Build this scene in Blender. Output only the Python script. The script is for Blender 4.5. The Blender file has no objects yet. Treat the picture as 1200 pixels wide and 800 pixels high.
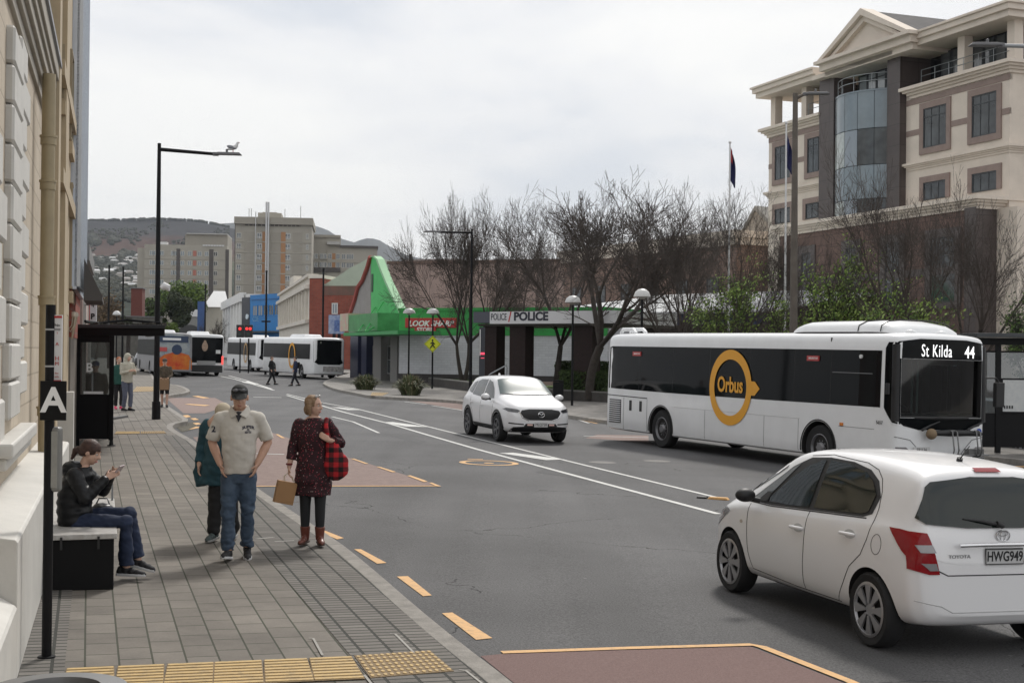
import bpy, bmesh, math, random
from mathutils import Vector, Matrix, Euler, noise
from mathutils.bvhtree import BVHTree
R = math.radians
scene = bpy.context.scene
COL = scene.collection
rnd = random.Random(7)

# ------------------------------------------------------------------ camera model (photo is 1200 x 800)
FPX, HCAM, SLOPE = 1600.0, 2.3, -0.019
PITCH, ROLL = math.atan(13 / FPX), 0.0096
_f = Vector((0, math.cos(PITCH), math.sin(PITCH)))
_u0 = Vector((0, -math.sin(PITCH), math.cos(PITCH)))
_r0 = Vector((1, 0, 0))
_r = (_r0 * math.cos(ROLL) + _u0 * math.sin(ROLL)).normalized()
_u = (_u0 * math.cos(ROLL) - _r0 * math.sin(ROLL)).normalized()
CAM = Vector((0, 0, HCAM))

def ray(px, py):
    return _f + _r * ((px - 600) / FPX) + _u * ((400 - py) / FPX)
def gz(x, y=0):
    return SLOPE * max(-45, min(45, x))
def G(px, py, dz=0.0):
    """pixel -> point on the (slightly cross-falling) ground, raised by dz"""
    d = ray(px, py)
    t = (dz - HCAM) / (d.z - SLOPE * d.x)
    return CAM + d * t
def D(px, py, Y):
    d = ray(px, py)
    return CAM + d * (Y / d.y)
def mpp(Y):            # metres per photo pixel at a depth
    return Y / FPX

# ------------------------------------------------------------------ materials
_M = {}
def M(name, col=(.5, .5, .5), rough=.6, metal=0., var=0., vscale=3., bump=0., bscale=40., coat=0., emit=None, estr=1., trans=0., alpha=1., spec=.5, col2=None, detail=4):
    if name in _M: return _M[name]
    m = bpy.data.materials.new(name); m.use_nodes = True
    nt = m.node_tree; b = nt.nodes['Principled BSDF']
    b.inputs['Base Color'].default_value = (*col, 1)
    b.inputs['Roughness'].default_value = rough
    b.inputs['Metallic'].default_value = metal
    b.inputs['Specular IOR Level'].default_value = spec
    b.inputs['Coat Weight'].default_value = coat
    b.inputs['Transmission Weight'].default_value = trans
    b.inputs['Alpha'].default_value = alpha
    if emit:
        b.inputs['Emission Color'].default_value = (*emit, 1); b.inputs['Emission Strength'].default_value = estr
    tc = None
    if var or col2 or bump:
        tc = nt.nodes.new('ShaderNodeTexCoord')
    if var or col2:
        n = nt.nodes.new('ShaderNodeTexNoise'); n.inputs['Scale'].default_value = vscale; n.inputs['Detail'].default_value = detail
        n.inputs['Roughness'].default_value = .65
        nt.links.new(tc.outputs['Object'], n.inputs['Vector'])
        r = nt.nodes.new('ShaderNodeValToRGB')
        c2 = col2 or tuple(min(1, c * (1 + var)) for c in col)
        c1 = col if col2 else tuple(c * (1 - var) for c in col)
        r.color_ramp.elements[0].position = .32; r.color_ramp.elements[0].color = (*c1, 1)
        r.color_ramp.elements[1].position = .68; r.color_ramp.elements[1].color = (*c2, 1)
        nt.links.new(n.outputs['Fac'], r.inputs['Fac']); nt.links.new(r.outputs['Color'], b.inputs['Base Color'])
    if bump:
        n2 = nt.nodes.new('ShaderNodeTexNoise'); n2.inputs['Scale'].default_value = bscale; n2.inputs['Detail'].default_value = 5
        nt.links.new(tc.outputs['Object'], n2.inputs['Vector'])
        bp = nt.nodes.new('ShaderNodeBump'); bp.inputs['Strength'].default_value = min(1, bump); bp.inputs['Distance'].default_value = .02
        nt.links.new(n2.outputs['Fac'], bp.inputs['Height']); nt.links.new(bp.outputs['Normal'], b.inputs['Normal'])
    _M[name] = m
    return m

def brick_mat(name, c1, c2, mortar, bw, bh, ms=.02, rot=0., rough=.85, swap=False, offset=.5, bump=.5, plane='XY', dirt=.2, squash=1.0):
    """bw,bh in metres; works on object coords"""
    if name in _M: return _M[name]
    m = bpy.data.materials.new(name); m.use_nodes = True; nt = m.node_tree; b = nt.nodes['Principled BSDF']
    N = nt.nodes.new; L = nt.links.new
    tc = N('ShaderNodeTexCoord'); mp = N('ShaderNodeMapping'); mp.inputs['Rotation'].default_value = (0, 0, rot)
    L(tc.outputs['Object'], mp.inputs['Vector'])
    sx = N('ShaderNodeSeparateXYZ'); cb = N('ShaderNodeCombineXYZ'); L(mp.outputs['Vector'], sx.inputs[0])
    a, c = {'XY': ('X', 'Y'), 'XZ': ('X', 'Z'), 'YZ': ('Y', 'Z')}[plane]
    if swap: a, c = c, a
    if plane == 'XZ' and not swap:      # walls seen on both x and y faces
        ad = N('ShaderNodeMath'); ad.operation = 'ADD'; L(sx.outputs['X'], ad.inputs[0]); L(sx.outputs['Y'], ad.inputs[1]); L(ad.outputs[0], cb.inputs['X'])
    else:
        L(sx.outputs[a], cb.inputs['X'])
    L(sx.outputs[c], cb.inputs['Y'])
    br = N('ShaderNodeTexBrick'); br.inputs['Scale'].default_value = 1; br.offset = offset
    br.inputs['Brick Width'].default_value = bw; br.inputs['Row Height'].default_value = bh
    br.inputs['Mortar Size'].default_value = ms; br.inputs['Mortar Smooth'].default_value = .3; br.inputs['Bias'].default_value = 0
    br.inputs['Color1'].default_value = (*c1, 1); br.inputs['Color2'].default_value = (*c2, 1); br.inputs['Mortar'].default_value = (*mortar, 1)
    L(cb.outputs[0], br.inputs['Vector'])
    n = N('ShaderNodeTexNoise'); n.inputs['Scale'].default_value = .9; n.inputs['Detail'].default_value = 8; n.inputs['Roughness'].default_value = .7
    L(tc.outputs['Object'], n.inputs['Vector'])
    mr = N('ShaderNodeMapRange'); mr.inputs['From Min'].default_value = .3; mr.inputs['From Max'].default_value = .7
    mr.inputs['To Min'].default_value = 1 - dirt; mr.inputs['To Max'].default_value = 1 + dirt; L(n.outputs['Fac'], mr.inputs['Value'])
    n3 = N('ShaderNodeTexNoise'); n3.inputs['Scale'].default_value = 60; n3.inputs['Detail'].default_value = 3; L(tc.outputs['Object'], n3.inputs['Vector'])
    mr3 = N('ShaderNodeMapRange'); mr3.inputs['To Min'].default_value = .8; mr3.inputs['To Max'].default_value = 1.2; L(n3.outputs['Fac'], mr3.inputs['Value'])
    mu = N('ShaderNodeMath'); mu.operation = 'MULTIPLY'; L(mr.outputs[0], mu.inputs[0]); L(mr3.outputs[0], mu.inputs[1])
    vm = N('ShaderNodeVectorMath'); vm.operation = 'SCALE'; L(br.outputs['Color'], vm.inputs[0]); L(mu.outputs[0], vm.inputs['Scale'])
    L(vm.outputs[0], b.inputs['Base Color']); b.inputs['Roughness'].default_value = rough
    bp = N('ShaderNodeBump'); bp.inputs['Strength'].default_value = bump; bp.inputs['Distance'].default_value = .006; bp.invert = True
    L(br.outputs['Fac'], bp.inputs['Height']); L(bp.outputs['Normal'], b.inputs['Normal'])
    _M[name] = m
    return m

# ------------------------------------------------------------------ objects
def tag(o, label=None, cat=None, group=None, kind=None):
    if label: o['label'] = label
    if cat: o['category'] = cat
    if group: o['group'] = group
    if kind: o['kind'] = kind
    return o
def thing(name, label, cat, loc=(0, 0, 0), rotz=0, group=None, ground_tilt=False):
    o = bpy.data.objects.new(name, None); COL.objects.link(o); o.empty_display_size = .2
    if ground_tilt:
        m = Matrix.Rotation(math.atan(-SLOPE), 4, 'Y') @ Matrix.Rotation(rotz, 4, 'Z')
        o.matrix_world = Matrix.Translation(Vector(loc)) @ m
    else:
        o.location = loc; o.rotation_euler = (0, 0, rotz)
    return tag(o, label, cat, group)
def link(name, me, parent=None, mats=None, loc=None, rot=None, scale=None):
    if mats is not None:
        for m in (mats if isinstance(mats, (list, tuple)) else [mats]): me.materials.append(m)
    o = bpy.data.objects.new(name, me); COL.objects.link(o)
    if parent: o.parent = parent
    if loc is not None: o.location = loc
    if rot is not None: o.rotation_euler = rot
    if scale is not None: o.scale = scale
    return o
def copy_tree(o, parent=None):
    kids = [c for c in bpy.data.objects if c.parent == o] if parent is None and o not in _kids else _kids.get(o, [])
    return None
_kids = {}
def dup(root, loc=None, rotz=None, label=None, group=None, parent=None, mw=None):
    c = root.copy(); COL.objects.link(c); c.parent = parent
    if loc is not None: c.location = loc
    if rotz is not None: c.rotation_euler = (0, 0, rotz)
    if mw is not None: c.matrix_world = mw
    if label: c['label'] = label
    if group: c['group'] = group
    for ch in list(root.children): dup(ch, parent=c)
    return c

class B:
    """mesh builder: collects shapes with a material slot"""
    def __init__(s): s.v = []; s.f = []; s.mi = []; s.m = 0
    def add(s, vs, fs):
        n = len(s.v); s.v += [tuple(v) for v in vs]
        for f in fs: s.f.append([n + i for i in f]); s.mi.append(s.m)
        return s
    def box(s, c, d, rz=0, taper=1., rot=None):
        x, y, z = d[0] / 2, d[1] / 2, d[2] / 2
        vs = [Vector((sx * x * (taper if sz > 0 else 1), sy * y * (taper if sz > 0 else 1), sz * z)) for sz in (-1, 1) for sx, sy in ((-1, -1), (1, -1), (1, 1), (-1, 1))]
        if rot is not None: vs = [rot @ v for v in vs]
        elif rz: vs = [Matrix.Rotation(rz, 3, 'Z') @ v for v in vs]
        c = Vector(c)
        return s.add([v + c for v in vs], [(3, 2, 1, 0), (4, 5, 6, 7), (0, 1, 5, 4), (1, 2, 6, 5), (2, 3, 7, 6), (3, 0, 4, 7)])
    def b2(s, x0, x1, y0, y1, z0, z1):
        return s.box(((x0 + x1) / 2, (y0 + y1) / 2, (z0 + z1) / 2), (abs(x1 - x0), abs(y1 - y0), abs(z1 - z0)))
    def prism(s, poly, z0, z1):
        n = len(poly)
        vs = [(p[0], p[1], z0) for p in poly] + [(p[0], p[1], z1) for p in poly]
        return s.add(vs, [list(range(n - 1, -1, -1)), list(range(n, 2 * n))] + [(i, (i + 1) % n, n + (i + 1) % n, n + i) for i in range(n)])
    def slab(s, pts, off):
        """polygon of 3d points extruded by vector off"""
        n = len(pts); off = Vector(off)
        vs = [Vector(p) for p in pts] + [Vector(p) + off for p in pts]
        return s.add(vs, [list(range(n - 1, -1, -1)), list(range(n, 2 * n))] + [(i, (i + 1) % n, n + (i + 1) % n, n + i) for i in range(n)])
    def profile_x(s, prof, x0, x1):
        """closed (y,z) profile swept along x"""
        return s.slab([(x0, p[0], p[1]) for p in prof], (x1 - x0, 0, 0))
    def tube(s, pts, rad, n=8, cap=True):
        pts = [Vector(p) for p in pts]
        if not isinstance(rad, (list, tuple)): rad = [rad] * len(pts)
        rings = []; a = None
        for i, p in enumerate(pts):
            t = (pts[min(i + 1, len(pts) - 1)] - pts[max(i - 1, 0)])
            if t.length < 1e-9: t = Vector((0, 0, 1))
            t.normalize()
            if a is None:
                a = t.orthogonal().normalized()
            else:
                a = (a - t * a.dot(t))
                a = a.normalized() if a.length > 1e-6 else t.orthogonal().normalized()
            b = t.cross(a)
            rings.append([p + (a * math.cos(2 * math.pi * k / n) + b * math.sin(2 * math.pi * k / n)) * rad[i] for k in range(n)])
        vs = [v for r in rings for v in r]; fs = []
        for i in range(len(pts) - 1):
            for k in range(n):
                fs.append((i * n + k, i * n + (k + 1) % n, (i + 1) * n + (k + 1) % n, (i + 1) * n + k))
        if cap:
            fs.append(list(range(n - 1, -1, -1))); fs.append([(len(pts) - 1) * n + k for k in range(n)])
        return s.add(vs, fs)
    def lathe(s, prof, n=24, c=(0, 0, 0), axis='Z', cap=True):
        """prof = [(r, h)...]"""
        c = Vector(c); vs = []
        for r, h in prof:
            for k in range(n):
                a = 2 * math.pi * k / n
                x, y = r * math.cos(a), r * math.sin(a)
                p = {'Z': (x, y, h), 'Y': (x, h, -y), 'X': (h, x, y)}[axis]
                vs.append(c + Vector(p))
        fs = []
        for i in range(len(prof) - 1):
            for k in range(n):
                fs.append((i * n + k, i * n + (k + 1) % n, (i + 1) * n + (k + 1) % n, (i + 1) * n + k))
        if cap:
            fs.append(list(range(n - 1, -1, -1))); fs.append([(len(prof) - 1) * n + k for k in range(n)])
        return s.add(vs, fs)
    def ball(s, c, r, n=12, m=8, rot=None):
        c = Vector(c); r = Vector(r) if isinstance(r, (tuple, list)) else Vector((r, r, r))
        vs = []; fs = []
        for j in range(m + 1):
            th = math.pi * j / m
            for k in range(n):
                a = 2 * math.pi * k / n
                v = Vector((math.sin(th) * math.cos(a) * r.x, math.sin(th) * math.sin(a) * r.y, math.cos(th) * r.z))
                if rot is not None: v = rot @ v
                vs.append(c + v)
        for j in range(m):
            for k in range(n):
                fs.append((j * n + k, (j + 1) * n + k, (j + 1) * n + (k + 1) % n, j * n + (k + 1) % n))
        return s.add(vs, fs)
    def mesh(s, name='mesh'):
        me = bpy.data.meshes.new(name); me.from_pydata(s.v, [], s.f)
        for p, i in zip(me.polygons, s.mi): p.material_index = i
        return me
    def build(s, name, mats, parent=None, smooth=None, bevel=0, segs=2, merge=False, loc=None, rot=None, fixn=True):
        me = s.mesh(name)
        bm = bmesh.new(); bm.from_mesh(me)
        if merge: bmesh.ops.remove_doubles(bm, verts=bm.verts, dist=1e-5)
        if fixn: bmesh.ops.recalc_face_normals(bm, faces=bm.faces)
        bm.to_mesh(me); bm.free()
        if smooth:
            for p in me.polygons: p.use_smooth = True
            me.set_sharp_from_angle(angle=R(smooth))
        o = link(name, me, parent, mats, loc, rot)
        if bevel:
            md = o.modifiers.new('bevel', 'BEVEL'); md.width = bevel; md.segments = segs; md.limit_method = 'ANGLE'; md.angle_limit = R(40)
        return o

def apply_mods(o):
    dg = bpy.context.evaluated_depsgraph_get(); dg.update()
    me = bpy.data.meshes.new_from_object(o.evaluated_get(dg))
    o.modifiers.clear(); old = o.data; o.data = me
    return o

def text_mesh(txt, size=1., extrude=.002, align='CENTER', sx=1., bold=0., shear=0., spacing=1.):
    c = bpy.data.curves.new('txt', 'FONT'); c.body = txt; c.size = size; c.extrude = extrude; c.align_x = align; c.align_y = 'CENTER'
    c.offset = bold; c.shear = shear; c.space_character = spacing; c.resolution_u = 3
    o = bpy.data.objects.new('txt', c); COL.objects.link(o)
    dg = bpy.context.evaluated_depsgraph_get(); dg.update()
    me = bpy.data.meshes.new_from_object(o.evaluated_get(dg))
    bpy.data.objects.remove(o)
    if sx != 1:
        for v in me.vertices: v.co.x *= sx
    return me
def put_text(name, txt, parent, origin, right, up, size, mat, extrude=.003, sx=1., bold=0., align='CENTER', shear=0., spacing=1.):
    """flat lettering: origin/right/up in the parent's frame"""
    me = text_mesh(txt, size, extrude, align, sx, bold, shear, spacing)
    r = Vector(right).normalized(); u = Vector(up).normalized(); n = r.cross(u)
    m = Matrix((r, u, n)).transposed().to_4x4(); m.translation = Vector(origin)
    me.transform(m)
    return link(name, me, parent, mat)

# projecting outline patches on a body surface
def subdiv_poly(poly, step):
    bm = bmesh.new(); vs = [bm.verts.new((p[0], p[1], 0)) for p in poly]; bm.faces.new(vs)
    xs = [p[0] for p in poly]; ys = [p[1] for p in poly]
    for ax, lo, hi in ((0, min(xs), max(xs)), (1, min(ys), max(ys))):
        k = math.ceil(lo / step) * step + 1e-4
        while k < hi:
            co = (k, 0, 0) if ax == 0 else (0, k, 0); no = (1, 0, 0) if ax == 0 else (0, 1, 0)
            bmesh.ops.bisect_plane(bm, geom=bm.verts[:] + bm.edges[:] + bm.faces[:], plane_co=co, plane_no=no, dist=1e-6)
            k += step
    bmesh.ops.triangulate(bm, faces=[f for f in bm.faces if len(f.verts) > 4])
    return bm
def patch(name, bvh, poly, view, off, mat, parent, step=.08, far=6., smooth=True, mirror=False):
    """poly in 2D seen along a local axis: 'L' from +y (poly=(x,z)), 'R' from -y, 'F' from +x (poly=(y,z)), 'B' from -x, 'T' from +z (poly=(x,y))"""
    bm = subdiv_poly(poly, step)
    bad = []
    for v in bm.verts:
        a, b_ = v.co.x, v.co.y
        if view == 'L': o, d = Vector((a, far, b_)), Vector((0, -1, 0))
        elif view == 'R': o, d = Vector((a, -far, b_)), Vector((0, 1, 0))
        elif view == 'F': o, d = Vector((far * 2, a, b_)), Vector((-1, 0, 0))
        elif view == 'B': o, d = Vector((-far * 2, a, b_)), Vector((1, 0, 0))
        else: o, d = Vector((a, b_, far)), Vector((0, 0, -1))
        h = bvh.ray_cast(o, d)
        if h[0] is None: bad.append(v); continue
        n = h[1]
        if n.dot(d) > 0: n = -n
        v.co = h[0] + n * off
    if bad: bmesh.ops.delete(bm, geom=bad, context='VERTS')
    lng = [f for f in bm.faces if max(e.calc_length() for e in f.edges) > step * 3.2 + .02]
    if lng: bmesh.ops.delete(bm, geom=lng, context='FACES')
    bmesh.ops.recalc_face_normals(bm, faces=bm.faces)
    me = bpy.data.meshes.new(name); bm.to_mesh(me); bm.free()
    for p in me.polygons: p.use_smooth = smooth
    return link(name, me, parent, mat)
def seam(name, bvh, pts, view, mat, parent, r=.004, step=.04, off=.0, far=6., n=5):
    out = []
    for i in range(len(pts) - 1):
        a, b_ = Vector(pts[i]), Vector(pts[i + 1]); k = max(1, int((b_ - a).length / step))
        out += [a.lerp(b_, j / k) for j in range(k)]
    out.append(Vector(pts[-1])); P = []
    for q in out:
        if view == 'L': o, d = Vector((q.x, far, q.y)), Vector((0, -1, 0))
        elif view == 'R': o, d = Vector((q.x, -far, q.y)), Vector((0, 1, 0))
        elif view == 'F': o, d = Vector((far * 2, q.x, q.y)), Vector((-1, 0, 0))
        elif view == 'B': o, d = Vector((-far * 2, q.x, q.y)), Vector((1, 0, 0))
        else: o, d = Vector((q.x, q.y, far)), Vector((0, 0, -1))
        h = bvh.ray_cast(o, d)
        if h[0] is not None:
            nn = h[1] if h[1].dot(d) < 0 else -h[1]
            P.append(h[0] + nn * off)
    b = B(); b.tube(P, r, n)
    return b.build(name, mat, parent, smooth=60)
def bvh_of(o):
    dg = bpy.context.evaluated_depsgraph_get(); dg.update()
    bm = bmesh.new(); me = bpy.data.meshes.new_from_object(o.evaluated_get(dg)); bm.from_mesh(me)
    t = BVHTree.FromBMesh(bm); bm.free(); bpy.data.meshes.remove(me)
    return t
def interp(tab, x):
    if x <= tab[0][0]: return tab[0][1]
    for (a, va), (b, vb) in zip(tab, tab[1:]):
        if x <= b: return va + (vb - va) * (x - a) / (b - a)
    return tab[-1][1]
def ellipse(cx, cy, rx, ry, n=40, a0=0., a1=2 * math.pi):
    return [(cx + rx * math.cos(a0 + (a1 - a0) * k / n), cy + ry * math.sin(a0 + (a1 - a0) * k / n)) for k in range(n if a1 - a0 > 6.28 else n + 1)]

# ------------------------------------------------------------------ camera, sky, sun
cd = bpy.data.cameras.new('camera'); cam = bpy.data.objects.new('camera', cd); COL.objects.link(cam)
cd.sensor_width = 36; cd.lens = 36 * FPX / 1200; cd.clip_end = 20000; cd.clip_start = .05
mw = Matrix((_r, _u, -_f)).transposed().to_4x4(); mw.translation = CAM; cam.matrix_world = mw
scene.camera = cam
# ------------------------------------------------------------------ world
SUN_EL, SUN_AZ = R(47), R(14)      # azimuth from +Y towards +X
w = bpy.data.worlds.new('World'); scene.world = w; w.use_nodes = True
nt = w.node_tree; N = nt.nodes.new; L = nt.links.new
bg = nt.nodes['Background']; bg.inputs['Strength'].default_value = .12
sky = N('ShaderNodeTexSky'); sky.sky_type = 'NISHITA'; sky.sun_disc = False; sky.sun_elevation = SUN_EL; sky.sun_rotation = SUN_AZ; sky.dust_density = 2; sky.air_density = 1
tc = N('ShaderNodeTexCoord'); mp = N('ShaderNodeMapping'); mp.inputs['Scale'].default_value = (1, 1, 3.2); mp.inputs['Location'].default_value = (.3, .2, .1)
L(tc.outputs['Generated'], mp.inputs['Vector'])
n1 = N('ShaderNodeTexNoise'); n1.inputs['Scale'].default_value = 2.6; n1.inputs['Detail'].default_value = 7; n1.inputs['Roughness'].default_value = .52; n1.inputs['Distortion'].default_value = .3
L(mp.outputs[0], n1.inputs['Vector'])
cr = N('ShaderNodeValToRGB'); e = cr.color_ramp.elements
e[0].position = .36; e[0].color = (6.0, 6.25, 6.65, 1)
e[1].position = .62; e[1].color = (8.35, 8.25, 8.0, 1)
mid = cr.color_ramp.elements.new(.48); mid.color = (7.4, 7.4, 7.45, 1)
L(n1.outputs['Fac'], cr.inputs['Fac'])
mx = N('ShaderNodeMix'); mx.data_type = 'RGBA'; mx.inputs['Factor'].default_value = .93
L(sky.outputs[0], mx.inputs[6]); L(cr.outputs[0], mx.inputs[7]); L(mx.outputs[2], bg.inputs['Color'])
sd = bpy.data.lights.new('sun', 'SUN'); so = bpy.data.objects.new('sun', sd); COL.objects.link(so)
sd.energy = 2.4; sd.angle = R(8); sd.color = (1, .96, .9)
sdir = Vector((math.sin(SUN_AZ) * math.cos(SUN_EL), math.cos(SUN_AZ) * math.cos(SUN_EL), math.sin(SUN_EL)))
so.rotation_euler = sdir.to_track_quat('Z', 'Y').to_euler(); so.location = (0, 0, 50)
scene.view_settings.view_transform = 'Standard'; scene.view_settings.look = 'None'; scene.view_settings.gamma = 1; scene.view_settings.exposure = 0.13

hz_ = bpy.data.materials.new('haze_air'); hz_.use_nodes = True; hn = hz_.node_tree; hn.nodes.remove(hn.nodes['Principled BSDF'])
pvn = hn.nodes.new('ShaderNodeVolumePrincipled'); pvn.inputs['Density'].default_value = 6.5e-5; pvn.inputs['Color'].default_value = (.78, .84, .93, 1); hn.links.new(pvn.outputs[0], hn.nodes['Material Output'].inputs['Volume'])
b = B(); b.b2(-4300, 4300, -120, 7300, -70, 800); tag(b.build('haze', hz_), kind='stuff')
# ------------------------------------------------------------------ ground materials
def asphalt():
    m = bpy.data.materials.new('asphalt'); m.use_nodes = True; nt = m.node_tree; b = nt.nodes['Principled BSDF']; N = nt.nodes.new; L = nt.links.new
    tc = N('ShaderNodeTexCoord')
    n = N('ShaderNodeTexNoise'); n.inputs['Scale'].default_value = 55; n.inputs['Detail'].default_value = 4; n.inputs['Roughness'].default_value = .8; L(tc.outputs['Object'], n.inputs[0])
    r = N('ShaderNodeValToRGB'); r.color_ramp.elements[0].position = .35; r.color_ramp.elements[0].color = (.048, .048, .050, 1)
    r.color_ramp.elements[1].position = .68; r.color_ramp.elements[1].color = (.150, .148, .150, 1); L(n.outputs[0], r.inputs[0])
    # long tyre tracks along the street
    mp = N('ShaderNodeMapping'); mp.inputs['Rotation'].default_value = (0, 0, -R(18)); mp.inputs['Scale'].default_value = (.55, .03, 1); L(tc.outputs['Object'], mp.inputs[0])
    n2 = N('ShaderNodeTexNoise'); n2.inputs['Scale'].default_value = 1.6; n2.inputs['Detail'].default_value = 5; L(mp.outputs[0], n2.inputs[0])
    n3 = N('ShaderNodeTexNoise'); n3.inputs['Scale'].default_value = .35; n3.inputs['Detail'].default_value = 6; L(tc.outputs['Object'], n3.inputs[0])
    a = N('ShaderNodeMath'); a.operation = 'ADD'; L(n2.outputs[0], a.inputs[0]); L(n3.outputs[0], a.inputs[1])
    mr = N('ShaderNodeMapRange'); mr.inputs['From Min'].default_value = .7; mr.inputs['From Max'].default_value = 1.3; mr.inputs['To Min'].default_value = .72; mr.inputs['To Max'].default_value = 1.22
    L(a.outputs[0], mr.inputs[0])
    vm = N('ShaderNodeVectorMath'); vm.operation = 'SCALE'; L(r.outputs[0], vm.inputs[0]); L(mr.outputs[0], vm.inputs['Scale'])
    # sparse pale spots (old gum)
    vo = N('ShaderNodeTexVoronoi'); vo.inputs['Scale'].default_value = 1.1; vo.inputs['Randomness'].default_value = 1; L(tc.outputs['Object'], vo.inputs['Vector'])
    lt = N('ShaderNodeMath'); lt.operation = 'LESS_THAN'; lt.inputs[1].default_value = .022; L(vo.outputs['Distance'], lt.inputs[0])
    mx = N('ShaderNodeMix'); mx.data_type = 'RGBA'; L(lt.outputs[0], mx.inputs['Factor']); L(vm.outputs[0], mx.inputs[6]); mx.inputs[7].default_value = (.16, .16, .16, 1)
    wn = N('ShaderNodeTexNoise'); wn.inputs['Scale'].default_value = 1.5; wn.inputs['Detail'].default_value = 6; L(tc.outputs['Object'], wn.inputs[0])
    wm = N('ShaderNodeMix'); wm.data_type = 'RGBA'; wm.blend_type = 'ADD'; wm.inputs['Factor'].default_value = .8; L(tc.outputs['Object'], wm.inputs[6]); L(wn.outputs['Color'], wm.inputs[7])
    ve = N('ShaderNodeTexVoronoi'); ve.feature = 'DISTANCE_TO_EDGE'; ve.inputs['Scale'].default_value = .17; L(wm.outputs[2], ve.inputs['Vector'])
    c1 = N('ShaderNodeMath'); c1.operation = 'LESS_THAN'; c1.inputs[1].default_value = .0015; L(ve.outputs['Distance'], c1.inputs[0])
    c2 = N('ShaderNodeMath'); c2.operation = 'GREATER_THAN'; c2.inputs[1].default_value = .5; L(n3.outputs[0], c2.inputs[0])
    c3 = N('ShaderNodeMath'); c3.operation = 'MULTIPLY'; L(c1.outputs[0], c3.inputs[0]); L(c2.outputs[0], c3.inputs[1])
    m3 = N('ShaderNodeMix'); m3.data_type = 'RGBA'; L(c3.outputs[0], m3.inputs['Factor']); L(mx.outputs[2], m3.inputs[6]); m3.inputs[7].default_value = (.02, .02, .02, 1)
    L(m3.outputs[2], b.inputs['Base Color']); b.inputs['Roughness'].default_value = .8; b.inputs['Specular IOR Level'].default_value = .25
    bp = N('ShaderNodeBump'); bp.inputs['Strength'].default_value = .5; bp.inputs['Distance'].default_value = .008; L(n.outputs[0], bp.inputs['Height']); L(bp.outputs[0], b.inputs['Normal'])
    return m
ASPH = asphalt()
PAVD = math.atan(.31)            # direction of the paving courses (anticlockwise from +Y)
PAVER = brick_mat('pavers', (.128, .114, .098), (.172, .154, .133), (.035, .038, .022), .36, .222, .008, rot=-PAVD, swap=True, bump=.6, dirt=.3)
BRICKP = brick_mat('brick_paving', (.11, .10, .09), (.155, .143, .128), (.018, .019, .014), .105, .21, .013, rot=-PAVD, swap=True, bump=.8, dirt=.15, offset=0.)
CONC = M('concrete_kerb', (.23, .215, .195), .85, var=.22, vscale=6, bump=.4, bscale=60)
REDP = M('red_surfacing', (.135, .078, .07), .85, col2=(.185, .115, .105), vscale=50, bump=.5, bscale=120)
REDP2 = M('faded_red_surfacing', (.17, .115, .1), .85, col2=(.235, .17, .15), vscale=8, bump=.3, bscale=120, detail=8)
def paint(name, c, wear=.45):
    m = bpy.data.materials.new(name); m.use_nodes = True; nt = m.node_tree; b = nt.nodes['Principled BSDF']; N = nt.nodes.new; L = nt.links.new
    tc = N('ShaderNodeTexCoord'); n = N('ShaderNodeTexNoise'); n.inputs['Scale'].default_value = 14; n.inputs['Detail'].default_value = 8; n.inputs['Roughness'].default_value = .75; L(tc.outputs['Object'], n.inputs[0])
    r = N('ShaderNodeValToRGB'); r.color_ramp.elements[0].position = wear - .12; r.color_ramp.elements[0].color = tuple(.55 * x + .04 for x in c) + (1,)
    r.color_ramp.elements[1].position = wear + .06; r.color_ramp.elements[1].color = (*c, 1); L(n.outputs[0], r.inputs[0]); L(r.outputs[0], b.inputs['Base Color']); b.inputs['Roughness'].default_value = .7
    return m
WHP = paint('white_road_paint', (.55, .55, .53)); ORP = paint('amber_road_paint', (.62, .36, .14)); TACT = paint('yellow_tactile', (.50, .345, .14), .46)

# ------------------------------------------------------------------ ground sheet (falls gently to the right gutter)
b = B()
xs = [-4000, -45, 45, 4000]; ys = [-60, 40, 150, 400, 7000]
vs = [(x, y, gz(x) - (0 if y < 500 else 0)) for y in ys for x in xs]
fs = [(j * 4 + i, j * 4 + i + 1, (j + 1) * 4 + i + 1, (j + 1) * 4 + i) for j in range(4) for i in range(3)]
b.add(vs, fs); tag(b.build('road', ASPH), kind='structure')

def sheet(name, px, mat, dz=.004, kind='structure', world=False, thick=None):
    """flat shape lying on the ground, outline given where it lies"""
    P = [Vector(p) for p in px] if world else [G(*p, dz) for p in px]
    b = B()
    if thick: b.slab(P, (0, 0, -thick))
    else: b.add(P, [list(range(len(P)))])
    o = b.build(name, mat)
    me = o.data
    if not thick and me.polygons[0].normal.z < 0: me.flip_normals()
    bm = bmesh.new(); bm.from_mesh(me); bmesh.ops.triangulate(bm, faces=[f for f in bm.faces if len(f.verts) > 4]); bm.to_mesh(me); bm.free()
    return tag(o, kind=kind)
def stripe(name, pts, wd, mat, dz=.006):
    """painted line of constant real width through ground pixels"""
    P = [G(*p, dz) for p in pts]; Lp = []; Rp = []
    for i, p in enumerate(P):
        t = (P[min(i + 1, len(P) - 1)] - P[max(i - 1, 0)]); t.z = 0; t.normalize(); nrm = Vector((-t.y, t.x, 0)) * wd / 2
        a = p + nrm; a.z = gz(a.x) + dz; c = p - nrm; c.z = gz(c.x) + dz; Lp.append(a); Rp.append(c)
    b = B(); n = len(P); b.add(Lp + Rp, [(i, i + 1, n + i + 1, n + i) for i in range(n - 1)])
    o = b.build(name, mat)
    if o.data.polygons[0].normal.z < 0: o.data.flip_normals()
    return tag(o, kind='structure')

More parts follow.
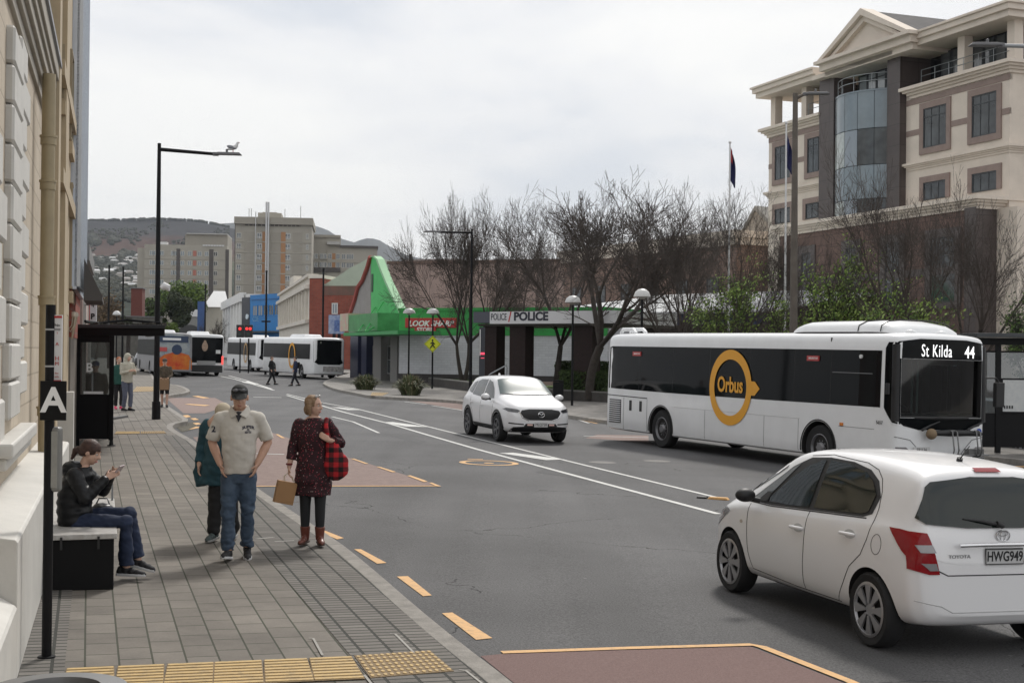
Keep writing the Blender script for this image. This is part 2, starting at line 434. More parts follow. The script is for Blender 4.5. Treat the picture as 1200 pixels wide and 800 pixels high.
KH = .13
kerbL = [(760, 930), (604, 800), (540, 752), (486, 708), (447, 674), (412, 645), (387, 627), (330, 590), (306, 574), (262, 543), (230, 517), (213, 508), (204, 502.5), (201.5, 498.5), (207, 495), (224, 492.5),
         (210, 484), (192, 472), (189, 466.5), (199, 462.5), (219, 460), (224, 457), (213, 451.5), (196, 449.5), (184, 447), (180, 441), (176, 434), (168, 425), (160, 419), (150, 415)]
def offset_line(P, d):
    out = []
    for i, p in enumerate(P):
        t = (P[min(i + 1, len(P) - 1)] - P[max(i - 1, 0)]); t.z = 0; t.normalize()
        q = p + Vector((-t.y, t.x, 0)) * d; out.append(q)
    return out
KL = [G(*p, KH) for p in kerbL]
def smoothline(P, it=1):
    for _ in range(it):
        out = [P[0]]
        for a, c in zip(P, P[1:]): out += [a.lerp(c, .25), a.lerp(c, .75)]
        P = out + [P[-1]]
    return P
KL = smoothline(KL, 1)
def kerb(name, P, wd):
    Q = offset_line(P, wd); n = len(P); b = B()
    lo = [Vector((p.x, p.y, p.z - KH - .05)) for p in P]; ql = [Vector((p.x, p.y, p.z - KH - .05)) for p in Q]
    b.add(lo + P + Q + ql, [(i + a * n, i + 1 + a * n, i + 1 + (a + 1) * n, i + (a + 1) * n) for a in range(3) for i in range(n - 1)] + [(0, n, 2 * n, 3 * n), (n - 1, 2 * n - 1, 3 * n - 1, 4 * n - 1)])
    o = b.build(name, CONC, bevel=.012); tag(o, kind='structure'); return Q
QL = kerb('kerb', KL, .17)
# building line on the left
BLa, BLb = G(20, 794, KH), G(53, 687, KH)
bdir = Vector((-.2887, 1, 0)).normalized()
BL0 = BLa.copy()
def bl(y): return BL0 + bdir * ((y - BL0.y) / bdir.y)
def pv(p, dz=KH): return Vector((p.x, p.y, gz(p.x) + dz))
base = [pv(bl(-20) + Vector((-3, 0, 0))), pv(bl(150) + Vector((-3, 0, 0)))]
pav = [pv(p, KH - .003) for p in QL] + [pv(base[1], KH - .003), pv(base[0], KH - .003)]
b = B(); b.add(pav, [list(range(len(pav)))]); o = b.build('pavement', PAVER)
if o.data.polygons[0].normal.z < 0: o.data.flip_normals()
bm = bmesh.new(); bm.from_mesh(o.data); bmesh.ops.triangulate(bm, faces=bm.faces); bm.to_mesh(o.data); bm.free(); tag(o, kind='structure')
# brick strip next to kerb: boundary from measured joint
j0, j1 = G(400, 755, KH), G(294.5, 631, KH)
jd = (j1 - j0).normalized()
def jl(y): return pv(j0 + jd * ((y - j0.y) / jd.y), KH + .002)
qq = [pv(q, KH + .002) for q in QL if 5 < q.y < 33.]
stripc = qq + [jl(qq[-1].y), jl(qq[0].y)]
sheet('brick_paving', stripc, BRICKP, world=True)
# brick strip against the building
l0, l1 = G(76, 780, KH), G(84, 700, KH); ld = (l1 - l0).normalized()
def ll(y): return pv(l0 + ld * ((y - l0.y) / ld.y), KH + .002)
sheet('brick_paving', [ll(5), ll(11), ll(17), pv(bl(17) + Vector((-.5, 0, 0)), KH + .002), pv(bl(5) + Vector((-.5, 0, 0)), KH + .002)], BRICKP, world=True)

# right hand pavement
kerbR = [(410, 437), (388, 443), (377, 448), (383, 452), (395, 456), (417, 460), (433, 463.5), (469, 465.5), (507, 467), (545, 470), (600, 477), (660, 485), (706, 492), (800, 502), (1000, 520), (1250, 543), (1700, 590)]
KR = smoothline([G(*p, KH) for p in kerbR], 1)
QR = kerb('kerb', KR[::1], -.0 + .17) if False else None
Pn = KR; Qn = offset_line(Pn, .17)
# make sure the inner line lies on the far side
if Qn[10].y < Pn[10].y: Qn = offset_line(Pn, -.17)
n = len(Pn); b = B(); lo = [Vector((p.x, p.y, p.z - KH - .05)) for p in Pn]; ql = [Vector((p.x, p.y, p.z - KH - .05)) for p in Qn]
b.add(lo + Pn + Qn + ql, [(i + a * n, i + 1 + a * n, i + 1 + (a + 1) * n, i + (a + 1) * n) for a in range(3) for i in range(n - 1)])
tag(b.build('kerb', CONC, bevel=.012), kind='structure')
PAVR = brick_mat('far_pavers', (.16, .15, .138), (.22, .205, .19), (.1, .1, .09), .4, .4, .008, rot=-PAVD, bump=.3, dirt=.25)
pr = [pv(q, KH - .003) for q in Qn] + [pv(Vector((44, 12, 0)), KH - .003), pv(Vector((120, 60, 0)), KH), pv(Vector((60, 200, 0)), KH), pv(Vector((-14, 200, 0)), KH), pv(Vector((-20, 125, 0)), KH)]
sheet('pavement', pr, PAVR, world=True)

# ------------------------------------------------------------------ markings
up = [(336, 461.5), (375, 471), (421, 479.5), (491, 497), (558, 513.5), (583, 519.5), (700, 548.3), (832, 580.5), (852, 585)]
lowl = [(336, 463), (375, 474.5), (404, 483), (456, 496), (500, 509), (560, 526.3), (700, 564), (842, 601.8)]
stripe('lane_line', up, .1, WHP); stripe('lane_line', lowl, .12, WHP)
for q in ([(388, 476.8), (398, 477), (424, 480), (408, 480.2)], [(449, 494.4), (460, 494.2), (503, 500), (476, 499.6)], [(585, 530.5), (601, 530), (662, 538), (640, 538.8)]):
    sheet('chevron_marking', q, WHP, .008)
stripe('lane_line', [(389, 488), (414, 494), (444, 507)], .09, WHP)
stripe('lane_line', [(255, 440), (275, 444), (321, 457)], .16, WHP); stripe('lane_line', [(268, 440), (290, 446), (318, 455.5)], .14, WHP)
sheet('chevron_marking', [(283, 447.5), (290, 446.5), (303, 449.5), (298, 450.5)], WHP, .008)
stripe('stop_bar', [(297, 465), (330, 465.6)], .3, WHP)
for q in ([(415, 643), (423, 643), (453, 659), (442, 660)], [(465, 675), (478, 674.5), (506, 697), (496, 698)], [(518, 718), (530, 717), (577, 747), (558, 749)],
          [(303, 579), (311, 578), (323, 587), (316, 589)], [(328, 597), (337.5, 598), (353, 607), (347, 609)], [(367, 619), (375, 619), (403, 630), (395, 631.5)], [(283, 563), (290, 563), (300, 571), (293, 573)]):
    sheet('yellow_kerb_marking', q, ORP, .006)
sheet('bus_box', [(226, 512), (318, 506.5), (414, 537.5), (517, 569), (283, 569.5)], REDP2, .004)
sheet('bus_box', [(194, 466), (252, 466), (270, 475), (240, 484), (215, 484)], REDP2, .004)
stripe('bus_box_line', [(290, 569.3), (514, 569)], .1, ORP, .009)
stripe('bus_box_line', [(296, 531), (333, 532)], .12, WHP, .009)
for q in ([(323, 508.5), (326, 508.5), (334, 513), (330, 513)], [(411, 537), (415, 537), (432, 543), (428, 543)], [(441, 546.5), (445, 546.5), (464, 552.5), (460, 553)], [(477, 557), (481, 556.5), (501, 563.5), (497, 564.5)], [(503, 565.5), (506, 565), (517, 569.5), (512, 569.5)],
          [(372, 524), (376, 524), (391, 529), (387, 529.5)]):
    sheet('yellow_kerb_marking', q, ORP, .012)
for q in ([(214, 486.5), (220, 486), (224, 488), (218, 489)], [(223, 490), (229, 489.5), (233, 491.5), (227, 492)], [(226, 495.5), (232, 495), (236, 496.5), (230, 497.5)], [(221, 503), (228, 502), (236, 500.5), (230, 499.5)], [(216, 473.5), (222, 473), (246, 474.5), (240, 475.5)], [(225, 464), (232, 463.6), (246, 466), (238, 466.5)]):
    sheet('yellow_kerb_marking', q, ORP, .012)
sheet('planting_bed', [(206, 499.5), (214, 495.5), (228, 494), (234, 497), (224, 503.5), (213, 506)], M('bare_soil', (.06, .055, .04), .95, col2=(.11, .1, .075), vscale=9, bump=.8), .01)
sheet('bus_box', [(563, 768), (600, 764.5), (880, 757), (990, 800), (1120, 850), (690, 870)], REDP, .004)
stripe('bus_box_line', [(588, 763.5), (735, 758.5), (880, 754.5), (893, 757), (995, 797), (1080, 835)], .085, ORP, .009)
def ring(cx, cy, rx, wd, dz=.006):
    c = G(cx, cy, dz); r = mpp(c.y) * rx; b = B(); n = 40
    vs = [(c.x + q * math.cos(2 * math.pi * k / n), c.y + q * math.sin(2 * math.pi * k / n)) for q in (r, r - wd) for k in range(n)]
    b.add([(x, y, gz(x) + dz) for x, y in vs], [(k, (k + 1) % n, n + (k + 1) % n, n + k) for k in range(n)])
    o = b.build('road_symbol', ORP)
    if o.data.polygons[0].normal.z < 0: o.data.flip_normals()
    return tag(o, kind='structure')
ring(573, 542, 35, .13); ring(573, 542.3, 6, .12)
stripe('road_symbol', [(548, 537.5), (566, 538)], .12, ORP)
sheet('bus_box', [(480, 469.5), (545, 472.5), (562, 479.5), (540, 480)], REDP2, .004)
stripe('bus_box_line', [(474, 470.5), (500, 473.5)], .12, WHP, .009); stripe('bus_box_line', [(506, 475), (542, 480.5)], .12, WHP, .009)
sheet('bus_box', [(700, 509), (760, 510), (760, 518), (686, 513)], REDP2, .004)
stripe('bus_box_line', [(684, 510.5), (760, 512.5)], .12, WHP, .009)
stripe('bus_box_line', [(676, 491), (690, 495.5)], .1, WHP, .009); stripe('bus_box_line', [(662, 488), (700, 496)], .1, ORP, .009)
stripe('bus_box_line', [(1150, 546), (1260, 546)], .16, ORP, .009)
stripe('yellow_kerb_marking', [(1120, 541), (1300, 556)], .12, ORP, .009)
PATCH = M('asphalt_repair', (.055, .055, .057), .85, col2=(.085, .085, .087), vscale=40, bump=.4, bscale=90)
for q in ([(640, 548), (705, 556), (690, 562), (628, 553)], [(470, 509), (500, 517), (492, 520), (462, 511.5)]): sheet('road_patch', q, PATCH, .003)
def cover(x, y, r):
    c = G(x, y, .0035); bb = B(); bb.add([(c.x + r * math.cos(k * math.pi / 12), c.y + r * math.sin(k * math.pi / 12), gz(c.x + r * math.cos(k * math.pi / 12)) + .0045) for k in range(24)], [list(range(24))]); tag(bb.build('manhole_cover', M('iron_cover', (.09, .085, .08), .6, .3, var=.3, vscale=30)), kind='structure')
cover(706, 541.5, .3); cover(770, 540, .3)
# service covers
for (x0, y0, x1, y1) in ((300, 631, 321, 629), (322, 634, 345, 633)):
    stripe('manhole_rim', [(x0, y0), (x1, y1)], .05, M('steel_worn', (.24, .23, .21), .6, .4), KH + .006)
for pts in (((457, 742), (463, 742), (485, 764)), ((362, 747), (367, 747), (378, 767)), ((538, 784), (546, 785), (565, 800)), ((427, 790), (435, 800))):
    stripe('cover_edge', pts, .018, M('steel_worn'), KH + .007)
# tactile paving : real raised bars and studs
def tact(name, corners, kind, n, m):
    P = [G(*c, KH + .003) for c in corners]      # near-left, near-right, far-right, far-left
    b = B(); b.m = 0
    b.slab(P, (0, 0, .004))
    def at(u, v): return (P[0].lerp(P[1], u)).lerp(P[3].lerp(P[2], u), v)
    b.m = 1
    if kind == 'bar':
        for j in range(n):
            v = (j + .5) / n; dv = .27 / n
            q = [at(.02, v - dv), at(.98, v - dv), at(.98, v + dv), at(.02, v + dv)]
            b.slab([p + Vector((0, 0, .004)) for p in q], (0, 0, .005))
    else:
        for j in range(n):
            for i in range(m):
                u, v = (i + .5) / m, (j + .5) / n; du, dv = .3 / m, .3 / n
                q = [at(u + du * math.cos(a), v + dv * math.sin(a)) for a in [k * math.pi / 4 for k in range(8)]]
                b.slab([p + Vector((0, 0, .004)) for p in q], (0, 0, .005))
    o = b.build(name, [M('tactile_base', (.2, .14, .075), .85, var=.2, vscale=20), TACT]); return tag(o, kind='structure')
tx = [(77, 137, 134, 78), (139, 194, 193, 138), (196, 252, 251, 196), (255, 312, 307, 251), (316, 371, 360, 309), (374, 430, 412, 362)]
for a, c, d_, e_ in tx:
    def yt(x): return 783 - (x - 77) * .0425
    def yb(x): return 811 - (x - 77) * .045
    tact('tactile_paving', [(a - 6, yb(a)), (c - 2, yb(c)), (d_, yt(d_)), (e_, yt(e_))], 'bar', 8, 0)
tact('tactile_paving', [(434, 794), (532, 786), (504, 762), (415, 768)], 'dot', 7, 13)
tact('tactile_paving', [(134, 508.5), (164, 508), (164, 505.5), (136, 505.5)], 'bar', 5, 0)
tact('tactile_paving', [(165, 508), (195, 507.5), (192, 505), (165, 505.5)], 'dot', 4, 14)
tact('tactile_paving', [(155, 459), (190, 458), (196, 453), (160, 453)], 'dot', 4, 14)
tact('tactile_paving', [(434, 463.5), (448, 463.7), (456, 460), (436, 459.5)], 'dot', 4, 8)
# ------------------------------------------------------------------ vehicle materials
CARW = M('white_car_paint', (.76, .76, .77), .34, coat=.6, spec=.5)
BUSW = M('white_bus_paint', (.78, .79, .80), .32, coat=.4, var=.04, vscale=1.5)
def glassmat(name, col, rough=.04, spec=.9):
    return M(name, col, rough, spec=spec)
GLS = glassmat('tinted_glass', (.012, .018, .017), .04, .55); GLB = glassmat('dark_bus_glass', (.004, .005, .006), .05, .10)
BLKP = M('black_plastic', (.012, .012, .013), .55); RUB = M('tyre_rubber', (.014, .014, .015), .85, bump=.2, bscale=80)
BLKM = M('black_powder_coat', (.006, .006, .007), .5, spec=.2)
ALLOY = M('wheel_silver', (.38, .38, .39), .35, .7); CHR = M('chrome', (.75, .75, .76), .12, 1.)
REDL = M('red_lamp', (.24, .004, .008), .15, coat=.25, spec=.3); CLRL = M('clear_lamp', (.28, .27, .28), .15, .3, coat=.5); SEAM = M('panel_gap', (.03, .03, .03), .9)
AMB = M('amber_lamp', (.6, .18, .02), .2); PLATE = M('number_plate_white', (.6, .6, .6), .5); INK = M('black_lettering', (.01, .01, .011), .5)
DARKIN = M('dark_interior', (.015, .014, .014), .8); SEATM = M('seat_fabric', (.015, .02, .03), .9)

def clear_glass(name, tint=(.5, .6, .58), a=.35):
    """thin glazing: part see-through, part mirror"""
    if name in _M: return _M[name]
    m = bpy.data.materials.new(name); m.use_nodes = True; nt = m.node_tree; N = nt.nodes.new; L = nt.links.new
    nt.nodes.remove(nt.nodes['Principled BSDF']); out = nt.nodes['Material Output']
    t = N('ShaderNodeBsdfTransparent'); t.inputs[0].default_value = (*tint, 1); g = N('ShaderNodeBsdfGlossy'); g.inputs['Roughness'].default_value = .03
    fr = N('ShaderNodeFresnel'); fr.inputs[0].default_value = 1.5; mr = N('ShaderNodeMapRange'); mr.inputs['To Min'].default_value = a * .25; mr.inputs['To Max'].default_value = 1
    L(fr.outputs[0], mr.inputs[0]); mx = N('ShaderNodeMixShader'); L(mr.outputs[0], mx.inputs[0]); L(t.outputs[0], mx.inputs[1]); L(g.outputs[0], mx.inputs[2]); L(mx.outputs[0], out.inputs[0])
    _M[name] = m; return m

def loft_body(name, stations, mat, parent, arches, arch_r, arch_w, sub=2, inner=None, crease=None, holes=()):
    """stations: list of (x, [(y,z)...]) half sections from bottom centre round to top centre"""
    b = B(); n = len(stations[0][1]); full = []
    for x, sec in stations:
        ring = [(x, y, z) for y, z in sec] + [(x, -y, z) for y, z in reversed(sec[1:-1])]
        full.append(ring)
    m = len(full[0]); vs = [v for r in full for v in r]; fs = []
    for i in range(len(full) - 1):
        for k in range(m): fs.append((i * m + k, i * m + (k + 1) % m, (i + 1) * m + (k + 1) % m, (i + 1) * m + k))
    for base, rev in ((0, True), ((len(full) - 1) * m, False)):
        # cap as quads strip between left and right halves
        for k in range(n - 1):
            a, c = k, k + 1
            l0, l1 = base + a, base + c
            r0 = base + (0 if a == 0 else (n - 1 if a == n - 1 else m - a)); r1 = base + (n - 1 if c == n - 1 else m - c)
            q = [l0, l1, r1, r0]; q = [v for i_, v in enumerate(q) if v not in q[:i_]]
            if len(q) >= 3: fs.append(tuple(q if rev else q[::-1]))
    b.add(vs, fs)
    o = b.build(name, mat, parent)
    if sub:
        md = o.modifiers.new('s', 'SUBSURF'); md.levels = sub; md.render_levels = sub
    apply_mods(o)
    cutters = []
    for (ax, az) in arches:
        for s in (-1, 1):
            cb = B(); cb.lathe([(arch_r, -arch_w / 2), (arch_r, arch_w / 2)], 48, (ax, s * (inner), az), 'Y')
            co = cb.build('cutter', DARKIN); co.matrix_world = Matrix(); cutters.append(co)
            # parent frame: temporarily at identity
    for h in holes:
        cb = B(); cb.b2(*h); cutters.append(cb.build('cutter', DARKIN))
    o.parent = None; o.matrix_world = Matrix()
    for co in cutters:
        md = o.modifiers.new('b', 'BOOLEAN'); md.object = co; md.operation = 'DIFFERENCE'; md.solver = 'EXACT'; md.material_mode = 'TRANSFER'
    if cutters:
        apply_mods(o)
    for co in cutters: bpy.data.objects.remove(co)
    for p in o.data.polygons: p.use_smooth = True
    o.data.set_sharp_from_angle(angle=R(38))
    bv = bvh_of(o)
    o.parent = parent; o.matrix_parent_inverse = Matrix(); o.matrix_basis = Matrix()
    return o, bv

def wheel(parent, x, y, r, wd, rim, style='cover', side=1, mat=ALLOY, steer=0.):
    """children: wheel > tyre? -> one wheel part with tyre and rim sub-parts"""
    w_ = bpy.data.objects.new('wheel', None); COL.objects.link(w_); w_.parent = parent; w_.location = (x, y, r); w_.rotation_euler = (0, 0, steer); w_.empty_display_size = .1
    b = B(); h = wd / 2; q = rim
    prof = [(q - .015, -h * .75), (q + .01, -h * .95), (r * .93, -h), (r - .012, -h * .86), (r, -h * .7), (r, h * .7), (r - .012, h * .86), (r * .93, h), (q + .01, h * .95), (q - .015, h * .75)]
    b.lathe(prof, 48, (0, 0, 0), 'Y', cap=False)
    b.build('tyre', RUB, w_, smooth=40)
    b = B(); s = side
    b.m = 1; b.lathe([(q - .02, -h * .6), (q - .02, h * .5 * 1)], 32, axis='Y')
    b.m = 0
    if style == 'cover':
        # nine-spoke wheel trim
        b.lathe([(q, s * h * .95), (q - .022, s * (h * .95 + .006)), (q - .03, s * h * .8)], 40, axis='Y', cap=False)
        b.lathe([(.001, s * (h * .86)), (.05, s * (h * .84)), (.065, s * h * .7)], 24, axis='Y', cap=False)
        ns = 8
        for k in range(ns):
            a = 2 * math.pi * k / ns; da = .16; db = .27
            pts = []
            for (rr, aa) in ((.05, -da * 1.6), (q - .02, -db), (q - .02, db * .55), (.05, da * 1.2)):
                pts.append((rr * math.cos(a + aa), s * (h * .80), rr * math.sin(a + aa)))
            b.slab(pts, (0, s * .016, 0))
    elif style == 'alloy':
        b.lathe([(q, s * h * .95), (q - .02, s * (h * .95 + .004)), (q - .03, s * h * .7)], 40, axis='Y', cap=False)
        b.lathe([(.001, s * h * .8), (.055, s * h * .78), (.06, s * h * .5)], 24, axis='Y', cap=False)
        for k in range(5):
            for e in (-.16, .16):
                a = 2 * math.pi * k / 5 + e
                pts = [(.04 * math.cos(a) - .018 * math.sin(a), s * h * .7, .04 * math.sin(a) + .018 * math.cos(a)), ((q - .01) * math.cos(a) - .016 * math.sin(a), s * h * .82, (q - .01) * math.sin(a) + .016 * math.cos(a)),
                       ((q - .01) * math.cos(a) + .016 * math.sin(a), s * h * .82, (q - .01) * math.sin(a) - .016 * math.cos(a)), (.04 * math.cos(a) + .018 * math.sin(a), s * h * .7, .04 * math.sin(a) - .018 * math.cos(a))]
                b.slab(pts, (0, s * .02, 0))
    else:
        # bus wheel: dished rim, hub with nuts
        b.lathe([(q + .012, s * h * .9), (q - .01, s * (h * .95)), (q - .035, s * h * .55), (q * .62, s * h * .45), (q * .6, s * h * .5), (q * .42, s * h * .55), (q * .38, s * h * .85), (q * .3, s * h * 1.0), (.001, s * h * 1.0)], 40, axis='Y', cap=False)
        for k in range(10):
            a = 2 * math.pi * k / 10
            b.lathe([(.017, s * h * .5), (.015, s * h * .68)], 6, (q * .52 * math.cos(a), 0, q * .52 * math.sin(a)), 'Y')
    b.build('rim', [mat, DARKIN], w_, smooth=35)
    return w_

def car_sections(T, xs):
    """T: dict of tables vs x : w (half width), zb (underside), zt (top), belt, wr (roof half width)"""
    st = []
    for x in xs:
        w_, zb, zt, be, wr = (interp(T[k], x) for k in ('w', 'zb', 'zt', 'belt', 'wr'))
        be = min(be, zt - .03)
        gh = zt - be
        zt2 = zt - min(.07, gh * .35)
        wb = w_ * .93
        sec = [(0, zb), (w_ * .72, zb), (w_ * .93, zb + .03), (w_ * .985, zb + (be - zb) * .28), (w_, zb + (be - zb) * .52), (w_ * .985, zb + (be - zb) * .82), (wb + .02, be - .015), (wb - .012, be + .012 if gh > .08 else be + gh * .2),
               (wb + (wr - wb) * .5, be + (zt2 - be) * .5), (wr + .012, zt2 - gh * .08), (wr * .93, zt2 + (zt - zt2) * .45), (wr * .6, zt - (zt - zt2) * .16), (0, zt)]
        st.append((x, sec))
    return st

# ------------------------------------------------------------------ white hatchback, near right
def make_hatchback():
    root = thing('hatchback', 'white five door hatchback seen from behind at the lower right of the road', 'car')
    T = dict(
        w=[(-1.98, .60), (-1.95, .72), (-1.85, .80), (-1.6, .835), (-1.0, .845), (0, .848), (1.2, .845), (1.55, .82), (1.78, .73), (1.9, .58), (1.95, .44)],
        zb=[(-1.98, .34), (-1.9, .25), (-1.5, .21), (1.5, .19), (1.85, .22), (1.95, .3)],
        zt=[(-1.98, .74), (-1.965, .84), (-1.95, .93), (-1.92, 1.01), (-1.86, 1.15), (-1.80, 1.30), (-1.74, 1.405), (-1.66, 1.455), (-1.4, 1.485), (-.8, 1.515), (-.3, 1.52), (.2, 1.495), (.45, 1.45), (.8, 1.25), (1.1, 1.08), (1.22, 1.02), (1.4, .97), (1.65, .87), (1.82, .76), (1.92, .63), (1.95, .56)],
        belt=[(-1.98, .95), (-1.6, 1.01), (-1., .985), (-.2, .94), (.6, .9), (1.1, .88), (1.5, .84), (1.95, .6)],
        wr=[(-1.98, .62), (-1.9, .66), (-1.75, .635), (-1.6, .61), (-.9, .60), (.1, .60), (.45, .59), (.9, .66), (1.2, .70), (1.6, .64), (1.95, .36)])
    RX = lambda x: x if x > -1.255 else -1.255 + (x + 1.255) * .80
    T = {k: [(RX(x), v) for x, v in t] for k, t in T.items()}
    xs = [-1.98, -1.965, -1.95, -1.92, -1.86, -1.80, -1.74, -1.66, -1.5, -1.25, -1., -.7, -.35, 0, .25, .45, .65, .85, 1.05, 1.2, 1.4, 1.62, 1.8, 1.9, 1.95]
    body, bv = loft_body('body', car_sections(T, [RX(x) for x in xs]), [CARW, DARKIN], root, [(-1.255, .30), (1.255, .30)], .335, .34, inner=.80)
    for s, v in ((1, 'L'), (-1, 'R')):
        # side glass
        fw = [(.58, .955), (.60, .99), (.33, 1.20), (.10, 1.33), (-.12, 1.40), (-.16, 1.405), (-.16, .99), (.2, .965)]
        rw = [(-.24, .995), (-.24, 1.408), (-.55, 1.40), (-.85, 1.36), (-1.0, 1.30), (-1.12, 1.20), (-1.10, 1.06), (-1.02, 1.035), (-.6, 1.01)]
        qt = [(.66, .95), (.95, .935), (.70, 1.10), (.42, 1.27), (.25, 1.345), (.42, 1.2), (.62, 1.02)]
        frame = [(1.0, .925), (.70, 1.115), (.40, 1.30), (.12, 1.405), (-.2, 1.43), (-.6, 1.425), (-.9, 1.385), (-1.08, 1.31), (-1.19, 1.19), (-1.16, 1.05), (-1.05, 1.015), (-.3, .975), (.5, .93)]
        wb = patch('window_surround', bv, frame, v, .003, BLKP, root)
        for q, nm in ((fw, 'window'), (rw, 'window'), (qt, 'window')):
            patch(nm, bv, q, v, .009, GLS, root)
        seam('door_seam', bv, [(.93, .90), (.90, .70), (.86, .45), (.80, .30), (.0, .27), (-.75, .27)], v, SEAM, root)
        seam('door_seam', bv, [(-.20, .965), (-.20, .6), (-.17, .28)], v, SEAM, root)
        seam('door_seam', bv, [(-.72, .28), (-.86, .45), (-.96, .60), (-1.12, .72), (-1.19, .85), (-1.225, .98), (-1.22, 1.1), (-1.18, 1.23), (-1.11, 1.33), (-1.0, 1.395), (-.8, 1.435), (-.2, 1.455), (.15, 1.42)], v, SEAM, root)
        seam('window_trim', bv, [(1.0, .917), (.5, .922), (-.3, .967), (-1.1, 1.01)], v, BLKP, root, r=.006)
        for hx, hz in ((-.08, .80), (-.93, .86)):
            d = B(); y = .868
            d.tube([(hx + .10, s * (y - .03), hz), (hx + .08, s * y, hz + .002), (hx - .08, s * y, hz + .006), (hx - .10, s * (y - .03), hz + .004)], [.012, .015, .015, .012], 8)
            d.build('door_handle', CARW, root, smooth=50)
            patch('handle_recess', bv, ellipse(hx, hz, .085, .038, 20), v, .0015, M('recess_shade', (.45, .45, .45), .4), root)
        seam('fuel_flap', bv, ellipse(-1.33, .83, .07, .08, 24) + [(-1.26, .83)], v, SEAM, root, r=.003) if s == 1 else None
        seam('sill_line', bv, [(.9, .235), (.0, .225), (-.9, .235)], v, SEAM, root, r=.005)
        # mirror
        d = B(); d.ball((.74, s * .94, 1.0), (.075, .10, .065), 14, 10); d.build('door_mirror', BLKP if s == 1 else CARW, root, smooth=80)
        d = B(); d.tube([(.72, s * .80, .95), (.74, s * .90, .97)], .025, 8); d.build('mirror_arm', BLKP, root, smooth=60)
        patch('mirror_patch', bv, [(.62, .95), (.82, .94), (.68, 1.04), (.6, 1.03)], v, .012, BLKP, root)
        patch('side_repeater', bv, ellipse(1.02, .72, .03, .018, 12), v, .004, M('lamp_grey', (.5, .45, .4), .2), root)
        patch('headlight', bv, [(1.30, .79), (1.45, .82), (1.72, .72), (1.85, .62), (1.75, .58), (1.55, .66)], v, .006, CLRL, root, step=.05)
        # tail lamp wraps side and rear
        patch('tail_light', bv, [(-1.475, .985), (-1.60, .985), (-1.84, .965), (-1.84, .72), (-1.76, .76), (-1.66, .83), (-1.56, .92)], v, .012, REDL, root, step=.03)
    # rear view pieces: poly in (y,z)
    rp = lambda name, poly, off, mat, step=.05: patch(name, bv, poly, 'B', off, mat, root, step=step)
    rp('rear_window', [(-.66, 1.04), (-.705, 1.08), (-.61, 1.31), (-.56, 1.35), (-.2, 1.39), (.2, 1.39), (.56, 1.35), (.61, 1.31), (.705, 1.08), (.66, 1.04), (.3, 1.01), (-.3, 1.01)], .016, GLS)
    for s in (1, -1):
        rp('tail_light', [(s * .665, .975), (s * .79, .98), (s * .79, .70), (s * .66, .665), (s * .575, .665), (s * .60, .76)], .010, REDL, .03)
        rp('reversing_lamp', [(s * .64, .89), (s * .75, .885), (s * .72, .83), (s * .61, .83)], .016, CLRL, .03)
        rp('indicator_lamp', [(s * .61, .75), (s * .72, .75), (s * .66, .695), (s * .59, .695)], .016, CLRL, .03)
    rp('number_plate', [(-.175, .735), (.175, .735), (.175, .86), (-.175, .86)], .014, M('plate_frame', (.05, .05, .05), .4), .2)
    hp = bv.ray_cast(Vector((-6, 0, .80)), Vector((1, 0, 0)))[0]
    b = B(); b.box((hp.x - .017, 0, .797), (.006, .335, .105)); pl = b.build('plate_face', M('plate_silver', (.5, .5, .5), .4), root)
    put_text('plate_lettering', 'HWG949', root, (hp.x - .0215, 0, .797), (0, -1, 0), (0, 0, 1), .108, INK, .0015, sx=.76, bold=.002)
    b = B(); b.tube([(hp.x - .03, -.42, .888), (hp.x - .05, -.2, .895), (hp.x - .05, .2, .895), (hp.x - .03, .42, .888)], .016, 8); b.build('boot_trim', CHR, root, smooth=60)
    # three-oval emblem
    hx = bv.ray_cast(Vector((-6, 0, .955)), Vector((1, 0, 0)))[0].x - .012
    def oval(cx, cz, rx, rz_, t=.006, nm='emblem'):
        b.tube([(hx, cx + rx * math.cos(a * math.pi / 12), cz + rz_ * math.sin(a * math.pi / 12)) for a in range(25)], t, 6)
    b = B(); oval(0, .955, .062, .041); oval(0, .955, .022, .04, .004); oval(0, .972, .04, .018, .004); b.build('emblem', CHR, root, smooth=60)
    put_text('model_lettering', 'TOYOTA', root, (bv.ray_cast(Vector((-6, .40, .80)), Vector((1, 0, 0)))[0].x - .006, .40, .80), (0, -1, 0), (0, 0, 1), .038, M('dull_badge', (.3, .3, .3), .4, .5), .002, sx=1.25, bold=.0)
    b = B(); x0 = bv.ray_cast(Vector((-6, 0, 1.03)), Vector((1, 0, 0)))[0].x
    b.tube([(x0 - .03, .0, 1.03), (x0 - .035, .06, 1.05)], .022, 8); b.tube([(x0 - .03, 0, 1.035), (x0 - .02, .2, 1.07), (x0 + .0, .34, 1.085)], [.016, .011, .006], 6); b.build('rear_wiper', BLKP, root, smooth=60)
    rp('brake_light', [(-.12, 1.425), (.12, 1.425), (.11, 1.452), (-.11, 1.452)], .012, REDL, .06)
    seam('boot_seam', bv, [(-.60, .70), (-.5, .655), (.5, .655), (.60, .70)], 'B', SEAM, root, r=.005)
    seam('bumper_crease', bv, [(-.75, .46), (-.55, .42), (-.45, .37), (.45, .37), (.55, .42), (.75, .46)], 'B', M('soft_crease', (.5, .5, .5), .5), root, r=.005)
    b = B(); b.tube([(-1.22, .0, 1.47), (-1.24, 0, 1.515)], .025, 8); b.tube([(-1.23, 0, 1.5), (-1.36, .0, 1.62)], [.006, .004], 6); b.build('aerial', BLKP, root, smooth=60)
    patch('windscreen', bv, [(.52, -.62), (.52, .62), (1.08, .70), (1.14, .4), (1.16, 0), (1.14, -.4), (1.08, -.70)], 'T', .006, GLS, root)
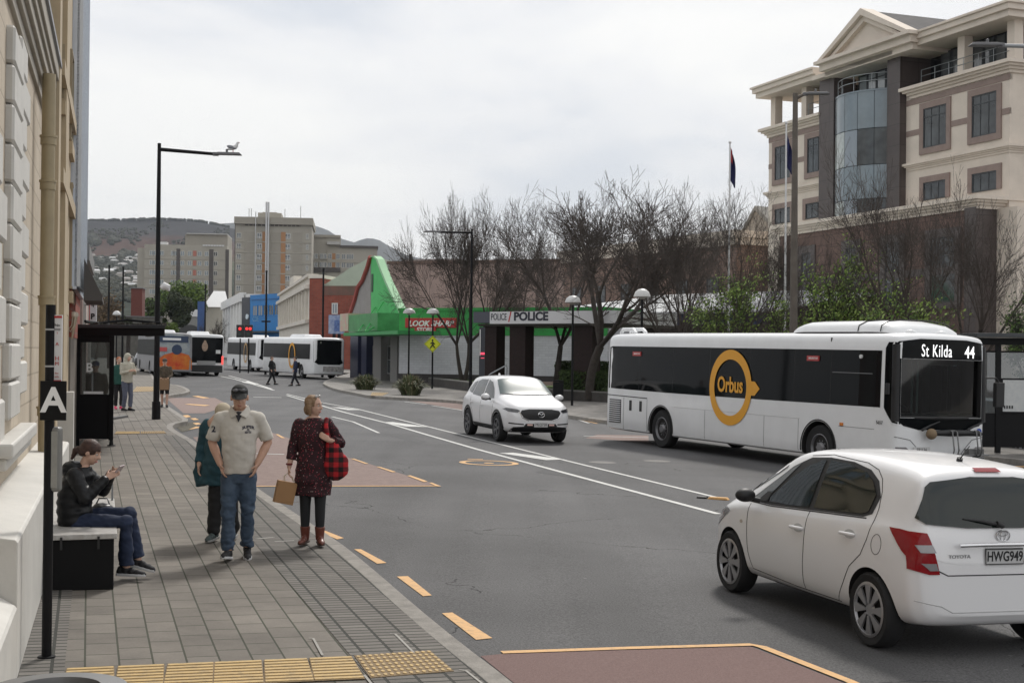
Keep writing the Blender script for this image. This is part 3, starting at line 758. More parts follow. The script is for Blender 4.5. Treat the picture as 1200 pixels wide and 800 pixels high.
    for x in (-1.255, 1.255):
        for s in (1, -1): wheel(root, x, s * .745, .298, .185, .222, 'cover', s)
    return root
def tilt_place(root, P, ang, scale=1.):
    m = Matrix.Rotation(math.atan(-SLOPE), 4, 'Y') @ Matrix.Rotation(ang, 4, 'Z')
    root.matrix_world = Matrix.Translation((P.x, P.y, gz(P.x) + .002)) @ m @ Matrix.Scale(scale, 4)
def by_contacts(root, front, rear, xf, xr, yside, scale=1.):
    """place so that the tyre contacts (front, rear) on one side fall on those ground points"""
    F_, R_ = G(*front), G(*rear); d = (F_ - R_); ang = math.atan2(d.y, d.x)
    mid = (F_ + R_) / 2; xm = (xf + xr) / 2 * scale
    c, s = math.cos(ang), math.sin(ang); ys = yside * scale
    P = Vector((mid.x - (xm * c - ys * s), mid.y - (xm * s + ys * c), 0))
    tilt_place(root, P, ang, scale); print(root.name, 'base', d.length, 'model', (xf - xr) * scale, 'ang', math.degrees(ang))
hb = make_hatchback()
by_contacts(hb, (855, 693), (1018, 757.5), 1.255, -1.255, .82, 1.01)

# ------------------------------------------------------------------ white SUV
def make_suv(label='white compact SUV driving towards the camera in the middle of the road', plate=True):
    root = thing('suv', label, 'car')
    T = dict(
        w=[(-2.27, .60), (-2.22, .74), (-2.1, .86), (-1.8, .905), (0, .92), (1.5, .915), (1.85, .89), (2.05, .82), (2.18, .72), (2.25, .60)],
        zb=[(-2.27, .45), (-2.1, .32), (-1.5, .25), (1.6, .24), (2.1, .28), (2.25, .40)],
        zt=[(-2.27, .95), (-2.2, 1.08), (-2.1, 1.25), (-1.95, 1.50), (-1.8, 1.60), (-1.5, 1.64), (-.6, 1.68), (0, 1.675), (.35, 1.63), (.7, 1.46), (1.05, 1.24), (1.22, 1.165), (1.5, 1.12), (1.85, 1.05), (2.05, .98), (2.18, .90), (2.25, .76)],
        belt=[(-2.27, 1.0), (-1.5, 1.12), (0, 1.05), (1.1, 1.02), (1.6, .98), (2.0, .88), (2.25, .66)],
        wr=[(-2.27, .5), (-1.9, .60), (-1.5, .64), (0, .66), (.4, .66), (.9, .72), (1.2, .78), (1.8, .76), (2.1, .66), (2.25, .5)])
    xs = [-2.27, -2.22, -2.1, -1.95, -1.8, -1.5, -1.1, -.6, -.2, .1, .35, .6, .85, 1.05, 1.2, 1.45, 1.7, 1.9, 2.05, 2.18, 2.25]
    body, bv = loft_body('body', car_sections(T, xs), [CARW, DARKIN], root, [(-1.35, .36), (1.35, .36)], .40, .36, inner=.86)
    for s, v in ((1, 'L'), (-1, 'R')):
        for q in ([(.82, 1.09), (.55, 1.33), (.25, 1.50), (-.1, 1.555), (-.12, 1.09)], [(-.2, 1.09), (-.2, 1.56), (-.8, 1.55), (-1.05, 1.5), (-1.15, 1.15), (-1.1, 1.13)], [(-1.22, 1.16), (-1.12, 1.5), (-1.4, 1.45), (-1.68, 1.26), (-1.6, 1.2)]):
            patch('window', bv, q, v, .006, GLS, root)
        patch('wheel_arch_trim', bv, [(p[0], p[1]) for p in ellipse(1.35, .36, .47, .47, 18, 0, math.pi)] + [(p[0], p[1]) for p in ellipse(1.35, .36, .41, .41, 18, 0, math.pi)][::-1], v, .006, BLKP, root, .06)
        patch('wheel_arch_trim', bv, [(p[0], p[1]) for p in ellipse(-1.35, .36, .47, .47, 18, 0, math.pi)] + [(p[0], p[1]) for p in ellipse(-1.35, .36, .41, .41, 18, 0, math.pi)][::-1], v, .006, BLKP, root, .06)
        patch('sill_trim', bv, [(.88, .28), (.88, .40), (-.88, .40), (-.88, .28)], v, .008, BLKP, root)
        seam('door_seam', bv, [(.95, 1.03), (.95, .6), (.88, .42)], v, SEAM, root); seam('door_seam', bv, [(-.16, 1.07), (-.16, .42)], v, SEAM, root)
        seam('door_seam', bv, [(-1.2, 1.1), (-1.1, .85), (-.9, .7), (-.88, .42)], v, SEAM, root)
        b = B(); b.ball((.72, s * 1.03, 1.13), (.08, .12, .08), 14, 10); b.build('door_mirror', CARW, root, smooth=80)
        b = B(); b.ball((.70, s * 1.02, 1.09), (.075, .115, .06), 14, 10); b.tube([(.72, s * .88, 1.06), (.72, s * .98, 1.09)], .03, 8); b.build('mirror_arm', BLKP, root, smooth=60)
        b = B(); b.box((-.0, s * .93, .88), (.2, .02, .03)); b.build('door_handle', CARW, root, bevel=.008)
        b = B(); b.box((-1., s * .92, .92), (.2, .02, .03)); b.build('door_handle', CARW, root, bevel=.008)
    f = lambda nm, poly, off, mat, st=.05: patch(nm, bv, poly, 'F', off, mat, root, step=st)
    patch('windscreen', bv, [(.38, -.60), (.36, 0), (.38, .60), (1.02, .72), (1.12, .4), (1.15, 0), (1.12, -.4), (1.02, -.72)], 'T', .022, M('grey_teal_windscreen', (.11, .14, .14), .3, spec=.15), root)  # windscreen's grey-teal is an even base colour, gloss kept low
    f('grille', [(-.50, .84), (-.54, .78), (-.46, .66), (-.30, .60), (.30, .60), (.46, .66), (.54, .78), (.50, .84), (.3, .87), (-.3, .87)], .008, BLKP)
    for s in (1, -1):
        f('headlight', [(s * .54, .83), (s * .60, .78), (s * .80, .80), (s * .87, .86), (s * .82, .89), (s * .6, .86)], .01, M('dark_headlight', (.05, .05, .055), .08, coat=1.))
        f('fog_slot', [(s * .45, .475), (s * .80, .50), (s * .80, .53), (s * .45, .505)], .006, BLKP)
        f('indicator_lamp', [(s * .22, .46), (s * .36, .46), (s * .36, .50), (s * .22, .50)], .014, M('side_lamp_pale', (.8, .55, .5), .3))
        seam('chrome_wing', bv, [(s * .56, .80), (s * .50, .66), (s * .32, .585)], 'F', CHR, root, r=.01)
    f('lower_grille', [(-.45, .44), (.45, .44), (.40, .51), (-.40, .51)], .008, BLKP); f('bumper_lip', [(-.80, .30), (.80, .30), (.70, .42), (.4, .44), (-.4, .44), (-.70, .42)], .008, BLKP)
    hx = bv.ray_cast(Vector((6, 0, .49)), Vector((-1, 0, 0)))[0].x
    b = B(); b.box((hx + .02, 0, .485), (.01, .36, .12)); b.build('number_plate', PLATE, root)
    put_text('plate_lettering', 'MLQ738', root, (hx + .027, 0, .485), (0, 1, 0), (0, 0, 1), .10, INK, .001, sx=.85)
    hx = bv.ray_cast(Vector((6, 0, .74)), Vector((-1, 0, 0)))[0].x + .02
    b = B(); b.tube([(hx, .085 * math.cos(a * math.pi / 12), .74 + .065 * math.sin(a * math.pi / 12)) for a in range(25)], .009, 6)
    b.tube([(hx, -.08, .76), (hx, -.035, .765), (hx, 0, .72), (hx, .035, .765), (hx, .08, .76)], .009, 6); b.build('emblem', CHR, root, smooth=60)
    b = B(); b.ball((-1.4, 0, 1.67), (.09, .02, .045), 10, 8); b.build('aerial', CARW, root, smooth=80)
    for x in (-1.35, 1.35):
        for s in (1, -1): wheel(root, x, s * .80, .355, .225, .235, 'alloy', s, M('gunmetal_alloy', (.13, .13, .14), .35, .7))
    return root
suv = make_suv()
by_contacts(suv, (580, 516.5), (548.5, 509.0), 1.35, -1.35, -.90, 1.0)

# ------------------------------------------------------------------ buses
def bus_sections(L_, W, Hh, zb, xs_extra=(), nose=.16, tail=.06, lean=.12):
    """x from 0 (rear) to L_ (front)"""
    st = []; w_ = W / 2
    def sec(x, ww, top, bot, rr=.16):
        return (x, [(0, bot), (ww * .8, bot), (ww - .03, bot + .005), (ww, bot + .08), (ww, .8), (ww, 1.3), (ww - .01, 1.9), (ww - .025, top - rr * 1.6), (ww - .04, top - rr), (ww - .09, top - rr * .42), (ww - .24, top - .035), (ww * .5, top - .005), (0, top)])
    for x, dw, dt, db in [(0, .10, .10, .12), (.02, .05, .06, .06), (.10, .008, .02, .03), (.3, 0, 0, 0), (1.5, 0, 0, 0), (3, 0, 0, 0), (5, 0, 0, 0), (L_ * .6, 0, 0, 0), (L_ * .8, 0, 0, 0), (L_ - 1.2, 0, 0, 0), (L_ - .6, 0, 0, 0), (L_ - .3, .015, .0, .0), (L_ - .12, .06, .02, .03), (L_ - .03, .16, .07, .08), (L_, .30, .14, .14)]:
        st.append(sec(x, w_ - dw, Hh - dt, zb + db))
    return st
def make_bus(name, label, cat, L_=11.4, W=2.5, Hh=2.93, wheels=(2.7, 8.9), wr=.48, zb=.30, side_glass=True, group=None, mat=None, far=False, loc=None, holes=()):
    root = thing(name, label, cat, group=group)
    body, bv = loft_body('body', bus_sections(L_, W, Hh, zb), [mat or BUSW, DARKIN], root, [(x, wr) for x in wheels], wr + .085, .5, inner=W / 2 - .12, sub=1, holes=holes)
    for i, x in enumerate(wheels):
        for s in (1, -1): wheel(root, x, s * (W / 2 - .17), wr, .28, .29, 'bus', s, M('bus_rim', (.22, .22, .23), .45, .6))
    return root, bv, body
ORA = M('amber_logo', (.78, .36, .01), .4)
def ring_poly(cx, cz, ro_x, ro_z, ri_x, ri_z, n=48):
    """closed ring as one keyholed outline"""
    o = ellipse(cx, cz, ro_x, ro_z, n); i = ellipse(cx, cz, ri_x, ri_z, n)
    return o, i
def flat_ring(name, parent, y, cx, cz, rox, roz, rix, riz, mat, th=.004, cut=None, n=64):
    b = B(); o = ellipse(cx, cz, rox, roz, n); i = ellipse(cx, cz, rix, riz, n); s = 1 if y > 0 else -1
    vs = [(p[0], y, p[1]) for p in o] + [(p[0], y, p[1]) for p in i]; b.add(vs, [(k, (k + 1) % n, n + (k + 1) % n, n + k) for k in range(n)])
    ob = b.build(name, mat, parent); 
    if (ob.data.polygons[0].normal.y > 0) != (s > 0): ob.data.flip_normals()
    return ob
def make_city_bus():
    Lb, W, Hh = 11.55, 2.5, 2.93
    root, bv, body = make_bus('city_bus', 'white city bus with a big amber ring logo showing St Kilda 44', 'bus', Lb, W, Hh, (2.88, 9.24), holes=((Lb - 6, Lb + .5, -1.04, 1.04, 1.24, 2.40), (Lb - 1.75, Lb - .62, .9, 1.5, .9, 2.3)))
    DK = M('bus_gap_line', (.12, .12, .12), .7)
    for s, v in ((1, 'L'), (-1, 'R')):
        xe = Lb - .40 if s < 0 else Lb - 1.9
        patch('window_band', bv, [(.14, 1.42), (.14, 2.52), (.3, 2.55), (xe, 2.55), (xe, 1.42), (9.2, 1.415), (6, 1.40), (3, 1.40)], v, .004, GLB, root, step=.5, smooth=False)
        for xw in (1.75, 3.4, 5.05, 6.7, 8.35, 9.6):
            seam('window_seam', bv, [(xw, 1.44), (xw, 2.54)], v, M('window_seal', (.03, .03, .032), .5), root, r=.007)
    v = 'R'
    seam('panel_seam', bv, [(.05, 1.24), (2.2, 1.22)], v, SEAM, root, r=.012)
    seam('panel_seam', bv, [(1.0, 1.2), (1.0, .36)], v, DK, root, r=.006); seam('panel_seam', bv, [(2.2, 1.2), (2.2, .36)], v, DK, root, r=.006)
    for x in (4.9, 7.3, 8.55): seam('panel_seam', bv, [(x, 1.05), (x, .34)], v, DK, root, r=.005)
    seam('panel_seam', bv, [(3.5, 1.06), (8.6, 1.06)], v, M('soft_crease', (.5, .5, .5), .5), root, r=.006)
    seam('panel_seam', bv, [(9.9, .98), (11.0, .98)], v, DK, root, r=.005); seam('panel_seam', bv, [(9.9, .50), (11.2, .50)], v, SEAM, root, r=.014)
    # engine vent, flaps, hatch handles
    b = B(); b.m = 0; b.box((.55, -W / 2 - .001, .82), (.62, .012, .62)); b.m = 1
    for k in range(11): b.box((.55, -W / 2 - .012, .55 + k * .054), (.58, .02, .022))
    b.build('engine_vent', [DARKIN, BUSW], root)
    for x in (1.36, 1.88):
        b = B(); b.box((x, -W / 2 - .004, 1.0), (.12, .014, .27)); b.build('hatch_handle', BLKP, root, bevel=.01)
    b = B(); b.box((10.0, -W / 2 - .01, 1.02), (.1, .03, .07)); b.build('side_marker', AMB, root, bevel=.01)
    # arches lip
    for x in (2.88, 9.24):
        P = [(x + .59 * math.cos(a), -W / 2 - .004, .48 + .59 * math.sin(a)) for a in [math.pi * (k / 20) for k in range(-1, 22)]]
        b = B(); b.tube(P, .014, 6); b.build('wheel_arch_lip', BLKP, root, smooth=60)
    # logo ring (straddles glass and panel) with pointer
    yl = -W / 2 - .014
    ring_ = flat_ring('logo_ring', root, yl, 5.95, 1.63, .86, .88, .655, .655, ORA)
    b = B(); b.slab([(6.75, yl - .001, 1.80), (6.93, yl - .001, 1.80), (7.12, yl - .001, 1.64), (6.93, yl - .001, 1.48), (6.75, yl - .001, 1.48)], (0, .004, 0)); b.build('logo_pointer', ORA, root)
    put_text('logo_lettering', 'Orbus', root, (5.95, yl - .002, 1.68), (1, 0, 0), (0, 0, 1), .50, ORA, .002, sx=.80, bold=.012)
    EX = M('red_exit_sticker', (.45, .05, .05), .5)
    for x in (1.62, 9.0):
        b = B(); b.box((x, -W / 2 + .012, 2.36), (.40, .05, .11)); b.build('exit_sticker', EX, root)
        put_text('exit_lettering', 'EMERGENCY EXIT', root, (x + .02, -W / 2 - .0145, 2.36), (1, 0, 0), (0, 0, 1), .055, M('white_lettering', (.8, .8, .8), .5), .001, sx=.72, bold=.001)
    b = B(); b.lathe([(.04, -W / 2 - .015), (.04, -W / 2 + .03)], 16, (10.55, 0, 2.42), 'Y'); b.build('small_sticker', M('white_sticker', (.7, .7, .7), .5), root)
    seam('driver_window_rail', bv, [(9.65, 2.08), (10.9, 2.08)], v, M('rail_grey', (.1, .1, .1), .3, .6), root, r=.012)
    # front
    f = lambda nm, poly, off, mat, st=.1: patch(nm, bv, poly, 'F', off, mat, root, step=st)
    f('windscreen_header', [(-1.16, 2.406), (-1.16, 2.66), (-1.08, 2.74), (-.6, 2.80), (.6, 2.80), (1.08, 2.74), (1.16, 2.66), (1.16, 2.406)], .006, GLB)
    f('windscreen_base', [(-1.16, 1.234), (1.16, 1.234), (.98, 1.08), (.6, 1.0), (-.6, 1.0), (-.98, 1.08)], .006, GLB)
    for s in (1, -1): f('windscreen_edge', [(s * 1.046, 1.236), (s * 1.16, 1.236), (s * 1.16, 2.404), (s * 1.046, 2.404)], .006, GLB)
    # windscreen wraps onto the sides
    for s, vv in ((1, 'L'), (-1, 'R')):
        patch('windscreen_return', bv, [(Lb - .30, 1.42), (Lb - .31, 2.60), (Lb - .25, 2.72), (Lb - .005, 2.72), (Lb - .005, 1.10), (Lb - .12, 1.14)], vv, .006, GLB, root)
    TEAL = M('cab_reflection_glass', (.03, .055, .055), .05, spec=1.)
    b = B(); n_ = 16; vs = []
    for j, z in enumerate((1.22, 1.62, 2.02, 2.41)):
        for k in range(n_ + 1): y = -1.06 + 2.12 * k / n_; vs.append((Lb - .012 - .13 * (abs(y) / 1.06) ** 3, y, z))
    b.add(vs, [(j * 17 + k, j * 17 + k + 1, j * 17 + k + 18, j * 17 + k + 17) for j in range(3) for k in range(16)]); b.build('windscreen', clear_glass('windscreen_clear', (.30, .38, .37), .12), root, smooth=60)
    b = B(); b.tube([(Lb - .0 - .13 * (abs(y) / 1.06) ** 3, y, 1.235) for y in [-1.06 + 2.12 * k / 12 for k in range(13)]], .035, 6)
    for s in (1, -1): b.tube([(Lb - .13, s * 1.06, 1.2), (Lb - .13, s * 1.06, 2.42)], .04, 6); b.tube([(Lb - .10, s * 1.115, 1.16), (Lb - .12, s * 1.10, 2.68)], .085, 8)
    b.build('windscreen_seal', BLKP, root, smooth=60)
    b = B(); b.b2(Lb - 1.74, Lb - .63, 1.235, 1.245, .92, 2.28); b.build('door_glass', clear_glass('windscreen_clear'), root)
    b = B(); b.tube([(Lb - 1.18, 1.24, .9), (Lb - 1.18, 1.24, 2.3)], .03, 6); b.build('door_post', BLKP, root)
    for x in (Lb - 2.6, Lb - 3.5, Lb - 4.4):
        for y in (-.62, .62): b = B(); b.box((x, y, 1.42), (.1, .8, .5)); b.build('seat', SEATM, root, bevel=.04)
    b = B(); b.box((Lb - 1.5, -.45, 1.45), (.06, 1.1, .5)); b.build('cab_partition', M('partition_grey', (.03, .035, .035), .5), root)
    b = B(); b.tube([(Lb - .62, -.55 + .2 * math.cos(a), 1.34 + .14 * math.sin(a)) for a in [k * math.pi / 9 for k in range(19)]], .016, 6); b.build('steering_wheel', BLKP, root, smooth=60)
    fx = lambda y, z: bv.ray_cast(Vector((30, y, z)), Vector((-1, 0, 0)))[0].x
    LED = M('led_lettering', (.9, .9, .9), .5, emit=(1, 1, 1), estr=.9)
    put_text('destination_lettering', 'St Kilda', root, (fx(0, 2.58) + .022, -.20, 2.56), (0, 1, 0), (0, 0, 1), .35, LED, .002, sx=.64, bold=.0, spacing=1.12)
    put_text('route_lettering', '44', root, (fx(0, 2.58) + .018, .66, 2.55), (0, 1, 0), (0, 0, 1), .34, LED, .002, sx=.78, bold=.003)
    # fleet number and front number plate
    put_text('fleet_number', '5657', root, (11.15, -1.247, 1.12), (1, 0, 0), (0, 0, 1), .10, INK, .002)
    b = B(); b.box((fx(-.5, .62) + .02, -.52, .60), (.012, .42, .13)); b.build('number_plate', PLATE, root); put_text('plate_lettering', 'FRJ136', root, (fx(-.5, .62) + .028, -.52, .60), (0, 1, 0), (0, 0, 1), .11, INK, .001, sx=.85)
    for s in (1, -1):
        f('headlight', [(s * .70, .52), (s * .78, .48), (s * 1.1, .50), (s * 1.12, .66), (s * .9, .66)], .008, CLRL)
        b = B(); y0 = -.55 if s < 0 else .62; b.tube([(fx(y0, 1.02) + .05, y0, 1.0), (fx(y0, 1.0) + .07, y0 + .18, 1.09), (fx(y0, 1.0) + .05, y0 + .45, 1.17)], [.028, .018, .012], 6); b.build('wiper', BLKP, root, smooth=60)
    seam('bumper_seam', bv, [(-1.14, .86), (-.8, .80), (-.6, .62), (-.5, .5)], 'F', DK, root, r=.008); seam('bumper_seam', bv, [(1.14, .86), (.8, .80), (.6, .62), (.5, .5)], 'F', DK, root, r=.008)
    b = B(); xx = fx(0, .9)
    b.tube([(xx + .18, -.35, .95), (xx + .20, 0, .955), (xx + .20, .5, .95), (xx + .17, .85, .93)], [.05, .07, .06, .05], 8); b.m = 1; b.ball((xx + .15, -.40, .93), (.1, .12, .11), 10, 8)
    b.build('rolled_bundle', [BLKP, M('canvas_brown', (.22, .16, .1), .9)], root, smooth=60)
    b = B()
    for y in (.0, .12, .62, .72):
        b.tube([(xx + .05, y, .50), (xx + .32, y, .50), (xx + .36, y, .62), (xx + .30, y, .98), (xx + .24, y, 1.0)], .014, 6)
    b.tube([(xx + .24, 0, 1.0), (xx + .24, .12, 1.0)], .014, 6); b.tube([(xx + .24, .62, 1.0), (xx + .24, .72, 1.0)], .014, 6)
    b.tube([(xx + .3, -.3, .52), (xx + .3, .95, .52)], .02, 6); b.tube([(xx + .22, -.2, .46), (xx + .22, .9, .46)], .025, 6); b.box((xx + .25, .62, .58), (.12, .4, .12)); b.m = 1
    b.build('bicycle_rack', [M('rack_steel', (.16, .16, .16), .4, .8), BLKP], root, smooth=60)
    put_text('blue_badge', 'O', root, (fx(.98, 1.0) + .012, .98, .96), (0, 1, 0), (0, 0, 1), .16, M('blue_badge', (.03, .08, .4), .4), .003, bold=.01)
    # mirrors
    b = B(); b.tube([(Lb - .15, 1.15, 2.05), (Lb - .02, 1.42, 2.06), (Lb + .0, 1.50, 1.95), (Lb, 1.50, 1.6)], .018, 6); b.box((Lb - .02, 1.50, 1.72), (.10, .22, .5)); b.build('door_mirror', BLKP, root, bevel=.01)
    b = B(); b.tube([(Lb - .2, -1.2, 1.82), (Lb - .12, -1.30, 1.80)], .02, 6); b.box((Lb - .12, -1.30, 1.8), (.07, .06, .22)); b.build('door_mirror', BLKP, root, bevel=.01)
    # roof: rear vent, air-con pod, beacons
    b = B(); b.m = 0
    prof = [(-.55, 0), (-.53, .10), (-.42, .17), (-.2, .20), (.2, .20), (.42, .17), (.53, .10), (.55, 0)]
    def pod(x0, x1, sx=.35, hs=1.0, mid=None):
        xs = [x0, x0 + sx * .12, x0 + sx * .5, x0 + sx, x1 - sx, x1 - sx * .4, x1 - sx * .1, x1]; sc = [.02, .45, .85, 1, 1, .8, .45, .02]
        rings = [[(x, p[0] * 1.7 * (.86 + .14 * k), Hh - .05 + (p[1] + .04) * k * hs) for p in prof] for x, k in zip(xs, sc)]
        n_ = len(prof); vs = [v for r in rings for v in r]; b.add(vs, [(i * n_ + k, i * n_ + k + 1, (i + 1) * n_ + k + 1, (i + 1) * n_ + k) for i in range(len(xs) - 1) for k in range(n_ - 1)])
    pod(7.7, 11.05, .55, 1.25); b.build('air_conditioning_pod', BUSW, root, smooth=50)
    b = B()
    for x in (8.75, 9.2): b.box((x, -.52, Hh + .195), (.36, .30, .012), rot=Matrix.Rotation(R(14), 3, 'X'))
    b.build('pod_vent', M('vent_brown', (.16, .12, .1), .7), root)
    for x in (10.05, 10.75):
        b = B(); b.tube([(x, p[0] * 1.71, Hh - .045 + (p[1] + .045) * 1.25) for p in prof], .012, 6); b.build('pod_strap', SEAM, root, smooth=60)
    b = B(); b.b2(10.1, 10.7, -.3, .3, Hh + .19, Hh + .205); b.build('pod_panel', M('grimy_cream', (.42, .40, .36), .7), root)
    b = B(); b.tube([(.15, -.9, Hh - .03), (.25, -.9, Hh + .08), (.8, -.9, Hh + .08), (.95, -.9, Hh - .03)], .05, 8); b.tube([(.15, -.6, Hh + .0), (.25, -.6, Hh + .09), (.8, -.6, Hh + .09), (.95, -.6, Hh)], .05, 8); b.build('roof_rail', BUSW, root, smooth=60)
    for y in (-.5, .3):
        b = B(); b.lathe([(.11, 0), (.11, .05), (.07, .09), (.001, .10)], 16, (11.15, y, Hh - .04)); b.build('roof_beacon', BUSW, root, smooth=50)
    b = B(); b.box((9.55, -1.19, 2.72), (.03, .05, .16)); b.build('roof_latch', BLKP, root)
    b = B(); b.b2(.0 - .012, .04, -1.14, -1.06, .5, 2.7); b.build('rear_yellow_strip', ORA, root)
    for y in (-1.0, 1.0):
        b = B(); b.box((Lb - .12, y, Hh - .16), (.03, .12, .04)); b.build('marker_lamp', BLKP, root)
    # cab interior bits visible behind the screen
    b = B(); b.box((Lb - .38, 0, 1.27), (.42, 2.0, .07)); b.build('dashboard', M('dashboard_grey', (.03, .04, .04), .6), root)
    b = B()
    for x, y in ((Lb - .8, .05), (Lb - 1.3, .35), (Lb - 2.4, .3), (Lb - 3.4, -.3)): b.tube([(x, y, 1.25), (x, y, 2.39)], .022, 6)
    b.build('grab_pole', M('pole_pale', (.3, .32, .32), .4), root)
    return root
cb_ = make_city_bus()
# rear wheel contact and heading measured from the photograph; local x forward, -y is the side seen
Rw = G(773, 524.5); dirb = Vector((.4246, -.9054, 0)); angb = math.atan2(dirb.y, dirb.x)
side = Vector((-dirb.y, dirb.x, 0))      # local +y
P = Rw - dirb * 2.88 + side * (1.25 - .0)
tilt_place(cb_, P, angb)
# ------------------------------------------------------------------ facade helper: local x along the wall, y INTO the building, z up
class Facade:
    def __init__(s, P0, P1, zb=0.):
        s.P0 = Vector((P0[0], P0[1], zb)); d = Vector((P1[0] - P0[0], P1[1] - P0[1], 0)); s.len = d.length; s.d = d.normalized()
        s.n = Vector((s.d.y, -s.d.x, 0))       # candidate outward normal
        if s.n.dot(CAM - s.P0) < 0: s.n = -s.n; 
        s.left = s.d.cross(Vector((0, 0, 1))).dot(s.n) > 0   # True when local x runs left->right as seen
        s.ang = math.atan2(s.d.y, s.d.x)
        s.sy = 1 if Vector((-s.d.y, s.d.x, 0)).dot(s.n) < 0 else -1   # local +y direction relative to 'inwards'
    def uv(s, px, py, off=0.):
        """pixel -> (t along wall, z) on the plane shifted off metres outwards"""
        r_ = ray(px, py); o = s.P0 + s.n * off
        k = (o - CAM).dot(s.n) / r_.dot(s.n); p = CAM + r_ * k
        return (p - s.P0).dot(s.d), p.z - s.P0.z
    def rect(s, x0, y0, x1, y1, off=0.):
        """pixel box (mid heights) -> t0,t1,z0,z1"""
        xm, ym = (x0 + x1) / 2, (y0 + y1) / 2
        ta = s.uv(x0, ym, off)[0]; tb = s.uv(x1, ym, off)[0]; za = s.uv(xm, y0, off)[1]; zb_ = s.uv(xm, y1, off)[1]
        return min(ta, tb), max(ta, tb), min(za, zb_), max(za, zb_)
    def root(s, name, label, cat, group=None):
        o = thing(name, label, cat, s.P0, s.ang, group); return o
def fbox(b, F, t0, t1, z0, z1, out, depth):
    """box: front face 'out' metres proud of the wall, running 'depth' metres back from there"""
    ya, yb = -out * F.sy, (-out + depth) * F.sy
    return b.b2(t0, t1, min(ya, yb), max(ya, yb), z0, z1)
_wm = {}
def window_mesh(w_, h_, frame, nv, nh, glassd, fw=.06, mats=None, deep=.10, key=''):
    k = (round(w_, 2), round(h_, 2), nv, str(nh), fw, key, mats[0].name, mats[1].name)
    if k in _wm: return _wm[k]
    b = B(); b.m = 0
    for x0, x1 in ((-w_ / 2, -w_ / 2 + fw), (w_ / 2 - fw, w_ / 2)): b.b2(x0, x1, -.03, .05, -h_ / 2, h_ / 2)
    for z0, z1 in ((-h_ / 2, -h_ / 2 + fw), (h_ / 2 - fw, h_ / 2)): b.b2(-w_ / 2 + fw, w_ / 2 - fw, -.03, .05, z0, z1)
    for i in range(1, nv): x = -w_ / 2 + w_ * i / nv; b.b2(x - fw * .4, x + fw * .4, -.02, .04, -h_ / 2 + fw, h_ / 2 - fw)
    for zr in (nh if isinstance(nh, (list, tuple)) else [j / nh for j in range(1, nh)]):
        z = -h_ / 2 + h_ * zr; b.b2(-w_ / 2 + fw, w_ / 2 - fw, -.022, .042, z - fw * .4, z + fw * .4)
    me = b.mesh('window'); me.materials.append(mats[0])
    g = B(); g.b2(-w_ / 2 + fw * .8, w_ / 2 - fw * .8, .0, .03, -h_ / 2 + fw * .8, h_ / 2 - fw * .8); gm = g.mesh('pane'); gm.materials.append(mats[1])
    _wm[k] = (me, gm); return _wm[k]
def add_window(F, root, t, z, w_, h_, mats, nv=1, nh=1, fw=.06, out=.02, pane=True, key=''):
    me, gm = window_mesh(w_, h_, None, nv, nh, None, fw, mats, key=key)
    o = link('window', me, root, loc=(t, -out * F.sy, z), rot=(0, 0, 0 if F.sy > 0 else math.pi))
    if pane: link('pane', gm, o)
    return o

GLW = M('window_glass', (.008, .011, .013), .06, spec=.55, col2=(.06, .07, .075), vscale=.9, detail=2); GLD = M('dark_window', (.012, .014, .016), .12, spec=.7)  # lighter noise tone in GLW is painted in for partial reflections
GLL = M('pale_window', (.22, .26, .30), .1, spec=.8)
FRD = M('dark_window_frame', (.04, .045, .05), .5); FRW = M('white_window_frame', (.6, .6, .58), .5)
# ================================================================== big office building on the right
Wx, Wy = 24.8, 72.0
FA = Facade((51.8 - .375 * 92 + .0, 92.0), (51.8 - .375 * 70.2, 70.2))   # left end -> right corner
CREAM = M('cream_stone', (.66, .585, .505), .85, var=.07, vscale=.8, bump=.1); BROWNB = M('brown_band', (.27, .205, .18), .8, var=.1, vscale=2)
GRAN = brick_mat('dark_granite', (.072, .056, .053), (.085, .068, .064), (.045, .036, .034), 1.2, 1.2, .02, plane='XZ', bump=.1, offset=0, rough=.45)
BROWNS = brick_mat('brown_stone', (.13, .085, .07), (.155, .10, .085), (.085, .055, .045), 1.4, .6, .02, plane='XZ', bump=.15)
SPAN = M('blue_spandrel_glass', (.15, .195, .225), .12, spec=.9, var=.12, vscale=.7); SHEER = M('curtained_glass', (.36, .40, .39), .1, spec=.9, var=.25, vscale=1.4)
ROOFD = brick_mat('dark_roof_tiles', (.035, .032, .034), (.05, .046, .048), (.02, .02, .02), .5, .35, .02, plane='XY', bump=.5)
root = FA.root('office_building', 'large cream stone office building with pediment, curved glass bay and brown stone base', 'building')
Lf = FA.len
zc1 = FA.uv(1146, 228, 2.0)[1]                 # top of the brown base at the lower cornice
z_mid = FA.uv(1150, 174, .28)[1]; z_top = FA.uv(1150, 77., .5)[1]; z_eave = FA.uv(1150, 9.5, 1.)[1] - .15
print('office heights', zc1, z_mid, z_top, z_eave, 'len', Lf)
PR = 1.6        # base stands proud of the upper storeys
def part(nm, mat, fn, smooth=None, bevel=0):
    b = B(); fn(b); return b.build(nm, mat, root, smooth=smooth, bevel=bevel)
tA = FA.uv(901, 180)[0]; tB = FA.uv(1183.5, 100)[0]
tbA = FA.uv(914, 270, PR)[0]; tbB = FA.uv(1146, 250, PR)[0]
pL0, pL1 = FA.uv(967, 170)[0], FA.uv(984, 170)[0]; pR0, pR1 = FA.uv(1047, 150)[0], FA.uv(1062, 150)[0]
print('t', tA, tB, tbA, tbB, pL0, pL1, pR0, pR1)
DEP = 30
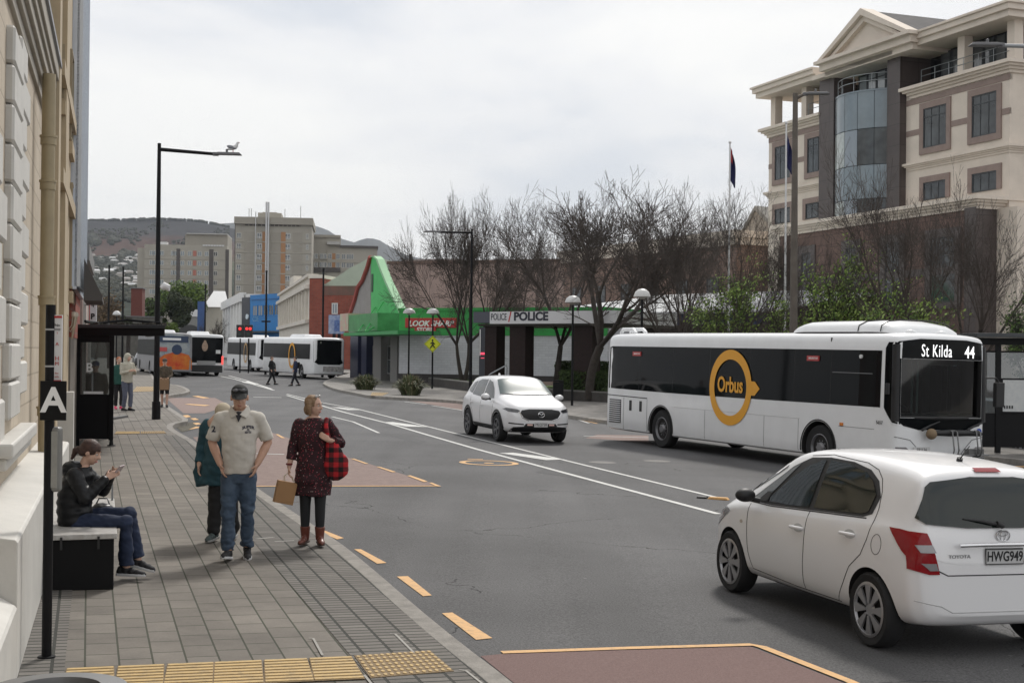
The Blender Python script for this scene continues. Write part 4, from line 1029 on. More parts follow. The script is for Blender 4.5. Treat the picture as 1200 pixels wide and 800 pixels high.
part('wall', CREAM, lambda b: (fbox(b, FA, tA, pL0, 0, z_top, 0, DEP), fbox(b, FA, pR1, tB, 0, z_top, 0, DEP), fbox(b, FA, pL0, pR1, 0, z_top, -2.2, DEP - 2.2)))
part('stone_base', BROWNS, lambda b: fbox(b, FA, tbA, tbB - .9, -3, zc1 - .55, PR, DEP))
part('corner_pier', GRAN, lambda b: fbox(b, FA, tbB - .9, tbB, -3, zc1 - .55, PR + .12, 1.4))
part('side_wall', CREAM, lambda b: fbox(b, FA, tbB - .01, tbB + 1.5, -3, zc1 - .6, PR - 1.2, DEP))
# profiled cornices
def cornice(nm, t0, t1, z, base_out, h=.55, out=.55, mat=None, ret=True, back=3.):
    def fn(b):
        for k, (o, a, c) in enumerate(((out, .0, .30), (out * .72, .30, .5), (out * .42, .5, .72), (out * .2, .72, 1.))):
            fbox(b, FA, t0 - o, t1 + o, z - h * c, z - h * a, base_out + o, back + o)
    return part(nm, mat or CREAM, fn)
cornice('base_cornice', tbA, tbB, zc1, PR, .65, .5, back=DEP)
for a, c in ((tA, pL0 - .02), (pR1 + .02, tB)):
    cornice('terrace_cornice', a if a == tA else a + .5, c if a != tA else c - .5, z_top, 0, .62, .55)
    cornice('string_course', a if a == tA else a + .25, c if a != tA else c - .25, z_mid, 0, .42, .28)
    part('stone_band', BROWNB, lambda b: fbox(b, FA, a, c, z_top - .98, z_top - .66, .03, .2))
# pilasters flanking the bay
part('pilaster', GRAN, lambda b: fbox(b, FA, pL0, pL1, zc1, z_eave - .6, .45, 1.6)); part('pilaster', GRAN, lambda b: fbox(b, FA, pR0, pR1, zc1, z_eave - .6, .45, 2.6))
# windows with stone surrounds
rows = [[(909, 174, 927, 213), (947, 164, 966, 206), (1083, 125, 1110, 174), (1140, 109, 1169, 159)], [(909, 244, 927, 262), (945, 238, 966, 256), (1083, 211, 1109, 236), (1140, 200, 1169, 228)]]
for ri, row in enumerate(rows):
    for q in row:
        t0, t1, z0, z1 = FA.rect(*q)
        if ri == 0: z0, z1 = FA.uv(1154, 159)[1], FA.uv(1154, 110)[1]
        else: z0, z1 = FA.uv(1154, 224)[1], FA.uv(1154, 202)[1]
        m_ = .34
        def fn(b):
            fbox(b, FA, t0 - m_, t1 + m_, z1, z1 + m_, .09, .3); fbox(b, FA, t0 - m_, t0, z0, z1, .09, .3); fbox(b, FA, t1, t1 + m_, z0, z1, .09, .3)
            if ri == 0: fbox(b, FA, t0 - m_, t1 + m_, z0 - m_, z0, .09, .3)
        sr = part('window_surround', BROWNB, fn)
        add_window(FA, root, (t0 + t1) / 2, (z0 + z1) / 2, t1 - t0, z1 - z0, (FRD, GLW), 3, [.78] if ri == 0 else 1, .07, .03)
for a, c in ((tA, FA.uv(905, 190)[0]), (FA.uv(931, 190)[0], FA.uv(943, 190)[0]), (pR1 + .02, FA.uv(1078, 150)[0]), (FA.uv(1114, 140)[0], FA.uv(1135, 135)[0]), (FA.uv(1173, 130)[0], tB)):
    part('stone_band', BROWNB, lambda b: fbox(b, FA, a, c, FA.uv(1124, 147)[1], FA.uv(1124, 140)[1], .025, .15))
# base windows
for (x0, x1) in ((940, 951), (992, 1004), (1038, 1055), (1091, 1120)):
    t0, _ = FA.uv(x0, 320, PR); t1, _ = FA.uv(x1, 320, PR); z0, z1 = zc1 - 5.4, zc1 - 1.9
    part('window_surround', GRAN, lambda b: (fbox(b, FA, t0 - .45, t1 + .45, z1, z1 + .45, PR + .08, .3), fbox(b, FA, t0 - .45, t0, z0, z1, PR + .08, .3), fbox(b, FA, t1, t1 + .45, z0, z1, PR + .08, .3), fbox(b, FA, t0 - .45, t1 + .45, z0 - .3, z0, PR + .1, .3)))
    add_window(FA, root, (t0 + t1) / 2, (z0 + z1) / 2, t1 - t0, z1 - z0, (FRD, GLW), 2, [.35, .7], .07, PR + .02)
    part('shopfront', M('dark_shopfront', (.03, .022, .02), .5), lambda b: fbox(b, FA, t0 - .6, t1 + .6, -.5, zc1 - 8.2, PR + .03, .3))
part('stone_band', GRAN, lambda b: fbox(b, FA, tbA, tbB - .95, zc1 - 7.9, zc1 - 7.5, PR + .05, .3)); part('stone_band', GRAN, lambda b: fbox(b, FA, tbA, tbB - .95, zc1 - 3.9, zc1 - 3.5, PR + .03, .1))
# curved glass bay
tc_ = (pL1 + pR0) / 2; hw = (pR0 - pL1) / 2 - .05; sag = 1.5
bz0, bz1 = zc1 + .0, z_top + .35
Rr = (hw * hw + sag * sag) / (2 * sag)
def arc(k, n, grow=0.):
    a0 = math.asin(hw / Rr); a = -a0 + 2 * a0 * k / n
    return tc_ + (Rr + grow) * math.sin(a), -((Rr + grow) * math.cos(a) - (Rr - sag)) * FA.sy
lev = [bz0, bz0 + (bz1 - bz0) * .13, bz0 + (bz1 - bz0) * .40, bz0 + (bz1 - bz0) * .69, bz1]
NB = 6
for li in range(4):
    for k in range(NB):
        b = B(); s0 = [arc(k + j / 3 * .97 + .015, NB) for j in range(4)]; s1 = [arc(k + j / 3 * .97 + .015, NB, -.06) for j in range(4)]
        z0_, z1_ = lev[li] + .02, lev[li + 1] - .02; vs = [(x, y, z) for z in (z0_, z1_) for x, y in s0 + s1]
        fs = []
        for j in range(3): fs += [(j, j + 1, 8 + j + 1, 8 + j), (4 + j, 4 + j + 1, 12 + j + 1, 12 + j), (8 + j, 8 + j + 1, 12 + j + 1, 12 + j)]
        b.add(vs, fs)
        mt = (SHEER if k < 3 else GLL if k == 3 else GLW) if li in (0, 2) else SPAN
        b.build('bay_panel', mt, root, smooth=30)
def curve_slab(nm, z0, z1, g0, mat, n=16, g1=-.3):
    b = B(); a_ = [arc(k, n, g0) for k in range(n + 1)]; c_ = [arc(k, n, g1) for k in range(n + 1)]; m_ = n + 1
    vs = [(x, y, z) for z in (z0, z1) for x, y in a_ + c_]; fs = []
    for j in range(n): fs += [(j, j + 1, 2 * m_ + j + 1, 2 * m_ + j), (j, j + 1, m_ + j + 1, m_ + j), (2 * m_ + j, 2 * m_ + j + 1, 3 * m_ + j + 1, 3 * m_ + j), (m_ + j, m_ + j + 1, 3 * m_ + j + 1, 3 * m_ + j)]
    b.add(vs, fs); b.build(nm, mat, root, smooth=30)
curve_slab('bay_core', bz0, bz1 - .1, -.1, M('bay_mullion', (.06, .07, .08), .5), g1=-1.2)
curve_slab('bay_cap', bz1 - .1, bz1, .04, SPAN, g1=-2.5)
# balcony rail over the bay
b = B()
for zz in (.55, .95): b.tube([(arc(k, 20, -.15)[0], arc(k, 20, -.15)[1], bz1 + zz) for k in range(21)], .025, 6)
for k in range(0, 21, 4): b.tube([(*arc(k, 20, -.15), bz1), (*arc(k, 20, -.15), bz1 + .95)], .02, 6)
b.build('balcony_rail', M('rail_steel', (.3, .32, .33), .35, .7), root, smooth=60)
zg0, zg1 = bz1, z_eave - .8
for k in range(5):
    t = pL1 + .8 + (k + .5) * (pR0 - pL1 - .8) / 5; add_window(FA, root, t, (zg0 + zg1) / 2, (pR0 - pL1 - .9) / 5, zg1 - zg0, (FRD, M('sky_glass', (.30, .33, .34), .04, spec=1.)), 1, [.75], .08, -.8)
# top storey: recessed glazing, columns, rails, soffit and eaves
def top(a, c, cols, glz):
    for k in range(glz):
        t = a + (c - a) * (k + .5) / glz; add_window(FA, root, t, (z_top + z_eave - .7) / 2, (c - a) / glz - .04, z_eave - .7 - z_top, (FRD, M('terrace_glass', (.10, .11, .115), .08, spec=1.)), 1, [.8], .09, -1.45)
    part('recessed_wall', GLD, lambda b: fbox(b, FA, a - 1.1, c, z_top, z_eave - .3, -1.6, 6))
    for t in cols: part('column', CREAM, lambda b: fbox(b, FA, t - .28, t + .28, z_top, z_eave - .5, -.12, .56))
    b = B()
    for zz in (.55, .9): b.tube([(a, .1 * FA.sy, z_top + zz), (c, .1 * FA.sy, z_top + zz)], .02, 6)
    kk = 0
    while a + kk < c: b.tube([(a + kk, .1 * FA.sy, z_top), (a + kk, .1 * FA.sy, z_top + .9)], .015, 6); kk += 1.2
    b.build('terrace_rail', M('rail_steel'), root, smooth=60)
part('recessed_wall', CREAM, lambda b: fbox(b, FA, pL0, tA + 3.4, z_top, z_eave - .3, -1.7, 6))
c1, c2 = FA.uv(904, 140)[0], FA.uv(940, 130)[0]; c3, c4 = FA.uv(1124, 60)[0], FA.uv(1184, 40)[0]
top(c2 + .6, pL0, [c1, c2], 3); top(pR1 + 1.2, tB - .2, [c3, c4 - .1], 8)
def eave(nm, a, c, z, out, h=.75, fr=0):
    def fn(b):
        fbox(b, FA, a - out, c + (out if fr else 0), z - .12, z, out, 9 + out); fbox(b, FA, a - out + .12, c + (out - .12 if fr else 0), z - .42, z - .12, out - .12, 9); fbox(b, FA, a - out + .3, c + (out - .3 if fr else 0), z - h, z - .42, out - .3, 9)
    part(nm, CREAM, fn)
ez = z_eave + .15
eave('eaves', tA + .1, pL0 - .1, ez, 1.0); 
def fnr(b): fbox(b, FA, pR1 - .1, tB + 1.0, ez - .12, ez, 1.0, 14); fbox(b, FA, pR1 - .1, tB + .88, ez - .42, ez - .12, .88, 14); fbox(b, FA, pR1 - .1, tB + .7, ez - .75, ez - .42, .7, 14)
part('eaves', CREAM, fnr)
# pediment
pa, pc = FA.uv(961, 80, 1.5)[0], FA.uv(1058, 42, 1.5)[0]; pm = FA.uv(1008, 11, 1.5)[0]; zp0 = ez - .05; zp1 = FA.uv(1008, 12, 1.5)[1]
print('pediment', pa, pc, zp0, zp1)
def tri(b, x0, x1, zb_, za, out, dep):
    b.slab([(x0, -out * FA.sy, zb_), (x1, -out * FA.sy, zb_), (pm, -out * FA.sy, za)], (0, dep * FA.sy, 0))
part('pediment', CREAM, lambda b: tri(b, pa + .2, pc - .2, zp0, zp1 - .3, .95, 1.2))
def rake(b, o, th, d0):
    for x0, s_ in ((pa - .3, 1), (pc + .3, -1)):
        v0 = Vector((x0, 0, zp0 + d0)); v1 = Vector((pm, 0, zp1 + d0)); n_ = Vector((0, 0, -th))
        b.slab([(v0.x, -o * FA.sy, v0.z), (v1.x, -o * FA.sy, v1.z), (v1.x, -o * FA.sy, v1.z - th), (v0.x, -o * FA.sy, v0.z - th * .6)], (0, .9 * FA.sy, 0))
part('pediment_coping', CREAM, lambda b: (rake(b, 1.5, .4, .12), rake(b, 1.25, .35, -.28)))
part('pediment_cornice', CREAM, lambda b: (fbox(b, FA, pa - .6, pc + .6, zp0 - .15, zp0 + .05, 1.6, 3), fbox(b, FA, pa - .4, pc + .4, zp0 - .55, zp0 - .15, 1.3, 3), fbox(b, FA, pa - .2, pc + .2, zp0 - .9, zp0 - .55, 1.0, 3)))
b = B(); b.slab([(pa - .2, -.6 * FA.sy, zp0 + .02), (pc + .2, -.6 * FA.sy, zp0 + .02), (pm, -.6 * FA.sy, zp1 + .02)], (0, 26 * FA.sy, 0)); b.build('pediment_roof', ROOFD, root)
part('bay_soffit', CREAM, lambda b: fbox(b, FA, pL0, pR1, z_eave - .75, z_eave - .5, 1.0, 3.4))
part('main_roof', ROOFD, lambda b: b.slab([(pR1, -.2 * FA.sy, ez + .02), (tB + .5, -.2 * FA.sy, ez + .02), (tB - 3, 8 * FA.sy, ez + 1.2), (pR1, 8 * FA.sy, ez + 1.2)], (0, 0, -.3)))

# ================================================================== buildings behind the trees
def simple_building(name, label, F, dep, h, mat, roof=None, zb=-2):
    r_ = F.root(name, label, 'building'); b = B(); fbox(b, F, 0, F.len, zb, h, 0, dep); b.build('wall', mat, r_)
    return r_
BRK = brick_mat('brown_brick', (.20, .13, .105), (.24, .16, .13), (.14, .11, .095), .5, .22, .02, plane='XZ', bump=.2)
PINK = M('pinkish_brick_wall', (.33, .25, .22), .9, var=.12, vscale=1.2)
def XY(px, Y): p = D(px, 400, Y); return (p.x, p.y)
F1 = Facade(XY(660, 118), XY(862, 96)); h1 = F1.uv(846, 280)[1]
r1 = simple_building('brick_hall', 'dark brown brick hall with pale cornice behind the bare trees', F1, 25, h1 - .0, BRK)
b = B(); fbox(b, F1, -.4, F1.len + .4, h1, h1 + .5, .5, 25.5); fbox(b, F1, -.2, F1.len + .2, h1 - .5, h1, .25, 25); b.build('cornice', CREAM, r1)
for k in range(6):
    add_window(F1, r1, F1.len * (k + .6) / 6.3, h1 - 4.0, 1.5, 2.6, (FRD, GLW), 2, 2, .08, .03)
F2 = Facade(XY(455, 140), XY(715, 132)); h2 = F2.uv(640, 307)[1]
r2 = simple_building('long_warehouse', 'long low warehouse with a plain pinkish brown wall behind the green shop', F2, 20, h2, PINK)
b = B(); fbox(b, F2, -.2, F2.len + .2, h2, h2 + .3, .15, 20.3); b.build('parapet', M('parapet_brown', (.16, .11, .09), .9), r2)
b = B(); fbox(b, F2, -2, F2.uv(500, 300)[0], h2, F2.uv(480, 297)[1], -8, 10); b.build('roof_block', M('pale_pink_wall', (.3, .26, .25), .9), r2)
b = B(); fbox(b, F2, F2.uv(470, 300)[0], F2.uv(471.2, 300)[0], h2, F2.uv(460, 296)[1], -2, .4); b.build('chimney', M('dark_flue', (.05, .05, .05), .7), r2)
# beige gabled building
F3 = Facade(XY(852, 112), XY(903, 108)); g0, g1 = F3.uv(852, 292)[1], F3.uv(878, 245)[1]
r3 = F3.root('gabled_building', 'beige gabled building between the brick hall and the office building', 'building')
b = B(); b.slab([(0, 0, -2), (F3.len, 0, -2), (F3.len, 0, g0 + 1.8), (F3.uv(886, 300)[0], 0, g1), (0, 0, g0 - 1)], (0, 18 * F3.sy, 0)); b.build('wall', M('beige_render', (.30, .27, .23), .9, var=.08, vscale=1), r3)
b = B(); tm = F3.uv(886, 300)[0]
b.slab([(-.3, -.2 * F3.sy, g0 - 1.2), (tm, -.2 * F3.sy, g1 + .2), (tm, -.2 * F3.sy, g1 - .15), (-.3, -.2 * F3.sy, g0 - 1.6)], (0, 18 * F3.sy, 0)); b.slab([(F3.len + .3, -.2 * F3.sy, g0 + 1.7), (tm, -.2 * F3.sy, g1 + .2), (tm, -.2 * F3.sy, g1 - .15), (F3.len + .3, -.2 * F3.sy, g0 + 1.3)], (0, 18 * F3.sy, 0))
b.build('gable_coping', M('grey_coping', (.22, .21, .19), .9), r3)
add_window(F3, r3, F3.uv(872, 320)[0], F3.uv(872, 322)[1], 1.2, 2.2, (FRD, GLW), 2, 2, .08, .03)
# low white metal roofed building with blue fascia
F4 = Facade(XY(610, 92), XY(905, 76)); zf = F4.uv(780, 368)[1]; zf0 = F4.uv(780, 381)[1]; zr = F4.uv(780, 349)[1] + .6
r4 = F4.root('low_office', 'low building with white ribbed metal roof and dark blue fascia behind the trees', 'building')
MET = brick_mat('white_ribbed_roof', (.50, .51, .52), (.54, .55, .56), (.36, .37, .38), .6, 50, .04, plane='XY', bump=.4)
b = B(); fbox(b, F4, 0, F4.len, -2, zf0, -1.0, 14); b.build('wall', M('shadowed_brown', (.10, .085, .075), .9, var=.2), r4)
b = B(); fbox(b, F4, 0, F4.len, zf0, zf, .0, .4); b.build('fascia', M('navy_fascia', (.012, .022, .075), .5), r4)
b = B(); b.slab([(-1, -.4 * F4.sy, zf), (F4.len, -.4 * F4.sy, zf), (F4.len + 4, 9 * F4.sy, zr), (4.5, 9 * F4.sy, zr)], (0, 0, .12)); b.slab([(-1, -.4 * F4.sy, zf), (4.5, 9 * F4.sy, zr), (-1, 18 * F4.sy, zf)], (0, 0, .12)); b.build('roof', MET, r4)
for k in range(7):
    add_window(F4, r4, F4.len * (k + .6) / 7.3, zf0 - 1.4, 2.2, 1.8, (FRD, GLD), 3, 1, .08, -.98)
# ================================================================== green lookalike wall + sign
F5 = Facade(XY(468, 84), XY(712, 78)); z5t, z5b = F5.uv(560, 364)[1], F5.uv(560, 393)[1]; z5g = F5.uv(560, 439)[1]; z5p = F5.uv(560, 447)[1]
print('z5', z5t, z5b, z5g, z5p)
GREEN = M('bright_green_paint', (.03, .30, .06), .6, var=.12, vscale=1.5)
r5 = F5.root('convenience_store', 'long low white brick store wall under a bright green band with a red sign', 'building')
WB = brick_mat('white_painted_brick', (.52, .53, .56), (.58, .59, .62), (.45, .46, .48), .42, .15, .012, plane='XZ', bump=.3, dirt=.1)
b = B(); fbox(b, F5, 0, F5.len, z5g, z5t, 0, 5.5); b.build('wall', WB, r5)
b = B(); fbox(b, F5, 0, F5.len, z5b, z5t + .02, .06, .3); b.build('green_band', GREEN, r5)
b = B(); fbox(b, F5, -.05, F5.len, z5t, z5t + .18, .12, 5.5); b.build('parapet', GREEN, r5)
b = B(); fbox(b, F5, 0, F5.len, -1, z5g, .12, 5.5); b.build('plinth', M('dark_plinth', (.045, .04, .04), .85, var=.2), r5)
# red shop sign
def text_on(F, root_, px, py, txt, h, mat, out, sx=1., nm='lettering', bold=.0, ext=.01, shear=0.):
    t, z = F.uv(px, py, out); rx = Vector((1, 0, 0)) * (1 if F.sy > 0 else -1)
    return put_text(nm, txt, root_, (t, -out * F.sy, z), rx, (0, 0, 1), h, mat, ext, sx=sx, bold=bold, shear=shear)
SIGNR = M('sign_red', (.42, .02, .02), .5); SIGNW = M('sign_white', (.75, .74, .72), .5)
t0, t1, za, zb2 = F5.rect(475, 372.5, 535, 384, .1)
b = B(); fbox(b, F5, t0, t1, za, zb2, .14, .08); t2, t3, zc_, zd_ = F5.rect(486, 383, 511, 390.5, .1); fbox(b, F5, t2, t3, zc_, zd_, .138, .08); b.build('shop_sign', SIGNR, r5, bevel=.02)
text_on(F5, r5, 504.5, 379.2, 'LOOK SHARP', .46, SIGNW, .15, sx=1.12, bold=.015, shear=.25); text_on(F5, r5, 498, 386.3, 'STORE', .34, SIGNW, .15, sx=1.1, bold=.01)
# ================================================================== police canopy on columns
Zp = .85
F6 = Facade(XY(554, 66.5), XY(722, 62.)); zt6, zb6 = F6.uv(640, 364.5)[1], F6.uv(640, 379)[1]; zg6 = F6.uv(640, 441)[1]
print('police', zt6, zb6, zg6)
r6 = F6.root('police_canopy', 'flat canopy on dark square columns with POLICE lettering on its white fascia', 'canopy')
b = B(); tw0 = F6.uv(574, 370)[0]; fbox(b, F6, tw0, F6.len, zb6, zt6, 0, 6); b.build('white_fascia', M('fascia_white', (.60, .60, .61), .6), r6)
b = B(); fbox(b, F6, 0, tw0 - .01, zb6 + .05, zt6, -.02, 6); b.build('grey_fascia', M('fascia_slate', (.06, .065, .085), .5), r6)
b = B(); fbox(b, F6, 0.1, F6.len, zb6 - .1, zb6 - .01, -.3, 5.6); b.build('soffit', M('soffit_dark', (.06, .055, .05), .8), r6)
GRC = M('dark_column_granite', (.024, .015, .014), .5, var=.2, vscale=6, spec=.15)
for x0, x1 in ((566, 581.5), (597, 615.5), (671, 694)):
    t0, _ = F6.uv(x0, 410, -.5); t1, _ = F6.uv(x1, 410, -.5); b = B(); fbox(b, F6, t0, t1, -.6, zb6 - .1, -.5, .75); b.build('column', GRC, r6)
POL = M('navy_lettering', (.015, .017, .03), .5)
text_on(F6, r6, 584.5, 371.5, 'POLICE', .46, POL, .005, sx=.62, bold=.0); text_on(F6, r6, 622, 371, 'POLICE', .55, POL, .005, sx=1.08, bold=.022, nm='large_lettering')
t0, z0 = F6.uv(597.5, 371); b = B(); b.slab([(t0 - .1, -.006 * F6.sy, z0 - .25), (t0 - .03, -.006 * F6.sy, z0 - .25), (t0 + .1, -.006 * F6.sy, z0 + .25), (t0 + .03, -.006 * F6.sy, z0 + .25)], (0, .006 * F6.sy, 0)); b.build('red_slash', SIGNR, r6)
# ================================================================== green gabled shop on the corner
F7 = Facade(XY(410, 100), XY(476, 86))
def q7(px, py, o=0.): t, z = F7.uv(px, py, o); return (t, -o * F7.sy, z)
r7 = F7.root('green_gable_shop', 'corner shop with a tall curved gable painted green and grey above a street canopy', 'building')
gl = [(434, 301), (431, 312), (425, 328), (419.5, 336), (416, 350), (411, 365), (409, 370)]
gr = [(434, 301), (438, 300.5), (442, 304), (446, 315), (452, 330), (459.5, 346), (467, 362), (474, 377)]
def flatpoly(nm, F, pts, mat, root_, out=0., th=.3):
    b = B(); b.slab([(F.uv(x, y, out)[0], -out * F.sy, F.uv(x, y, out)[1]) for x, y in pts], (0, th * F.sy, 0)); return b.build(nm, mat, root_)
GREY7 = M('grey_render_wall', (.27, .26, .25), .85, var=.1, vscale=1.5)
flatpoly('grey_gable', F7, gl + [(409, 392), (434.8, 392)], GREY7, r7, 0, .4)
GREEN7 = M('light_green_paint', (.06, .46, .12), .6, var=.12, vscale=1.2)
flatpoly('green_gable', F7, [(434.8, 301)] + gr[1:] + [(474, 392), (434.8, 392)], GREEN7, r7, 0.02, .42)
b = B(); b.tube([q7(x, y, .1) for x, y in gl], .16, 6); b.build('red_coping', M('red_coping', (.33, .07, .055), .7), r7, smooth=50)
b = B()
for (xa, ya), (xb_, yb_) in zip(gr[:-1], gr[1:]): b.slab([q7(xa, ya - .6, .12), q7(xb_, yb_ - .6, .12), q7(xb_ - 1.6, yb_ + .3, .12), q7(xa - 1.6, ya + .6, .12)], (0, .5 * F7.sy, 0))
b.build('pale_coping', M('pale_green_coping', (.33, .55, .34), .8), r7)
t0, t1, za, zb2 = F7.rect(435.2, 321, 436.9, 342, .05); b = B(); fbox(b, F7, t0, t1, za, zb2, .06, .1); b.build('slit_window', M('slit_dark', (.01, .04, .015), .5), r7)
# canopy and box balcony
b = B(); t0, t1, za, zb2 = F7.rect(406, 388.5, 470, 392.5, 2.4); fbox(b, F7, t0, t1, za, zb2, 2.6, 2.6); b.build('canopy', M('green_canopy_edge', (.04, .28, .08), .6), r7)
t0, t1, za, zb2 = F7.rect(412, 368, 446, 388.2, 1.6); b = B(); fbox(b, F7, t0, t1, za, zb2, 1.8, 1.8); b.build('hoarding', M('dark_green_hoarding', (.035, .20, .055), .5, col2=(.06, .30, .09), vscale=1.5), r7)
t0_, t1_, za_, zb_2 = F7.rect(402, 367.5, 411.5, 388, 1.6); b = B(); fbox(b, F7, t0_, t1_, za_, zb_2, 1.82, 1.8); b.build('banner_board', M('banner_pale', (.42, .55, .36), .6, col2=(.6, .3, .28), vscale=2.5), r7)
b = B()
for a_, c_ in (((449, 354), (428, 388)), ((462, 370), (430, 388)), ((440, 360), (420, 388))):
    b.tube([q7(*a_, .05), q7(*c_, 2.4)], .04, 5)
b.build('stay_rod', GREEN7, r7)
# ground floor: shopfront openings
b = B(); t0, t1, za, zb2 = F7.rect(411, 393, 475, 442, 0.); fbox(b, F7, t0, t1, -1, zb2, -.6, 1.5); b.build('shopfront_wall', M('shop_dark', (.035, .033, .035), .6), r7)
for x0, x1, m_ in ((424, 430, M('navy_pillar', (.012, .018, .05), .5)), (438, 447, M('grey_pillar', (.19, .185, .18), .8)), (458, 466, M('grey_pillar')), (468, 475, M('white_pillar', (.42, .42, .43), .8)), (411, 420, M('navy_pillar'))):
    t0, t1, za, zb2 = F7.rect(x0, 393, x1, 442, 0.); b = B(); fbox(b, F7, t0, t1, -1, zb2, .04, .7); b.build('pillar', m_, r7)
for x0, x1 in ((430.5, 437.5), (447.5, 452)):
    t0, t1, za, zb2 = F7.rect(x0, 405, x1, 438, 0.); add_window(F7, r7, (t0 + t1) / 2, (za + zb2) / 2, t1 - t0, zb2 - za, (M('shop_frame', (.2, .2, .2), .5), GLW), 1, 2, .07, -.4)
# ================================================================== distant side of the street
F8 = Facade(XY(362, 140), XY(327, 190)); 
r8 = F8.root('stucco_building', 'two storey cream stucco building with tall pilasters beside the red brick side wall', 'building')
zt8 = F8.uv(362, 324)[1]; zc8 = F8.uv(355, 378)[1]
STU = M('cream_stucco', (.66, .62, .55), .85, var=.08, vscale=1); RBR = brick_mat('red_brick', (.23, .055, .035), (.28, .075, .048), (.20, .10, .08), .6, .2, .02, plane='XZ', bump=.2)
b = B(); fbox(b, F8, 0, F8.len, -1, zt8, 0, 1.2); b.build('wall', STU, r8)
b = B(); fbox(b, F8, -.3, F8.len, zt8 - 1.3, zt8 - .9, .5, .6); fbox(b, F8, -.3, F8.len, zt8 - .1, zt8 + .2, .3, 1.2); fbox(b, F8, 0, F8.len, zc8 - .2, zc8 + .2, .4, .5); b.build('cornice', STU, r8)
for k in range(12):
    t = F8.len * (k + .5) / 12; b = B(); fbox(b, F8, t - .35, t + .35, zc8 + .2, zt8 - 1.3, .3, .4); b.build('pilaster', STU, r8)
    if k < 11: add_window(F8, r8, t + F8.len / 24, (zc8 + zt8 - 1.5) / 2, 1.3, (zt8 - 1.5 - zc8) * .8, (FRW, GLD), 1, 2, .1, .02, pane=True)
b = B(); fbox(b, F8, F8.len * .45, F8.len * .6, zt8 + .2, zt8 + .9, .0, 1.); fbox(b, F8, F8.len * .47, F8.len * .58, zt8 + .9, zt8 + 1.3, .0, 1.); b.build('parapet_crest', STU, r8)
t0 = F8.len; b = B(); fbox(b, F8, 0.2, F8.len, -1, zc8 - 3.2, .03, .2); b.build('shopfront', GLD, r8)
b = B(); fbox(b, F8, 0, F8.len, zc8 - 3., zc8 - 2.6, 2.6, 2.6); b.build('verandah', M('verandah_grey', (.2, .2, .2), .7), r8)
F9 = Facade(XY(362, 139.5), XY(425, 138.5)); zt9 = F9.uv(370, 326)[1]; zr9 = F9.uv(400, 335)[1]
r9 = F9.root('brick_building', 'red brick building with a pale green curved roof behind the green gable', 'building')
b = B(); fbox(b, F9, 0, F9.uv(378, 330)[0], -1, zt9, 0, 8); fbox(b, F9, F9.uv(378, 330)[0], F9.len, -1, zr9, -.05, 8); b.build('wall', RBR, r9)
b = B(); fbox(b, F9, -.1, F9.uv(378.5, 330)[0], zt9, zt9 + .35, .1, 8); b.build('coping', STU, r9)
b = B(); fbox(b, F9, F9.uv(380, 340)[0], F9.len, F9.uv(400, 346)[1], F9.uv(400, 336)[1] + .1, -.02, 1); b.build('stained_band', M('stained_brick', (.12, .09, .07), .9, col2=(.2, .1, .08), vscale=1), r9)
t0, t1, za, zb2 = F9.rect(389, 355, 396, 368); add_window(F9, r9, (t0 + t1) / 2, (za + zb2) / 2, t1 - t0, zb2 - za, (FRW, GLL), 2, 1, .1, .05)
# curved green roof: barrel running back from the gable
ROOFG = M('pale_green_roof', (.40, .46, .37), .6, var=.08, vscale=.6)
roofpts_front = [(378, 334), (384, 331), (397, 323), (410, 314), (424, 307), (436, 300), (436, 337), (381, 337)]
b = B(); b.slab([(F9.uv(x, y, -.5)[0], .5 * F9.sy, F9.uv(x, y, -.5)[1]) for x, y in roofpts_front], (0, 8 * F9.sy, 0)); b.build('roof', ROOFG, r9)
# white-blue sign on roof between
F10 = Facade(XY(384, 108), XY(404, 107.6)); b10 = B()
t0, t1, za, zb2 = F10.rect(385, 369, 402, 391); ro = F10.root('billboard', 'blue and white shop billboard standing left of the green canopy', 'sign')
b = B(); b.m = 0; fbox(b, F10, t0, t1, za, zb2, 0, .3); b.m = 1; fbox(b, F10, t0 + .5, t1 - .3, za + .2, zb2 - .4, .02, .1); b.build('board', [M('billboard_blue', (.08, .13, .3), .5, col2=(.35, .4, .5), vscale=2.2), M('billboard_navy', (.02, .05, .18), .5, col2=(.12, .2, .42), vscale=5)], ro)
b = B(); fbox(b, F10, t0 + .3, t0 + .5, -1, za, -.1, .2); b.build('post', BLKM, ro); b = B(); fbox(b, F10, t1 - .5, t1 - .3, -1, za, -.1, .2); b.build('post', BLKM, ro)
# blue building
F11 = Facade(XY(326.5, 185), XY(282, 250)); 
F11 = Facade(XY(283, 206), XY(328, 196)); zt11 = F11.uv(305, 345)[1]
r11 = F11.root('blue_building', 'bright blue boxy shop building with a band of upper windows', 'building')
BLU = M('bright_blue_cladding', (.012, .19, .50), .5, var=.08, vscale=.6)
tb0 = F11.uv(293, 360)[0]
b = B(); fbox(b, F11, tb0, F11.len, -1, zt11, 0, 20); b.build('wall', BLU, r11)
b = B(); fbox(b, F11, 0, tb0, -1, zt11 - .3, .02, 20); b.build('dark_stair_tower', M('slate_cladding', (.03, .035, .045), .4), r11)
za, zb2 = F11.uv(310, 370)[1], F11.uv(310, 357)[1]
for k in range(5):
    t0 = tb0 + .9 + (F11.len - tb0 - 1) * k / 5; w5 = (F11.len - tb0 - 1.2) / 5; add_window(F11, r11, t0 + w5 / 2, (za + zb2) / 2, w5 - .15, zb2 - za, (BLU, GLW if k > 1 else M('blind_glass', (.25, .26, .26), .3)), 2, 1, .12, .03)
b = B(); fbox(b, F11, tb0 + .4, F11.len, F11.uv(310, 351)[1], F11.uv(310, 350)[1], .1, .2); b.build('trim', M('blue_trim', (.02, .14, .36), .5), r11)
